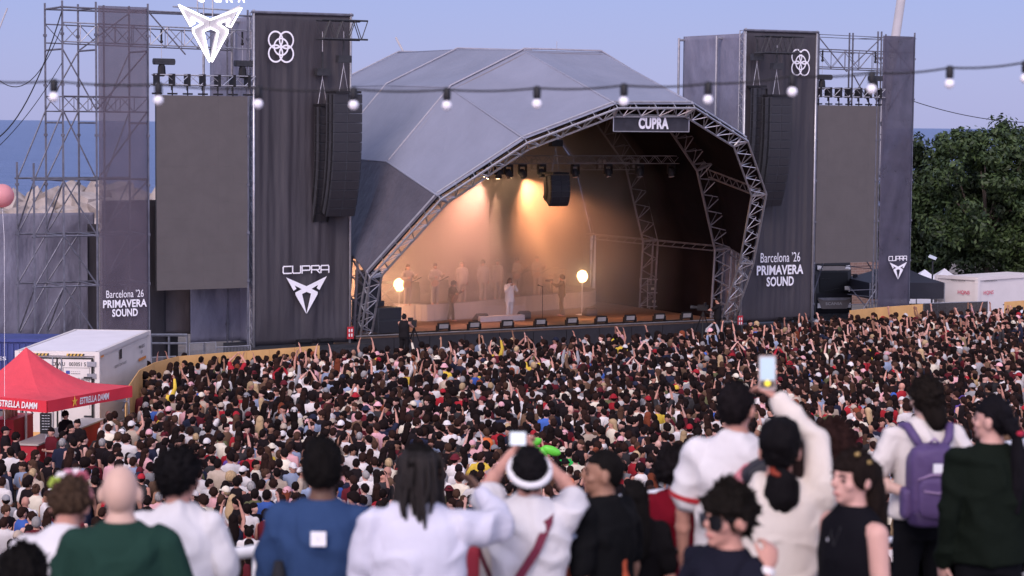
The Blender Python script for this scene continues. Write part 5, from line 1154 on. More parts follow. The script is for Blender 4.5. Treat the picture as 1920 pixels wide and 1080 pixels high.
def hair_mb(style,seed=0,fine=False):
    b=MB(); nu,nv=(72,48) if fine else (16,11); C=Vector((0,-.006,1.655))
    def shell(rx,ry,rz,amp,fq,line=1.69,yl=.035,back=1.565,pull=.8,cz=0):
        if not fine: rx,ry,rz=rx*1.09,ry*1.07,rz*1.05
        t=MB(); t.ball((0,0,0),(1,1,1),nu,nv)
        for v in t.v:
            v=Vector(v); p=Vector((v.x*rx,v.y*ry,v.z*rz+cz)); w=1.0
            zz=C.z+p.z; ll=line if p.y>yl else (line+(back-line)*min(1,(yl-p.y)/.09))
            if zz<ll: w=max(pull,1-(ll-zz)*9)
            nn_=(noise.noise(v*fq+Vector((seed,seed*2,1)))+(.55*noise.noise(v*fq*2.6+Vector((seed,4,1)))+.35*noise.noise(v*fq*6+Vector((seed,4,8))) if fine else 0))*amp; nn_=max(nn_,-.003 if fine else -.01); q=p*w+v*(nn_ if w>.97 else 0); b.v.append(tuple(C+q))
        k=len(b.v)-len(t.v); b.f+=[tuple(k+i for i in f) for f in t.f]; b.mi+=[0]*len(t.f)
    if style=='short': shell(.086,.106,.112,.012,3.5)
    elif style=='buzz': shell(.0805,.1005,.107,.002,4,line=1.70)
    elif style=='curly': shell(.098,.118,.124,.032,4.5,line=1.685)
    elif style=='afro': shell(.135,.14,.145,.03,4,line=1.69,pull=.5,back=1.56)
    elif style=='hightop': shell(.090,.104,.118,.010,4,back=1.58,cz=.0); b.v=[(x*1.06,y*1.0,z+(.038 if z>1.69 else 0)) for x,y,z in b.v]
    elif style in ('long','bun','ponytail','blondlong'):
        shell(.088,.107,.114,.010,3,line=1.69,back=1.55)
        if style=='long': 
            loft(b,[((0,-.02,1.70),.07,.06),((0,-.035,1.64),.094,.075),((0,-.055,1.56),.097,.065),((0,-.085,1.47),.108,.055),((0,-.115,1.38),.104,.042),((.01,-.128,1.30),.075,.034),((.015,-.13,1.24),.03,.02)],14)
        if style=='bun': b.ball((0,-.09,1.735),(.045,.045,.045),10,7)
        if style=='ponytail': loft(b,[((0,-.10,1.70),.02,.02),((0,-.125,1.67),.035,.032),((0,-.135,1.55),.036,.03),((0,-.14,1.4),.03,.026),((0,-.14,1.27),.012,.012)][::-1],9)
    elif style=='cap': shell(.084,.104,.108,.004,3)
    elif style=='spacebuns': shell(.088,.107,.114,.01,3); b.ball((-.06,-.02,1.76),(.045,.045,.045),10,7); b.ball((.06,-.02,1.76),(.045,.045,.045),10,7)
    return b
def cap_mb(kind='cap'):
    b=MB(); t=MB(); t.ball((0,-.006,1.665),(.094,.113,.112),16,12)
    vs=[(x,y,max(z,1.672+(.0 if y>0 else -.03*min(1,-y/.1)))) for x,y,z in t.v]; b.add(vs,t.f)
    if kind=='cap':
        pts=[(sin(a)*.078,.085+cos(a)*.085,1.682-.012*abs(sin(a))) for a in [-pi/2+pi*i/10 for i in range(11)]]; b.slab(pts,(0,0,.008))
    if kind=='bucket': b.lathe((0,-.006,1.65),[(.125,0),(.128,.004),(.098,.05),(.09,.05)],16)
    return b
def solid(mb,vox,it=2,target=None,disp=None,name='m',M=None):
    me=bpy.data.meshes.new('t'); me.from_pydata([tuple(M@Vector(v)) for v in mb.v] if M else mb.v,[],mb.f)
    o=bpy.data.objects.new('t',me); COL.objects.link(o)
    r=o.modifiers.new('r','REMESH'); r.mode='VOXEL'; r.voxel_size=vox; r.use_smooth_shade=True
    if it: s=o.modifiers.new('s','SMOOTH'); s.iterations=it; s.factor=.5
    dg=bpy.context.evaluated_depsgraph_get(); dg.update(); out=bpy.data.meshes.new_from_object(o.evaluated_get(dg)); 
    if target and len(out.polygons)*2>target:
        o.modifiers.clear(); o.data=out; d=o.modifiers.new('d','DECIMATE'); d.ratio=target/(len(out.polygons)*2); dg=bpy.context.evaluated_depsgraph_get(); dg.update(); out=bpy.data.meshes.new_from_object(o.evaluated_get(dg))
    bpy.data.objects.remove(o)
    if disp:
        nrm=[v.normal.copy() for v in out.vertices]
        for v,n_ in zip(out.vertices,nrm): v.co+=n_*disp(v.co,n_)
    out.polygons.foreach_set('use_smooth',[True]*len(out.polygons)); out.update(); out.name=name
    return out
def ridged(x): return 1-abs(x)*2
def folds(amp,seed=0):
    def f(c,n_):
        q=Vector((c.x*5+c.z*2.2,c.y*5,c.z*3.0-c.x*1.5))+Vector((seed,seed,0)); a=noise.noise(q+Vector((0,0,.5*noise.noise(c*4)))); e=noise.noise(q*2.3+Vector((3,3,3)))
        r1=noise.noise(Vector((c.x*3.2+c.z*4.5+seed,c.y*3,c.z*3.2-c.x*3.5))); r2=noise.noise(Vector((c.x*6-c.z*3.5+seed,c.y*4,c.z*5+c.x*4)))
        return min(.032,max(-.003,amp*(a*.7+(1-abs(r1)*3.2)*.6+(1-abs(r2)*3)*.35-.30+e*.3)))
    return f
def mk(name,me,mt,parent=None,color=(.5,.5,.5),label=None):
    o=bpy.data.objects.new(name,me); COL.objects.link(o); o.parent=parent; o.color=(*color,1)
    if not me.materials: me.materials.append(mt)
    if label: o['label']=label
    return o
SK=[(.50,.25,.195),(.42,.20,.155),(.57,.32,.27),(.30,.155,.105),(.13,.065,.045)]
# ---------------- crowd templates
POSES=[dict(armL='down',armR='down',head=(.1,.02,0)),dict(armL='fold',armR='drink',head=(-.25,.0,.05)),dict(armL='down',armR='up',head=(.0,.1,0)),dict(armL=((.07,.16,.24),(-.19,.05,.19)),armR=((.08,.14,.22),(-.16,.09,.21)),head=(0,.12,0)),
 dict(armL='up',armR='up',head=(.1,.15,0),fem=1),dict(armL='fold',armR='fold',head=(.35,-.12,.05),fem=1),dict(armL='down',armR='phone',head=(-.1,.05,0)),dict(armL='phone',armR='phone',head=(0,.05,0),fem=1),dict(armL='drink',armR='down',head=(.6,-.05,0)),dict(armL='hip',armR='fold',head=(-.6,.0,0),bulk=1.06)]
KIND=['tee','tank','long']
HST=['short','buzz','curly','long','ponytail','bun','afro','spacebuns']
TB=[];TSH={}
for i,P in enumerate(POSES):
    TB.append(solid(body_mb(P),.0125,1,3000,name='person'))
    for k in KIND: TSH[i,k]=solid(shirt_mb(P,k),.016,2,1100,name='shirt',disp=folds(.010,i))
TTR=solid(trouser_mb({}),.02,2,500,name='trousers')
THR={h:hair_mb(h,3).mesh('hair') for h in HST}; TCAP={k:cap_mb(k).mesh('cap') for k in ('cap','bucket')}; THR['capped']=hair_mb('cap').mesh('hair')
for m_ in list(THR.values())+list(TCAP.values()): m_.polygons.foreach_set('use_smooth',[True]*len(m_.polygons))
HC_={'black':(.009,.005,.005),'dark brown':(.022,.010,.008),'brown':(.06,.03,.02),'blond':(.38,.26,.15),'grey':(.25,.23,.23),'red':(.16,.04,.02)}
SC_={'white':(.62,.57,.575),'black':(.013,.009,.011),'dark grey':(.032,.029,.032),'navy':(.018,.02,.04),'maroon':(.10,.013,.02),'red':(.33,.02,.03),'beige':(.42,.33,.27),'pale blue':(.24,.28,.40),'olive':(.10,.10,.05),'brown':(.13,.075,.05),'pink':(.62,.33,.36),'grey':(.26,.25,.27),'yellow':(.62,.42,.06),'green':(.03,.40,.08),'blue':(.05,.11,.38),'purple':(.10,.06,.25),'cream':(.66,.58,.48),'orange':(.7,.16,.05)}
def crowd_person(P,yaw,sc,pose,hair,hc,kind,shc,cap=None,capc=None,skin=0):
    o=mk('person',TB[pose],SKIN,None,SK[skin]); o.location=P; o.rotation_euler=(0,0,yaw); o.scale=(sc,sc,sc)
    mk('shirt',TSH[pose,kind],CLOTH,o,SC_[shc]); mk('trousers',TTR,CLOTH,o,random.choice([(.02,.02,.03),(.05,.06,.10),(.012,.012,.014),(.16,.14,.12)]))
    HM=headmat(POSES[pose])
    if cap: h=mk('hair',THR['capped'] if hair!='long' else THR['long'],HAIR,o,HC_[hc]); h.matrix_local=HM; c=mk('cap',TCAP[cap],CLOTH,o,SC_[capc]); c.matrix_local=HM
    elif hair!='bald': h=mk('hair',THR[hair],HAIR,o,HC_[hc]); h.matrix_local=HM
    return o
# ---------------- individual people of the nearer crowd: px py hair haircolour kind shirt pose turn [cap capcolour]
LIST="""272 704 afro black tee,black,0,.3;310 709 short,black,tee,white,5,-.5,cap,black;428 678 short,black,tee,white,0,0;445 688 short,red,tee,black,0,.2;298 731 short,black,tank,beige,0,2.6;285 722 short,black,tank,black,8,2.8
327 723 afro,black,tee,black,0,0;358 722 long,brown,tee,white,0,0,cap,pink;380 722 long,dark brown,tank,black,0,0;378 742 short,brown,tank,beige,0,0,cap,cream;372 764 short,dark brown,tee,dark grey,5,0,cap,orange;415 761 short,black,tee,red,0,0,cap,beige
443 778 short,black,tee,maroon,0,0,cap,red;300 757 short,black,tee,black,1,-.3;273 760 short,grey,tee,white,1,0;328 785 short,brown,tee,white,0,0;280 812 short,brown,tank,grey,0,0,cap,pink;247 796 short,black,tank,beige,6,0,cap,white
207 797 short,black,tee,white,1,0,cap,cream;292 802 short,black,tee,pale blue,0,0;362 788 short,black,tee,dark grey,0,0,cap,black;357 808 curly,dark brown,tee,white,0,0;192 829 short,grey,tee,black,0,0;207 834 buzz,black,tee,black,0,0
222 818 curly,brown,tee,white,0,0;117 829 short,grey,tee,navy,0,.1;143 877 curly,dark brown,tee,dark grey,1,0;168 851 short,brown,tee,dark grey,0,-.4;157 866 short,blond,tee,white,0,-.2;90 864 short,black,tank,black,1,-.3
107 885 short,black,tee,navy,0,0;43 874 short,dark brown,tee,pale blue,1,2.7;62 886 buzz,blond,tee,beige,0,0;225 855 short,black,tee,white,5,2.7;247 858 short,grey,tee,white,8,1.6;297 866 long,black,tee,pale blue,0,0
260 893 short,black,tee,white,0,0,cap,navy;180 885 long,black,tee,black,0,0;55 899 short,black,tee,white,0,0,cap,black;68 916 bun,brown,tank,cream,0,0;393 842 curly,black,tee,red,0,0;388 829 short,black,tee,white,0,0,cap,white
310 828 short,black,tee,white,0,0;433 893 afro,blond,tee,black,0,0;398 861 buzz,black,tee,dark grey,0,.5;437 850 short,black,tee,purple,0,0;423 920 short,blond,tee,black,0,.9,cap,cream;46 960 long,black,tee,black,0,0
34 1004 short,brown,tee,black,0,-.2,cap,beige;12 956 curly,brown,tee,black,1,-1.9;275 938 short,black,tee,black,5,0;298 931 short,grey,tee,pink,0,0;22 1020 short,black,tee,dark grey,0,0;82 1010 long,dark brown,tee,black,0,0
424 800 short,black,tank,brown,8,-2.2;466 825 curly,black,tee,white,0,0;510 838 short,black,tee,beige,0,0,bucket,cream;524 851 short,brown,tee,white,0,0;536 856 short,black,tee,black,0,.2;557 812 bald,black,tee,black,9,1.8
580 812 short,black,tee,cream,0,0;532 801 short,brown,tee,white,0,0,cap,beige;549 875 short,grey,tee,pale blue,5,-2.6,cap,white;566 884 short,brown,tee,beige,0,-1.5,cap,white;499 887 bun,brown,tank,pale blue,0,-1.2;480 870 short,black,tee,cream,9,-1.0
503 927 bald,black,tee,black,8,1.2;513 906 curly,olive?,tee,white,0,0;554 911 short,black,tee,black,0,0;478 925 short,black,tee,olive,0,.3;463 953 short,black,tee,white,0,.2;467 996 spacebuns,black,tee,white,0,0
492 953 ponytail,black,tee,white,0,0;524 960 spacebuns,black,tee,black,0,0;703 834 short,brown,tee,white,0,0;702 864 short,dark brown,tee,grey,0,0;729 867 short,blond,tee,cream,0,0;693 880 short,black,tee,white,0,0
654 892 curly,black,tee,navy,0,1.2;674 817 buzz,grey,tee,black,0,0;677 875 long,black,tee,black,0,0;640 861 short,brown,tee,grey,0,0;707 914 long,dark brown,tee,black,6,0;722 942 long,black,tee,black,6,0;831 875 short,dark brown,tee,grey,5,1.9
858 856 short,brown,tank,white,9,-1.0;860 878 short,black,tee,white,0,0,cap,black;888 890 curly,black,tank,black,0,0;940 903 short,black,tee,white,0,0;902 875 short,black,tee,red,0,0;912 810 short,brown,tank,orange,0,0;886 832 short,blond,tee,pink,7,0,cap,pink
1066 848 short,black,tee,green,0,0;1069 905 short,red,tee,white,5,0,cap,orange;1085 925 curly,black,tee,dark grey,0,0;1234 832 bald,black,tee,black,0,0;1188 826 short,brown,tee,red,0,0;1200 876 curly,black,tee,maroon,1,-.5;1224 886 short,black,tee,grey,0,.2
1131 822 short,black,tank,white,8,1.2;1110 835 short,black,tee,white,9,-1.6;1170 838 curly,dark brown,tee,dark grey,0,0;1180 880 short,grey,tee,white,0,0;1233 766 short,brown,tee,yellow,0,0;1205 766 short,black,tee,white,0,0;1083 733 short,black,tee,white,0,0,cap,white
1060 745 short,pink?,tee,maroon,0,0;1268 728 short,black,tee,dark grey,0,0,cap,yellow;997 680 short,grey,tee,yellow,3,0;1172 651 short,black,tee,white,0,0,cap,white;1165 642 short,black,tee,yellow,0,0;1158 622 curly,black,tee,yellow,0,-.3
1440 760 short,black,tee,white,5,-.3;1600 765 short,black,tee,white,0,0,cap,beige;1563 727 short,black,tee,cream,0,0,cap,cream;1668 770 short,dark brown,tee,grey,0,1.0,cap,grey;1825 690 bald,black,tee,beige,0,0,cap,white;1744 672 short,black,tee,white,0,0,cap,white
1772 730 curly,brown,tee,yellow,0,0;1675 742 short,black,tee,navy,0,0,cap,blue;1805 748 short,black,tee,purple,0,0,cap,purple;1880 620 short,black,tee,pink,0,0;1910 590 short,black,tee,red,0,2.0,cap,red;1793 588 short,brown,tee,black,0,1.8
1868 583 short,black,tee,black,0,2.5;1628 598 short,black,tee,black,0,2.8;1300 740 short,black,tee,white,0,0,cap,white;1345 780 short,black,tee,white,0,0;600 770 bald,brown,tee,white,0,0;630 700 short,black,tee,white,0,0;676 665 short,grey,tee,white,0,0
663 660 bald,pink?,tee,beige,0,0;707 664 short,brown,tee,yellow,0,0,bucket,pink;677 690 short,black,tee,cream,0,0;775 672 short,red,tee,maroon,0,0;830 735 short,black,tee,red,5,0,cap,red;844 722 short,brown,tee,pink,0,0,cap,pink;530 815 short,black,tee,white,0,0,cap,white"""
TAKEN=[]
hazy={}
def solve(px,py,sc=1.0,hz=1.645): return onz(px,py,hz*sc)
YAW0=math.atan2(-0,1)
def facing(P):
    tgt=st(1.5,4,0); d=tgt-P; return math.atan2(-d.x,d.y)
FGBOX=[(60,905,205,1080),(105,870,340,1080),(280,855,450,1080),(500,830,712,1080),(700,825,900,1080),(880,840,1068,1080),(1095,845,1225,1080),(1205,840,1310,1080),(1285,720,1450,1080),(1310,780,1500,1080),(1490,760,1545,1080),(1530,800,1700,1080),(1620,700,1830,1080),(1790,735,1920,1080)]
def hidden(px,py): return any(x0<px<x1 and y0<py<y1 for x0,y0,x1,y1 in FGBOX)
def landmark(px,py):
    """where in the crowd, told by things one can find"""
    if py<700: 
        L=[(330,'near the yellow hoarding'),(640,'by the left tower'),(900,'below the stage, left half'),(1150,'below the stage, middle'),(1400,'below the stage, right half'),(1600,'below the right tower'),(1760,'before the right hoarding'),(2200,'before the cream cabin')]
    elif py<790:
        L=[(170,'beside the bar counter'),(330,'right of the red tent'),(560,'in the left crowd'),(760,'in the crowd left of centre'),(1060,'in the middle of the crowd'),(1340,'left of the raised phone'),(1660,'between raised phone and backpack'),(2200,'at the right edge')]
    elif py<880:
        L=[(120,'in front of the bar'),(250,'below the red tent'),(420,"above the man in white's head"),(600,'left of the flat topped man'),(760,'right of the flat topped man'),(960,'between dreadlocks and phone'),(1130,'right of the small phone'),(1300,'above the red knit top'),(2200,'at the right')]
    else:
        L=[(80,'at the lower left corner'),(200,'left of the bald man'),(290,'right of the bald man'),(500,'left of the blue sweater'),(560,'beside the blue sweater'),(760,'right of the blue sweater'),(960,'beside the dreadlocked man'),(1130,'left of the faded haircut'),(2200,'beside the red knit top')]
    for x,nm in L:
        if px<x: return nm
ITEMS=[]
def add_item(P,yaw,sc,pose,hair,hc,kind,shc,cap=None,capc=None,skin=0,px=0,py=0):
    o=crowd_person(P,yaw,sc,pose,hair,hc,kind,shc,cap,capc,skin)
    hd={'short':'short {} hair','buzz':'cropped {} hair','curly':'curly {} hair','long':'long {} hair','ponytail':'{} ponytail','bun':'{} hair in a bun','afro':'big bushy {} hair','spacebuns':'two {} buns','bald':'bald head'}[hair].format(hc)
    if cap: hd=f'{capc} {"bucket hat" if cap=="bucket" else "cap"}'
    pz={2:' arm raised',3:' hands raised',4:' both arms up',6:' holding phone up',7:' filming overhead'}.get(pose,'')
    sh={'tee':f'{shc} tee','tank':f'{shc} tank top','long':f'{shc} top'}[kind]
    ITEMS.append([o,f'person with {hd}, {sh}{","+pz if pz else ""}, {landmark(px,py)}',px]); TAKEN.append((P.x,P.y)); return o
rc=random.Random(21)
for ent in LIST.replace('\n',';').split(';'):
    a=ent.split(',') ; h0=a[0].split(' ')
    if len(h0)>3:                     # "px py hair haircolour kind" written with spaces
        a=[' '.join(h0[:3]),h0[3],h0[4]]+a[1:]; h0=a[0].split(' ')
    px,py,hair=float(h0[0]),float(h0[1]),h0[2]; hc=a[1] if a[1] in HC_ else 'dark brown'
    kind,shc,pose,turn=a[2],a[3],int(a[4]),float(a[5]); cap=a[6] if len(a)>6 else None; capc=a[7] if len(a)>7 else None
    sc=rc.uniform(1.05,1.13); P=solve(px,py,sc); P.z=0
    near=[1 for q in TAKEN if (q[0]-P.x)**2+(q[1]-P.y)**2<.14]
    if near: continue
    add_item(P,facing(P)+turn+rc.gauss(0,.12),sc,pose,hair,hc,kind,shc,cap,capc,rc.choice([0,0,1,2,2,3]),px,py)
hoardx=sorted([(q.y,q.x) for q in [onz(x,y,2.0) for x,y in ((236,760),(243,722),(262,694),(290,680),(335,668))]])
def xleft(y):
    if y<56: return -.285*y
    if y<hoardx[0][0]: return -12.0
    for (y0,x0),(y1,x1) in zip(hoardx,hoardx[1:]):
        if y<=y1: return x0+(x1-x0)*(y-y0)/(y1-y0)+.45
    return -99
def dfront(s): return -7.6+2.6*sstep(4,14,s)+.4*sstep(14,24,s)
def inside(x,y):
    if y<41.5 or x<xleft(y) or x>.245*y+2: return False
    q=Vector((x,y-95,0)); return q.dot(N)<dfront(q.dot(T))
def rnd_attr(front):
    sh=rc.choices(['white','black','dark grey','navy','maroon','red','beige','pale blue','olive','brown','pink','grey','yellow','cream','blue'],[18,34,12,5.5,7,3.5,5,2,2,7,4,6,.7,4,1])[0]
    hair,hc=rc.choices([('short','black'),('short','dark brown'),('buzz','black'),('curly','black'),('curly','dark brown'),('long','black'),('long','dark brown'),('long','brown'),('long','blond'),('ponytail','dark brown'),('bun','dark brown'),('short','brown'),('short','grey'),('bald','black'),('short','blond'),('afro','black'),('long','red')],[24,14,8,10,6,15,10,2.5,.8,4,3,3,1.6,1.6,.7,2.5,.8])[0]
    cap=capc=None
    if rc.random()<.075: cap=rc.choice(['cap','cap','cap','bucket']); capc=rc.choice(['white','black','navy','beige','red','cream','grey','pink','maroon'])
    up=.13 if front else .022
    r=rc.random(); pose=rc.choice([0,0,0,1,5,8,9]) if r>up else rc.choice([2,3,4,6,7,2,6] if front else [2,2,6,6,7])
    return sh,hair,hc,cap,capc,pose
# dart throwing over the whole ground, nearest first
cellsz=.5; cells={}
def ok(x,y,dmin):
    cx,cy=int(x//cellsz),int(y//cellsz)
    for i in range(cx-1,cx+2):
        for j in range(cy-1,cy+2):
            for q in cells.get((i,j),()):
                if (q[0]-x)**2+(q[1]-y)**2<dmin*dmin: return False
    return True
for q in TAKEN: cells.setdefault((int(q[0]//cellsz),int(q[1]//cellsz)),[]).append(q)
PTS=[]
for _ in range(60000):
    y=41.5+rc.random()**.62*62; x=rc.uniform(-.285*y,.245*y+2)
    if not inside(x,y): continue
    dm=.47 if y>55 else .50
    if y<62 and x<-.19*y: dm=.58
    if ok(x,y,dm): cells.setdefault((int(x//cellsz),int(y//cellsz)),[]).append((x,y)); PTS.append((x,y))
PTS.sort(key=lambda q:q[1])
NIND=262; rest=[]
for x,y in PTS:
    sc=rc.uniform(1.02,1.17); px,py=proj((x,y,1.645*sc)); q=Vector((x,y-95,0)); front=q.dot(N)>-17
    if len(ITEMS)<NIND and -5<px<1925 and py<1075 and not hidden(px,py):
        sh,hair,hc,cap,capc,pose=rnd_attr(False); P=Vector((x,y,0)); turn=rc.gauss(0,.35) if rc.random()<.78 else rc.uniform(-3,3)
        add_item(P,facing(P)+turn,sc,pose,hair,hc,rc.choices(KIND,[6,3,1.5])[0],sh,cap,capc,rc.choice([0,0,1,2,2,3]),px,py)
    else: rest.append((x,y,sc,front))
by={}
for it in ITEMS: by.setdefault(it[1],[]).append(it)
for lb,L in by.items():
    L.sort(key=lambda i:i[2]); n_=len(L)
    for k,(o,_,px) in enumerate(L):
        pre='' if n_==1 else (['leftmost','rightmost'] if n_==2 else ['leftmost']+['second from left','third from left','fourth from left','fifth from left','sixth from left','seventh from left'][:n_-2]+['rightmost'])[k]+' '
        words=(pre+lb).split(' '); tag(o,' '.join(words[:16]),'person','people in the crowd')
# ---------------- the farther crowd: too many to count, one object
def arr(me,M=None):
    v=np.empty(len(me.vertices)*3); me.vertices.foreach_get('co',v); v=v.reshape(-1,3)
    if M is not None: A=np.array(M); v=v@A[:3,:3].T+A[:3,3]
    me.calc_loop_triangles(); t=np.empty(len(me.loop_triangles)*3,dtype=np.int32); me.loop_triangles.foreach_get('vertices',t); return v,t.reshape(-1,3)
def lowres(me,target):
    o=bpy.data.objects.new('t',me); COL.objects.link(o); d=o.modifiers.new('d','DECIMATE'); d.ratio=min(1,target/(len(me.polygons)*1.0+1)); dg=bpy.context.evaluated_depsgraph_get(); dg.update(); out=bpy.data.meshes.new_from_object(o.evaluated_get(dg)); bpy.data.objects.remove(o); return out
LB=[lowres(m_,560) for m_ in TB]; LS={k:lowres(v,230) for k,v in TSH.items()}; LT=lowres(TTR,90); LH={k:arr(v) for k,v in THR.items()}; LC={k:arr(v) for k,v in TCAP.items()}
aLB=[arr(m_) for m_ in LB]; aLS={k:arr(v) for k,v in LS.items()}; aLT=arr(LT); HMs=[np.array(headmat(P)) for P in POSES]
VV=[];TT_=[];CCo=[];base=0
def tr4(v,A): return v@A[:3,:3].T+A[:3,3]
for x,y,sc,front in rest:
    sh,hair,hc,cap,capc,pose=rnd_attr(front); P=Vector((x,y,0)); yaw=facing(P)+(rc.gauss(0,.35) if rc.random()<.76 else rc.uniform(-3,3)); kind=rc.choices(KIND,[6,3,1.5])[0]
    parts=[(aLB[pose],SK[rc.choice([0,0,1,2,2,3])]),(aLS[pose,kind],SC_[sh]),(aLT,(.03,.03,.04))]
    hv=LH['capped'] if (cap and hair!='long') else (LH[hair] if hair!='bald' else None)
    if hv is not None: parts.append(((tr4(hv[0],HMs[pose]),hv[1]),HC_[hc]))
    if cap: cv=LC[cap]; parts.append(((tr4(cv[0],HMs[pose]),cv[1]),SC_[capc]))
    c_,s_=cos(yaw)*sc,sin(yaw)*sc
    jit=rc.uniform(.75,1.25)
    for (v,t),col in parts:
        w=np.empty_like(v); w[:,0]=v[:,0]*c_-v[:,1]*s_+x; w[:,1]=v[:,0]*s_+v[:,1]*c_+y; w[:,2]=v[:,2]*sc
        VV.append(w.astype(np.float32)); TT_.append(t+base); base+=len(w); cc_=np.ones((len(w),4),np.float32); cc_[:,:3]=np.array(col)*jit; CCo.append(cc_)
V=np.concatenate(VV); TI=np.concatenate(TT_); CA=np.concatenate(CCo); print('crowd verts',len(V),'tris',len(TI),'rest',len(rest),'ind',len(ITEMS))
me=bpy.data.meshes.new('distant_crowd'); me.vertices.add(len(V)); me.vertices.foreach_set('co',V.ravel()); me.loops.add(len(TI)*3); me.loops.foreach_set('vertex_index',TI.ravel().astype(np.int32)); me.polygons.add(len(TI)); me.polygons.foreach_set('loop_start',np.arange(0,len(TI)*3,3,dtype=np.int32)); me.polygons.foreach_set('use_smooth',np.ones(len(TI),bool))
ca=me.attributes.new('col','FLOAT_COLOR','POINT'); ca.data.foreach_set('color',CA.ravel()); me.update(calc_edges=True); me.materials.append(CROWD)
o=bpy.data.objects.new('distant_crowd',me); COL.objects.link(o); tag(o,'dense mass of concertgoers filling the ground up to the stage','crowd',kind='stuff')
# ================================================================== PERFORMERS, CREW, BAR STAFF
def yaw_to(dx,dy): return math.atan2(-dx,dy)
AUD=yaw_to(.5,-.866)
def custom(P,base,yaw,sc,label,skin,hair,hc,kind,shc,trc,vox=.0125,grp=None,loose=.022,hem=.86,cat='person'):
    o=mk('person',solid(body_mb(P),vox,1,4000,name='person'),SKIN,None,skin); o.location=base; o.rotation_euler=(0,0,yaw); sc*=1.12; o.scale=(sc,)*3; tag(o,label,cat,grp)
    mk('shirt',solid(shirt_mb(P,kind,loose,hem),.015,2,2200,name='shirt',disp=folds(.012,len(label))),CLOTH,o,shc)
    mk('trousers',solid(trouser_mb(P),.018,2,900,name='trousers'),CLOTH,o,trc)
    if hair!='bald': h=mk('hair',hair_mb(hair,len(label)).mesh('hair'),HAIR,o,hc); h.matrix_local=headmat(P); h.data.polygons.foreach_set('use_smooth',[True]*len(h.data.polygons))
    return o
WT=(.36,.30,.28); BK=(.015,.013,.015)
P=ond(955,598)
sg=custom(dict(armL=((.10,.13,-.20),(-.17,.14,.20)),armR=((.10,.13,-.20),(-.15,.14,.21)),head=(0,-.1,0),fem=1,step=.1),P,AUD,1.0,'singer in loose white clothes with long hair holding both hands to the microphone',SK[3],'long',(.03,.015,.012),'long',(.78,.74,.76),(.78,.74,.76),loose=.035,hem=.72)
b=MB(); M=Matrix.Translation(P)@Matrix.Rotation(AUD,4,'Z')@Matrix.Scale(1.12,4); b.bar(M@Vector((0,.27,1.42)),M@Vector((0,.17,1.56)),.018,6); b.ball(M@Vector((0,.16,1.57)),.032,6,5); b.build('microphone',BLACK,None,label='handheld microphone at the mouth of the singer in white',cat='microphone')
P=ond(846,602); gy=AUD+.5
custom(dict(armL=((.10,.10,-.23),(-.0,.20,.10)),armR=((.08,.02,-.27),(-.14,.2,.04)),head=(.3,-.25,0),lean=.12,step=.55),P,gy,.97,'guitarist all in black striding across the front of the stage',SK[1],'curly',BK,'long',BK,BK)
M=Matrix.Translation(P)@Matrix.Rotation(gy,4,'Z')@Matrix.Rotation(-.55,4,'Y'); 
g=empty('electric_guitar',tuple(P+Z*1.0),'brown guitar played by the striding guitarist in black','guitar'); 
def GP(x,z,y=.2): return Matrix.Translation(P+Z*1.18)@Matrix.Rotation(gy,4,'Z')@Matrix.Rotation(.62,4,'Y')@Vector((x*1.1,y*1.15,z*1.1))
b=MB(); b.slab([GP(r*cos(a)*1.15+.22*(1 if 0 else 0)+.15,r*sin(a)*.9) for a,r in [(2*pi*i/20,.19+.035*cos(2*pi*i/20*2)) for i in range(20)]],GP(0,0,.27)-GP(0,0,.2)); fixn(b.build('guitar_body',mat('guitar_wood',(.12,.05,.03),.3,.1,3),g))
b=MB(); b.bar(GP(-.02,0,.25),GP(-.62,0,.25),.025,6); b.box(GP(-.70,0,.25),(.16,.05,.08),(GP(-1,0)-GP(0,0),Z.cross(GP(-1,0)-GP(0,0)).normalized(),Z)); b.build('guitar_neck',mat('guitar_neck_wood',(.10,.055,.03),.4,.1,3),g)
P=ond(1053,593); cy=yaw_to(-.95,.15)
custom(dict(armL=((.06,.20,-.12),(-.10,.18,.12)),armR=((.06,.20,-.14),(-.10,.18,.10)),head=(0,.0,0),step=.15),P,cy,1.02,'camera operator all in black filming on stage right of the singer',SK[1],'curly',BK,'long',BK,BK)
M=Matrix.Translation(P)@Matrix.Rotation(cy,4,'Z')@Matrix.Scale(1.12,4); t=empty('handheld_camera',tuple(M@Vector((0,.5,1.35))),'small camera on a grip held out by the stage camera operator','camera'); b=MB(); X=(M.to_3x3()@Vector((1,0,0))).normalized(); Yy=(M.to_3x3()@Vector((0,1,0))).normalized(); b.box(M@Vector((.0,.48,1.52)),(.13,.2,.13),(X,Yy,Z)); b.bar(M@Vector((0,.58,1.52)),M@Vector((0,.72,1.52)),.05,8); b.build('camera_body',BLACK,t); b=MB(); b.bar(M@Vector((0,.44,1.45)),M@Vector((0,.42,1.0)),.022,6); b.build('grip',BLACK,t)
band=[(764,573,'long','hazy musician in white at the far left of the band riser, holding a guitar',0),(815,571,'short','faint musician in white second from the left on the band riser',0),(866,566,'long','singer in white left of the cymbal on the riser',1),(905,563,'curly','short haired singer in white beside the cymbal on the riser',1),(932,561,'long','singer in white right of the cymbal on the riser',1),(968,556,'curly','bass player in white behind the singer on the riser',2),(1006,553,'short','guitar player in white at the right end of the riser',2)]
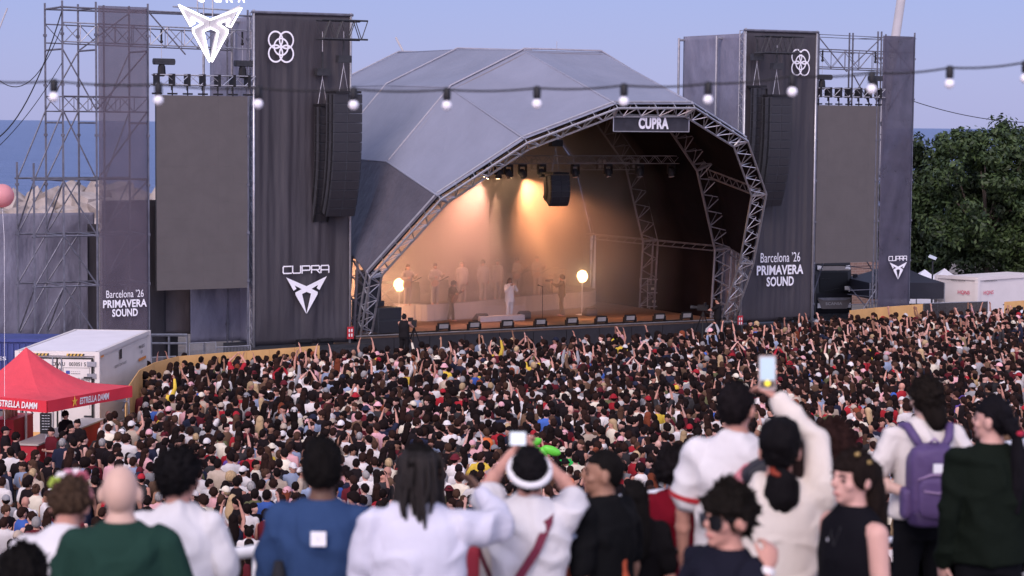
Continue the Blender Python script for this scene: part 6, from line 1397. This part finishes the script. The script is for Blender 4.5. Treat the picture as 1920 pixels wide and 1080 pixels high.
for x,y,h,lb,k in band:
    P=ond(x,y,RZ); P.z=RZ
    pz=dict(armL='down',armR='down') if k==1 else dict(armL=((.10,.10,-.23),(-.0,.18,.10)),armR=((.08,.02,-.27),(-.14,.2,.04)),lean=.05)
    custom({**pz,'head':(.1,0,0),'fem':1 if h=='long' else 0},P,AUD+random.uniform(-.3,.3),.98,lb,SK[2],h,(.03,.018,.014),'long',WT,WT,grp='musicians in white on the riser',loose=.03,hem=.78)
    if k!=1:
        g=empty('stage_guitar',tuple(P+Z*1.05),'guitar carried by the '+lb.split(' in white')[0]+' '+('at the right end' if x>1000 else 'behind the singer' if x>950 else 'second on the riser' if x>800 else 'at the far left'),'guitar'); b=MB(); M=Matrix.Translation(P+Z*1.05)@Matrix.Rotation(AUD,4,'Z')@Matrix.Rotation(.4,4,'Y'); q=lambda x_,z_,y_=.18:M@Vector((x_,y_,z_))
        b.slab([q(.12+.19*cos(2*pi*i/14),.15*sin(2*pi*i/14)) for i in range(14)],q(0,0,.24)-q(0,0,.18)); fixn(b.build('guitar_body',mat('cream_guitar',(.4,.22,.15),.4,.1,3),g)); b=MB(); b.bar(q(0,0,.22),q(-.65,0,.22),.025,5); b.build('guitar_neck',DARK,g)
# broadcast cameras in the pit
def tripod_cam(P,zt,yaw,lab):
    t=empty('broadcast_camera',tuple(P),lab,'camera','tripod cameras in the pit'); b=MB(); top=P+Z*zt
    for k in range(3): b.bar(top,P+Vector((cos(k*2.1+.4)*.55,sin(k*2.1+.4)*.55,0)),.03,5)
    b.build('tripod',BLACK,t); X=Vector((cos(yaw),sin(yaw),0)); Y_=Vector((-sin(yaw),cos(yaw),0)); b=MB(); b.box(top+Z*.18,(.22,.5,.26),(X,Y_,Z)); b.build('camera_body',BLACK,t); b=MB(); b.lathe(top+Z*.18+Y_*.25,[(.07,0),(.08,.2),(.1,.35)],10,Y_); b.build('camera_lens',DARK,t)
    b=MB(); b.box(top+Z*.36-Y_*.15-X*.15,(.22,.05,.16),(X,Y_,Z)); b.build('viewfinder',BLACK,t); b=MB(); b.bar(top-Y_*.1,top-Y_*.6-Z*.25+X*.15,.012,4); b.build('pan_handle',BLACK,t)
def platform(P,h,w,lab):
    t=empty('camera_platform',(P.x,P.y,0),lab,'platform'); b=MB(); b.box(Vector((P.x,P.y,h-.04)),(w,w,.08),(T,N,Z)); b.build('platform_top',DARK,t)
    for i in (-1,1):
        for j in (-1,1): b=MB(); b.bar(Vector((P.x,P.y,0))+T*(i*w*.45)+N*(j*w*.45),Vector((P.x,P.y,h-.08))+T*(i*w*.45)+N*(j*w*.45),.03,5); b.build('platform_leg',STEEL,t)
for (hx,hy,z0,flo,lab,shc,mir) in ((758,602,92.2,.45,'camera operator in a black tank top and headset in the pit left of the stage','tank',1),(1346,571,93.2,1.05,'camera operator in black with a headset in the pit by the right arch','tee',-1)):
    H_=pl(hx,hy,z0); flo=max(.2,H_.z-1.68); c=Vector((H_.x,H_.y,flo)); platform(c+T*.35*mir,flo,2.2,'low black platform under the '+('left' if mir>0 else 'right')+' pit camera')
    o=custom(dict(armL=((.05,.22,-.14),(-.03,.2,.0)),armR=((.06,.22,-.16),(-.05,.22,.02)),head=(0,.0,0),bulk=1.08),c,yaw_to(T.x*mir*.7+N.x*.7,T.y*mir*.7+N.y*.7),1.02,lab,SK[0],'short',BK,shc,BK,BK)
    tripod_cam(c+T*(.62*mir)+N*.3,1.35,TH+(-.5 if mir>0 else .6),('left' if mir>0 else 'right')+' pit camera on a tripod in front of the stage')
    b=MB()
    for k in range(12): a0=pi*k/12; a1=pi*(k+1)/12; b.bar(H_+Vector((cos(a0)*.1,0,sin(a0)*.13+.0)),H_+Vector((cos(a1)*.1,0,sin(a1)*.13)),.012,4)
    for s in (-1,1): b.ball(H_+Vector((s*.1,0,-.01)),.04,8,6)
    M_=wmat(o).inverted(); b.build('headset',BLACK,o)
# security in hi-vis
for (x,y,lab,tn) in ((752,655,'security guard in a yellow hi-vis vest at the barrier left of the stage',2.6),(1406,606,'security guard in a yellow vest near the right arch foot',2.9),(1158,624,'security guard with a yellow vest at the middle of the stage front',2.2),(1875,583,'steward with a yellow badge near the cream cabin',2.8)):
    P=solve(x,y,1.06); P.z=0; o=crowd_person(P,facing(P)+tn,1.08,0,'short','black','tee','black'); tag(o,lab,'person','security staff')
    b=MB(); bb=shirt_mb(POSES[0],'tank',.035,.95); v_=mk('hi_vis_vest',solid(bb,.02,2,900,name='hi_vis_vest'),CLOTH,o,(.62,.68,.04))
# bar staff and people at the bar
for (x,y,hair,kind,shc,pose,yw,cap,lab) in ((10,806,'short','tee','black',1,-1.3,'cap','bar worker in black cap looking right at the left edge of the photo'),(29,818,'curly','tee','black',5,-1.2,None,'bar worker with tied hair and black tee leaning on the counter'),(13,836,'short','tank','black',9,-2.4,None,'muscular man in a black tank top waiting at the bar'),(145,793,'bun','tee','black',1,3.0,None,'smiling woman in a black tee serving under the red tent'),(123,777,'curly','tee','black',1,-2.2,None,'dark curly haired bar worker under the tent with back turned'),(133,802,'short','tee','black',1,-1.4,None,'man in black tee in profile right of the menu board'),(97,808,'short','tee','maroon',5,2.4,None,'person with a red headscarf behind the tent leg'),(203,776,'bald','tank','black',0,.3,None,'broad bald guard in a black vest below the tent corner'),(118,815,'short','tee','dark grey',1,-.8,None,'brown haired customer with his arm on the bar')):
    P=solve(x,y,1.06); P.z=0; o=crowd_person(P,yw,1.06,pose,hair,'black' if hair!='bald' else 'black',kind,shc,cap,'black' if cap else None,0); tag(o,lab,'person','people at the bar')
# green inflatables over the crowd
gr=mat('lime_green_vinyl',(.12,.55,.05),.35,.1,3); P=atY(1015,845,54); 
t=empty('green_inflatable',tuple(P),'lime green inflatable flower held over the heads right of the small phone','inflatable')
for k,(x,y,rx,ry,a) in enumerate(((1002,829,.20,.11,.3),(996,842,.26,.10,-.1),(1034,845,.26,.12,-.35),(1017,858,.14,.28,.0))):
    b=MB(); b.ball(atY(x,y,54),(rx,.09,ry),14,10,Matrix.Rotation(-a,3,'Y')); b.build('inflated_petal',gr,t,True)
b=MB(); b.bar(atY(1015,848,54),Vector((P.x,P.y,1.1)),.02,6); b.build('stick',WHITE,t)

# ================================================================== SPECTATORS IN THE FOREGROUND
FL=7.5
def fg(px,py,Yd,yaw,P,label,skin,hair,hc,kind,shc,trc=(.006,.006,.008),loose=.022,hem=.86,vox=.008,sc=None,fold=.030):
    H_=atY(px,py,Yd); HM=headmat(P); hl=HM@Vector((0,0,1.645)); sc=(H_.z-FL)/hl.z; R3=Matrix.Rotation(yaw,3,'Z'); off=R3@(hl*sc)
    base=Vector((H_.x-off.x,H_.y-off.y,FL)); o=mk('person',solid(body_mb(P),vox,2,None,name='person'),SKIN,None,skin); o.location=base; o.rotation_euler=(0,0,yaw); o.scale=(sc,)*3; tag(o,label,'person')
    mk('shirt',solid(shirt_mb(P,kind,loose,hem),.011,4,None,name='shirt',disp=folds(fold,px)),CLOTH,o,shc); mk('trousers',solid(trouser_mb(P),.015,3,None,name='trousers',disp=folds(.008,px)),CLOTH,o,trc)
    if hair!='bald':
        hb=hair_mb(hair,px*.01,True); R=random.Random(px); base_v=list(hb.v)
        for k in range(1600 if hair in('curly','afro') else 700):     # loose tufts break the outline
            v=Vector(base_v[R.randrange(len(base_v))]); n_=(v-Vector((0,-.006,1.65))).normalized()
            if v.y>.03 and v.z<1.70: continue
            L=R.uniform(.008,.026 if hair in('curly','afro') else .012); a_=n_.orthogonal().normalized()*.004; d_=(n_+Vector((R.gauss(0,.6),R.gauss(0,.6),R.gauss(-.1,.6)))).normalized()*L; hb.add([v-a_-n_*.004,v+a_-n_*.004,v+d_],[(0,1,2)])
        h=mk('hair',hb.mesh('hair'),HAIR,o,hc); h.matrix_local=HM; h.data.polygons.foreach_set('use_smooth',[True]*len(h.data.polygons))
    # facial features only where a face is turned to view
    if P.get('face'):
        b=MB()
        for s in (-1,1): b.ball((s*.033,.082,1.640),(.014,.008,.008),10,6)
        e=mk('eye',b.mesh('eye'),mat('eye_dark',(.03,.02,.02),.2,0,1),o); e.matrix_local=HM
        b=MB()
        for s in (-1,1): b.tube([(s*.014,.094,1.660),(s*.034,.092,1.667),(s*.052,.078,1.660)],[.004,.005,.003],6)
        e=mk('eyebrow',b.mesh('eyebrow'),HAIR,o,hc); e.matrix_local=HM
        b=MB(); b.ball((0,.096,1.581),(.024,.010,.006),12,6); e=mk('lips',b.mesh('lips'),mat('lip_pink',(.42,.14,.13),.4,.05,5),o); e.matrix_local=HM
    return o,sc,base,Matrix.LocRotScale(base,Matrix.Rotation(yaw,3,'Z').to_quaternion(),Vector((sc,)*3))
REST=((.08,.03,-.27),(-.04,.22,-.04))
W_=(.63,.60,.62)
fg(45,1078,7.9,.1,dict(armL=REST,armR=REST,lean=.1),'black haired head rising at the lower left corner',SK[1],'curly',(.006,.005,.005),'tee',(.02,.02,.025))
o,sc,ba,M=fg(132,948,9.3,-.1,dict(armL=REST,armR=REST,lean=.50,head=(.1,-.35,0),bulk=.98),'person in white tee bent over the rail wearing a flower headband',SK[0],'curly',(.05,.03,.02),'tee',W_,bl_ if 0 else (.03,.03,.04))
HMf=M@headmat(dict(lean=.50,head=(.1,-.35,0)))
hb=empty('flower_headband',tuple(HMf@Vector((0,0,1.75))),'headband of pink and white flowers on the bent person in white','headband'); R=random.Random(8); b=MB()
b.tube([HMf@Vector((sin(a)*.095,-.02+cos(a)*.0,1.66+cos(a)*.115)) for a in [-1.4+2.8*i/12 for i in range(13)]],.016*sc,8); b.build('band',mat('dusty_pink_band',(.35,.14,.15),.8,.2,8),hb,True)
for k,(a,cl) in enumerate(((-.6,(.75,.7,.72)),(-.25,(.6,.25,.35)),(.05,(.78,.72,.74)),(.4,(.35,.08,.12)),(-.95,(.3,.4,.06)))):
    c=HMf@Vector((sin(a)*.10,-.04,1.665+cos(a)*.125)); b=MB()
    for j in range(6): b.ball(c+Vector((cos(j*1.05)*.02,0,sin(j*1.05)*.02)),(.015,.008,.015),8,5)
    b.build('flower',mat('petal',cl,.7,.1,5),hb,True)
fg(226,922,8.7,.02,dict(armL=REST,armR=REST,head=(0,.0,0),bulk=1.06),'bald man in a dark green tee seen from behind',(.56,.36,.29),'bald',(0,0,0),'tee',(.014,.038,.029),loose=.03)
fg(337,893,9.3,-.08,dict(armL=REST,armR=REST,head=(-.35,.0,.06),lean=.12,bulk=.92),'black haired man in a plain white tee right of the bald man',SK[0],'curly',(.006,.005,.006),'tee',W_,loose=.032,hem=.9)
o,sc,ba,M=fg(604,884,9.4,.0,dict(armL=REST,armR=REST,head=(0,-.02,0),bulk=1.03),'man in a blue sweater with flat topped black hair',SK[4],'hightop',(.005,.004,.004),'long',(.028,.055,.135),loose=.035)
b=MB(); b.slab([M@Vector((x,y_-.034,z)) for x,y_,z in ((-.035,-.155,1.375),(.035,-.155,1.375),(.036,-.162,1.31),(-.034,-.162,1.31))],M.to_3x3()@Vector((0,.01,0))); lb_=fixn(b.build('neck_label',LOGOW,o)); text_obj('/',M@Vector((0,-.205,1.343)),(1,0,0),Z,.02*sc,None,mat('grey_mark',(.3,.3,.32),.6,0,1),o)
for s in (-1,1):
    b=MB(); b.tube([M@Vector((s*(.19),-.10,z)) for z in (1.22,1.1,1.0,.88,.8)],[.02,.04,.045,.045,.03],10); b.build('dark_side_panel',mat('black_knit',(.015,.015,.02),.9,.1,5),o,True)
o,sc,ba,M=fg(786,884,9.0,-.05,dict(armL=REST,armR=((.17,.12,-.02),(-.10,.20,.10)),head=(.1,.0,0),bulk=1.02),'dreadlocked man in a pale lavender tee with one arm raised',SK[4],'afro' if 0 else 'short',(.006,.005,.005),'long',(.56,.545,.64),loose=.03)
hd=o.children[-1]; R=random.Random(77); b=MB()
for k in range(110):
    a_=R.uniform(0,6.28); rr_=R.uniform(.02,.068); x=cos(a_)*rr_; y=sin(a_)*rr_*1.1-.01
    if y>.06: continue
    z0=1.75-rr_*.3; out=Vector((x,y-.02,0)).normalized(); L=R.uniform(.10,.30) if y<.03 else .1; p=[Vector((x,y,z0)),Vector((x,y,z0))+out*.028+Z*-.03]
    for j in range(4): p.append(p[-1]+Vector((R.gauss(out.x*.001,.006),R.gauss(out.y*.001,.005),-L/4)))
    b.tube([M@headmat({'head':(.1,0,0)})@q for q in p],[.012*sc]*5+[.006*sc],6)
b.build('dreadlocks',mat('dread_hair',(.014,.01,.01),.8,.3,20),o,True)
o,sc,ba,M=fg(993,884,9.5,.05,dict(armL=((.03,.25,.09),(-.13,.13,.15)),armR=((.07,.23,.07),(-.17,.13,.17)),head=(.0,.12,0),bulk=.96,curl=.7),'person in white tee with a white headband filming with both arms',SK[0],'short',(.006,.005,.006),'tee',W_,loose=.03)
HMf=M@headmat(dict(head=(0,.12,0))); b=MB(); b.tube([HMf@Vector((cos(a)*.094,-.006+sin(a)*.113,1.655+.045*sin(a))) for a in [2*pi*i/24 for i in range(25)]],.017*sc,8); b.build('headband',mat('white_bandana',(.72,.70,.72),.8,.05,9),o,True)
b=MB(); pts=[M@Vector(q) for q in ((.10,-.03,1.47),(.085,-.115,1.40),(.03,-.165,1.28),(-.06,-.175,1.14),(-.14,-.16,1.02),(-.19,-.10,.94))]
for a_,c_ in zip(pts,pts[1:]):
    d_=(c_-a_).normalized(); w_=d_.cross(Vector((0,-1,0))).normalized()*.019; b.slab([a_-w_-d_*.004,c_-w_,c_+w_,a_+w_-d_*.004],(0,-.006,0))
fixn(b.build('crossbody_strap',mat('maroon_strap',(.13,.012,.035),.7,.1,5),o))
def phone(c,w,h,label,tilt=0,scr=(.72,.80,.9),em=.5,low=None,rot=0):
    t=empty('mobile_phone',tuple(c),label,'phone'); X=Vector((cos(rot)*cos(tilt),sin(rot),sin(tilt))).normalized(); Zz=Vector((-sin(tilt),0,cos(tilt))); Y_=Zz.cross(X).normalized()
    b=MB(); b.box(c,(w,.011,h),(X,Y_,Zz)); b.build('phone_case',mat('phone_case',(.45,.38,.36) if low else (.02,.02,.025),.4,.05,3),t); b=MB(); sh_=h*.66 if low else h*.9; zc=h*.12 if low else 0
    b.box(c-Y_*.0065+Zz*zc,(w*.86,.002,sh_),(X,Y_,Zz)); b.build('lit_screen',mat('phone_screen',scr,.3,0,1,emit=em,ecol=scr),t)
    if low:
        b=MB(); b.box(c-Y_*.0065-Zz*h*.33,(w*.86,.002,h*.2),(X,Y_,Zz)); b.build('screen_crowd_band',mat('screen_dark',(.1,.08,.07),.4,.2,30),t); b=MB(); b.lathe(c-Y_*.0085-Zz*h*.30+X*.0,[(.013,0),(.013,.002)],14,-Y_); b.build('shutter_button',mat('yellow_dot',(.8,.65,.05),.4,0,1,emit=.6,ecol=(.9,.7,.05)),t)
phone(atY(971,822,9.05),.078,.062,'small phone with a pale screen held by both raised hands',scr=(.6,.66,.72),em=.35)
fg(1132,885,9.8,.95,dict(armL='down',armR='down',head=(.55,.0,0),bulk=1.02,face=1),'man with a faded haircut in a black tee turned left',SK[3],'buzz',(.006,.005,.005),'tee',(.006,.006,.007))
fg(1190,935,10.5,.0,dict(armL='down',armR='down',fem=1),'person with long black hair behind the man with the faded haircut',SK[1],'long',(.006,.005,.005),'tee',(.007,.006,.007))
fg(1270,880,11.0,-.35,dict(armL='down',armR='fold',fem=1,head=(-.3,0,0),bulk=.95),'black haired woman in a dark red knit top',SK[1],'afro',(.008,.006,.007),'long',(.15,.005,.014),loose=.03)
o,sc,ba,M=fg(1380,762,10.5,-.1,dict(armL=((.07,.02,-.28),(.0,.05,-.24)),armR=((.08,.10,-.24),(-.06,.2,.0)),head=(-.35,.02,0),bulk=.97),'tall man in a white football shirt with red sleeve cuffs',SK[0],'short',(.007,.005,.006),'tee',W_,loose=.03)
redc=mat('red_cuff',(.4,.02,.03),.7,.1,3)
for s in (-1,1):
    bd,J=joints(dict(armL=((.07,.02,-.28),(.0,.05,-.24)),armR=((.08,.10,-.24),(-.06,.2,.0)),bulk=.97)); sh,el,wr=J[s]; c=sh.lerp(el,.80); d_=(el-sh).normalized(); b=MB(); b.lathe(M@(c-d_*.035),[(.092*sc,0),(.092*sc,.022)],16,M.to_3x3()@d_); b.build('sleeve_cuff',redc,o)
pnk=mat('pink_print',(.62,.22,.27),.8,.08,12); b=MB(); q=[(-.12,1.20),(.04,1.38),(.12,1.40),(.19,1.28),(.17,1.15),(.02,1.12)]; b.slab([M@Vector((x,-.185,z)) for x,z in q],(0,-.004,0)); fixn(b.build('printed_panel',pnk,o)); b=MB()
for k,(x,z) in enumerate(((.06,1.31),(.0,1.22),(.10,1.21))):
    b.slab([M@Vector((x+(.035 if j%2==0 else .014)*sin(j*pi/4),-.19,z+(.035 if j%2==0 else .014)*cos(j*pi/4))) for j in range(8)],(0,-.003,0))
fixn(b.build('star_print',LOGOW,o))
b=MB(); bd,J=joints(dict(armL=((.07,.02,-.28),(.0,.05,-.24)))); sh,el,wr=J[-1]; b.lathe(M@Vector((-.278,.07,.905)),[(.034,0),(.034,.022)],12); b.build('bracelet',BLACK,o)
# black rucksack on one shoulder of that man
def softbox(name,c,sz,R3,mt,parent,amp=.01,seed=0,vox=.012,n=14):
    b=MB(); b.ball((0,0,0),(1,1,1),28,20); 
    vs=[]
    for v in b.v:
        v=Vector(v); p=Vector([math.copysign(abs(a)**.45,a) for a in v]); vs.append(Vector(c)+R3@Vector((p.x*sz[0]/2,p.y*sz[1]/2,p.z*sz[2]/2))*(1+amp*8*noise.noise(v*2+Vector((seed,0,0)))))
    b.v=[tuple(q) for q in vs]; return b.build(name,mt,parent,True)
I3=Matrix.Identity(3)
softbox('black_rucksack',M@Vector((.17,-.20,1.26)),(.22,.16,.34),Matrix.Rotation(-.5,3,'Y'),mat('black_nylon',(.012,.012,.02),.6,.1,4),None,seed=3); tag(bpy.data.objects['black_rucksack'],'black rucksack slung on the right shoulder of the football shirt man','bag')
# woman raising the phone
o,sc,ba,M=fg(1462,842,9.5,-.12,dict(armL='down',armR=((-.02,.12,.235),(-.155,.10,.145)),head=(0,.05,0),fem=1,curl=.7),'woman in a cream top with tied black hair raising a phone high',SK[0],'short',(.005,.004,.005),'long',(.62,.55,.50),loose=.018)
b=MB(); HMf=M@headmat(dict(head=(0,.05,0))); b.ball(HMf@Vector((0,-.02,1.69)),(.094*sc,.11*sc,.105*sc),48,32); b.ball(HMf@Vector((.015,-.10,1.475)),(.078*sc,.06*sc,.105*sc),40,28)
b.v=[tuple(Vector(v)+Vector(noise.noise_vector(Vector(v)*16))*.014+Vector(noise.noise_vector(Vector(v)*45))*.007) for v in b.v]
q_=b.build('big_black_hair',HAIR,o,True); q_.color=(.005,.004,.005,1)
b=MB(); b.lathe(HMf@Vector((.0,-.085,1.555)),[(.045,0),(.05,.009),(.045,.018)],14,Vector((.1,-.3,1))); b.build('hair_tie',mat('rust_hair_tie',(.22,.03,.015),.7,.1,6),o,True)
bd,J=joints(dict(armR=((-.02,.12,.235),(-.155,.10,.145)),fem=1)); hw=M@(J[1][2]+Vector((-.02,.02,.07)))
phone(hw+Vector((-.045,-.02,.065)),.078,.158,'phone in a pale case held high, showing the stage on its screen',tilt=.02,scr=(.42,.54,.62),em=.22,low=1)
b=MB(); b.lathe(M@(J[1][2]+Vector((0,0,-.02))),[(.036,0),(.036,.02)],12,Vector((-.5,.3,.8))); b.build('wrist_band',mat('lilac_band',(.4,.3,.6),.6,.1,5),o,True)
fg(1503,822,10.3,-.1,dict(armL='down',armR='fold',fem=1),'person with long dark brown hair and black clothes behind the raised arm',SK[1],'long',(.014,.007,.006),'long',(.007,.006,.0065),loose=.03)
fg(1560,842,10.6,.0,dict(armL='down',armR='down',fem=1),'person with bushy reddish dark curls left of the purple backpack',SK[1],'afro',(.02,.008,.007),'long',(.007,.006,.0065))
# man with sunglasses scratching his head
PA=dict(armL=((.11,.10,-.17),(-.08,-.13,.22)),armR=((.05,.10,-.27),(-.06,.2,.02)),head=(.0,-.05,0),face=1,curl=.9,bulk=1.0)
o,sc,ba,M=fg(1364,968,8.2,2.15,PA,'curly haired man in sunglasses facing left with a hand on his head',SK[0],'curly',(.008,.006,.005),'tee',(.010,.010,.018))
HMf=headmat(PA); b=MB()
for s in (-1,1):
    b.slab([HMf@Vector((s*x,.101-.012*abs(x)/.05,z)) for x,z in ((.004,1.662),(.072,1.665),(.072,1.622),(.052,1.602),(.016,1.606))],(0,.004,0)); b.bar(HMf@Vector((s*.062,.092,1.65)),HMf@Vector((s*.084,-.01,1.645)),.003,5)
b.bar(HMf@Vector((-.01,.104,1.65)),HMf@Vector((.01,.104,1.65)),.003,5); b.build('sunglasses',mat('black_lens',(.006,.006,.008),.1,0,1,spec=.6),o,local=True)
bd,J=joints(PA); sh,el,wr=J[-1]; b=MB(); b.lathe(wr-(wr-el).normalized()*.03,[(.031,0),(.033,.008),(.033,.022),(.031,.03)],14,(wr-el)); b.build('wrist_watch',mat('white_watch',(.7,.66,.66),.4,.05,3),o,True,local=True)
b=MB(); b.box(el.lerp(wr,.42)+Vector((-.040,0,0)),(.004,.03,.045)); b.build('forearm_tattoo',mat('tattoo_ink',(.07,.05,.07),.6,.3,30),o,local=True)
# woman with one bare shoulder
PB=dict(armL=((.05,.0,-.29),(.0,.06,-.25)),armR='down',head=(.05,-.05,0),face=1,fem=1,bulk=.95)
o,sc,ba,M=fg(1600,893,9.1,2.05,PB,'woman facing left in a black one shoulder top with hair clips',SK[2],'ponytail',(.010,.006,.005),'tank',(.006,.0055,.008),loose=.026,fold=.006)
HMf=headmat(PB); b=MB(); loft(b,[((0,-.06,1.70),.08,.06),((0,-.085,1.60),.088,.06),((.0,-.10,1.46),.092,.055),((0,-.115,1.32),.08,.045),((0,-.12,1.18),.03,.02)][::-1],12)
for s_ in (-1,1): b.ball((s_*.068,-.015,1.665),(.028,.075,.075),16,12); b.ball((s_*.06,-.07,1.55),(.03,.04,.11),14,10)
h=mk('loose_back_hair',b.mesh('loose_back_hair'),HAIR,o,(.010,.006,.005)); h.matrix_local=HMf
for k,(x,y,z) in enumerate(((-.075,-.02,1.715),(-.05,.02,1.752))):
    b=MB(); b.ball((x*1.12,y,z),(.008,.014,.010),8,6); c=mk('hair_clip',b.mesh('hair_clip'),mat('gold_clip',(.5,.33,.12),.35,0,1,metal=.6),o); c.matrix_local=HMf
b=MB(); b.ball((-.055,.135,1.17),(.016,.006,.024),10,6); b.build('pink_badge',mat('pink_badge',(.65,.3,.55),.5,.1,5),o,local=True); b=MB(); b.ball((-.045,.135,1.125),(.012,.006,.018),10,6); b.ball((.02,.118,1.345),(.01,.006,.016),8,6); b.build('white_badge',LOGOW,o,local=True)
b=MB(); b.tube([(-.02,.075,1.46),(-.05,.11,1.40),(-.03,.125,1.33)],.003,5); b.tube([(.03,.075,1.46),(.0,.12,1.38),(-.03,.125,1.33)],.003,5); b.build('necklace',BLACK,o,local=True)
# purple backpack man
PC=dict(armL=((.13,-.03,-.25),(-.22,-.19,-.06)),armR=((.13,-.03,-.25),(-.22,-.19,-.06)),head=(.25,.0,0),bulk=1.0)
o,sc,ba,M=fg(1736,748,12.0,.05,PC,'man in a white shirt with hands clasped behind a purple backpack',(.58,.37,.31),'curly',(.010,.007,.006),'tee',(.64,.58,.56),loose=.024,hem=.93)
b=MB(); HMf=M@headmat(PC); loft(b,[((.0,-.03,1.66),.09,.085),((.01,-.07,1.60),.08,.06),((.03,-.09,1.52),.07,.045),((.03,-.09,1.47),.03,.02)][::-1],14); h=mk('loose_back_hair',b.mesh('loose_back_hair'),HAIR,o,(.010,.007,.006)); h.matrix_local=headmat(PC); h.data.polygons.foreach_set('use_smooth',[True]*len(h.data.polygons))
pur=mat('purple_nylon',(.090,.055,.155),.6,.12,5,bump=.006,bsc=20); pur2=mat('dark_purple_nylon',(.035,.018,.07),.6,.12,5); lil=mat('lilac_trim',(.36,.24,.42),.6,.1,5)
bp_=empty('purple_backpack',tuple(M@Vector((0,-.24,1.15))),'purple hiking backpack with grey trim worn over a white shirt','backpack')
def mp_(x,y,z): return M@Vector((x,y,z))
R0=M.to_3x3().normalized()
softbox('main_compartment',mp_(-.01,-.245,1.17),(.29*sc,.20*sc,.44*sc),R0,pur,bp_,seed=1); softbox('front_pocket',mp_(-.01,-.335,1.10),(.21*sc,.08*sc,.24*sc),R0,pur,bp_,seed=5); softbox('bottom_panel',mp_(-.01,-.25,.97),(.28*sc,.2*sc,.10*sc),R0,pur2,bp_,seed=6)
for s in (-1,1): softbox('side_pocket',mp_(-.01+s*.145,-.23,1.05),(.07*sc,.13*sc,.18*sc),R0,pur,bp_,seed=7+s)
b=MB()
for s in (-1,1): b.tube([mp_(s*.05,-.19,1.34),mp_(s*.10,-.165,1.42),mp_(s*.125,-.08,1.475),mp_(s*.135,.02,1.46),mp_(s*.13,.13,1.36),mp_(s*.13,.15,1.2)],[.022,.026,.026,.026,.024,.02],8)
b.build('shoulder_strap',pur,bp_,True)
b=MB(); b.tube([mp_(-.12,-.345,1.20),mp_(-.05,-.372,1.235),mp_(.03,-.372,1.235),mp_(.10,-.345,1.20)],.006,6); b.build('piping',lil,bp_,True)
b=MB(); b.tube([mp_(-.09,-.375,1.14),mp_(-.01,-.385,1.13),mp_(.08,-.375,1.15)],.005,6); b.build('piping',lil,bp_,True)
b=MB(); b.tube([mp_(-.03,-.24,1.40),mp_(-.01,-.27,1.43),mp_(.02,-.24,1.40)],.008,6); b.build('grab_handle',lil,bp_,True)
b=MB(); b.box(mp_(-.01,-.36,1.27),(.05,.01,.05)); b.box(mp_(.15,-.30,1.19),(.03,.02,.05)); b.ball(mp_(.01,-.36,.99),.01,8,6); b.build('clips',LOGOW,bp_)
# woman in dark green sweater with a ponytail
PD_=dict(armL='down',armR='down',head=(.85,.0,0),fem=1,face=1,bulk=1.0)
o,sc,ba,M=fg(1862,785,11.0,.1,PD_,'woman in a very dark green sweater with a low ponytail looking left',SK[2],'long' if 0 else 'short',(.006,.005,.007),'long',(.006,.009,.0065),loose=.03)
b=MB(); loft(b,[((0,-.10,1.66),.07,.05),((0,-.13,1.60),.045,.04)][::-1],12); b.tube([(0,-.12,1.62),(.02,-.145,1.56),(.03,-.15,1.45),(.03,-.15,1.3),(.03,-.145,1.16)],[.05,.03,.042,.042,.02],10); h=mk('low_ponytail',b.mesh('low_ponytail'),HAIR,o,(.006,.005,.007)); h.matrix_local=headmat(dict(head=(.55,0,0))); b=MB(); b.lathe((.02,-.14,1.575),[(.035,0),(.04,.012),(.035,.024)],12,(.2,-.1,1)); h=mk('red_hair_tie',b.mesh('red_hair_tie'),mat('red_tie',(.45,.02,.05),.7,.1,5),o); h.matrix_local=headmat(dict(head=(.55,0,0)))
# things hung on the railing between the spectators
R0=Matrix.Rotation(.2,3,'Z')
fp=bpy.data.materials.new('floral_fabric'); fp.use_nodes=True; n=fp.node_tree; vo=n.nodes.new('ShaderNodeTexNoise'); vo.inputs['Scale'].default_value=7; vo.inputs['Detail'].default_value=2; cr=n.nodes.new('ShaderNodeValToRGB'); cr.color_ramp.interpolation='CONSTANT'; cr.color_ramp.elements[0].color=(.5,.04,.025,1); cr.color_ramp.elements[1].position=.52; cr.color_ramp.elements[1].color=(.62,.38,.24,1); e=cr.color_ramp.elements.new(.6); e.color=(.6,.09,.03,1)
tc=n.nodes.new('ShaderNodeTexCoord'); n.links.new(tc.outputs['Object'],vo.inputs['Vector']); n.links.new(vo.outputs[0],cr.inputs[0]); n.links.new(cr.outputs[0],n.nodes['Principled BSDF'].inputs[0]); n.nodes['Principled BSDF'].inputs['Roughness'].default_value=.9
PF=dict(armL='drink',armR='fold',lean=.35,fem=1,head=(.5,-.4,0))
fg(1102,985,9.9,-.3,PF,'person in an orange and red floral shirt bent low behind the white tee',SK[3],'short',(.02,.012,.01),'tee',(.5,.1,.05))[0].children[0].data.materials[0]=fp
phone(atY(1052,1012,9.6),.075,.15,'phone held low between the white tee and the floral shirt',tilt=-.9,scr=(.25,.30,.42),em=.0)
c=atY(905,1050,9.6); t=empty('red_and_white_bag',tuple(c),'red and white bag hanging between the lavender tee and the white tee','bag'); softbox('bag_body',c,(.15,.12,.26),R0,mat('off_white_canvas',(.6,.55,.53),.8,.1,4),t,seed=4); softbox('red_side',c+Vector((-.05,-.06,-.03)),(.07,.06,.24),R0,mat('red_canvas',(.42,.04,.06),.8,.1,4),t,seed=9)
b=MB(); b.tube([c+Vector((-.03,-.05,.1)),c+Vector((.0,-.07,.02)),c+Vector((.06,-.07,-.12))],.01,6); b.tube([c+Vector((0,0,.12)),c+Vector((.0,.3,.25)),c+Vector((0,.42,.1))],.01,6); b.build('bag_strap',mat('maroon_bag_strap',(.12,.01,.03),.7,.1,5),t,True)
SC.render.film_transparent=False
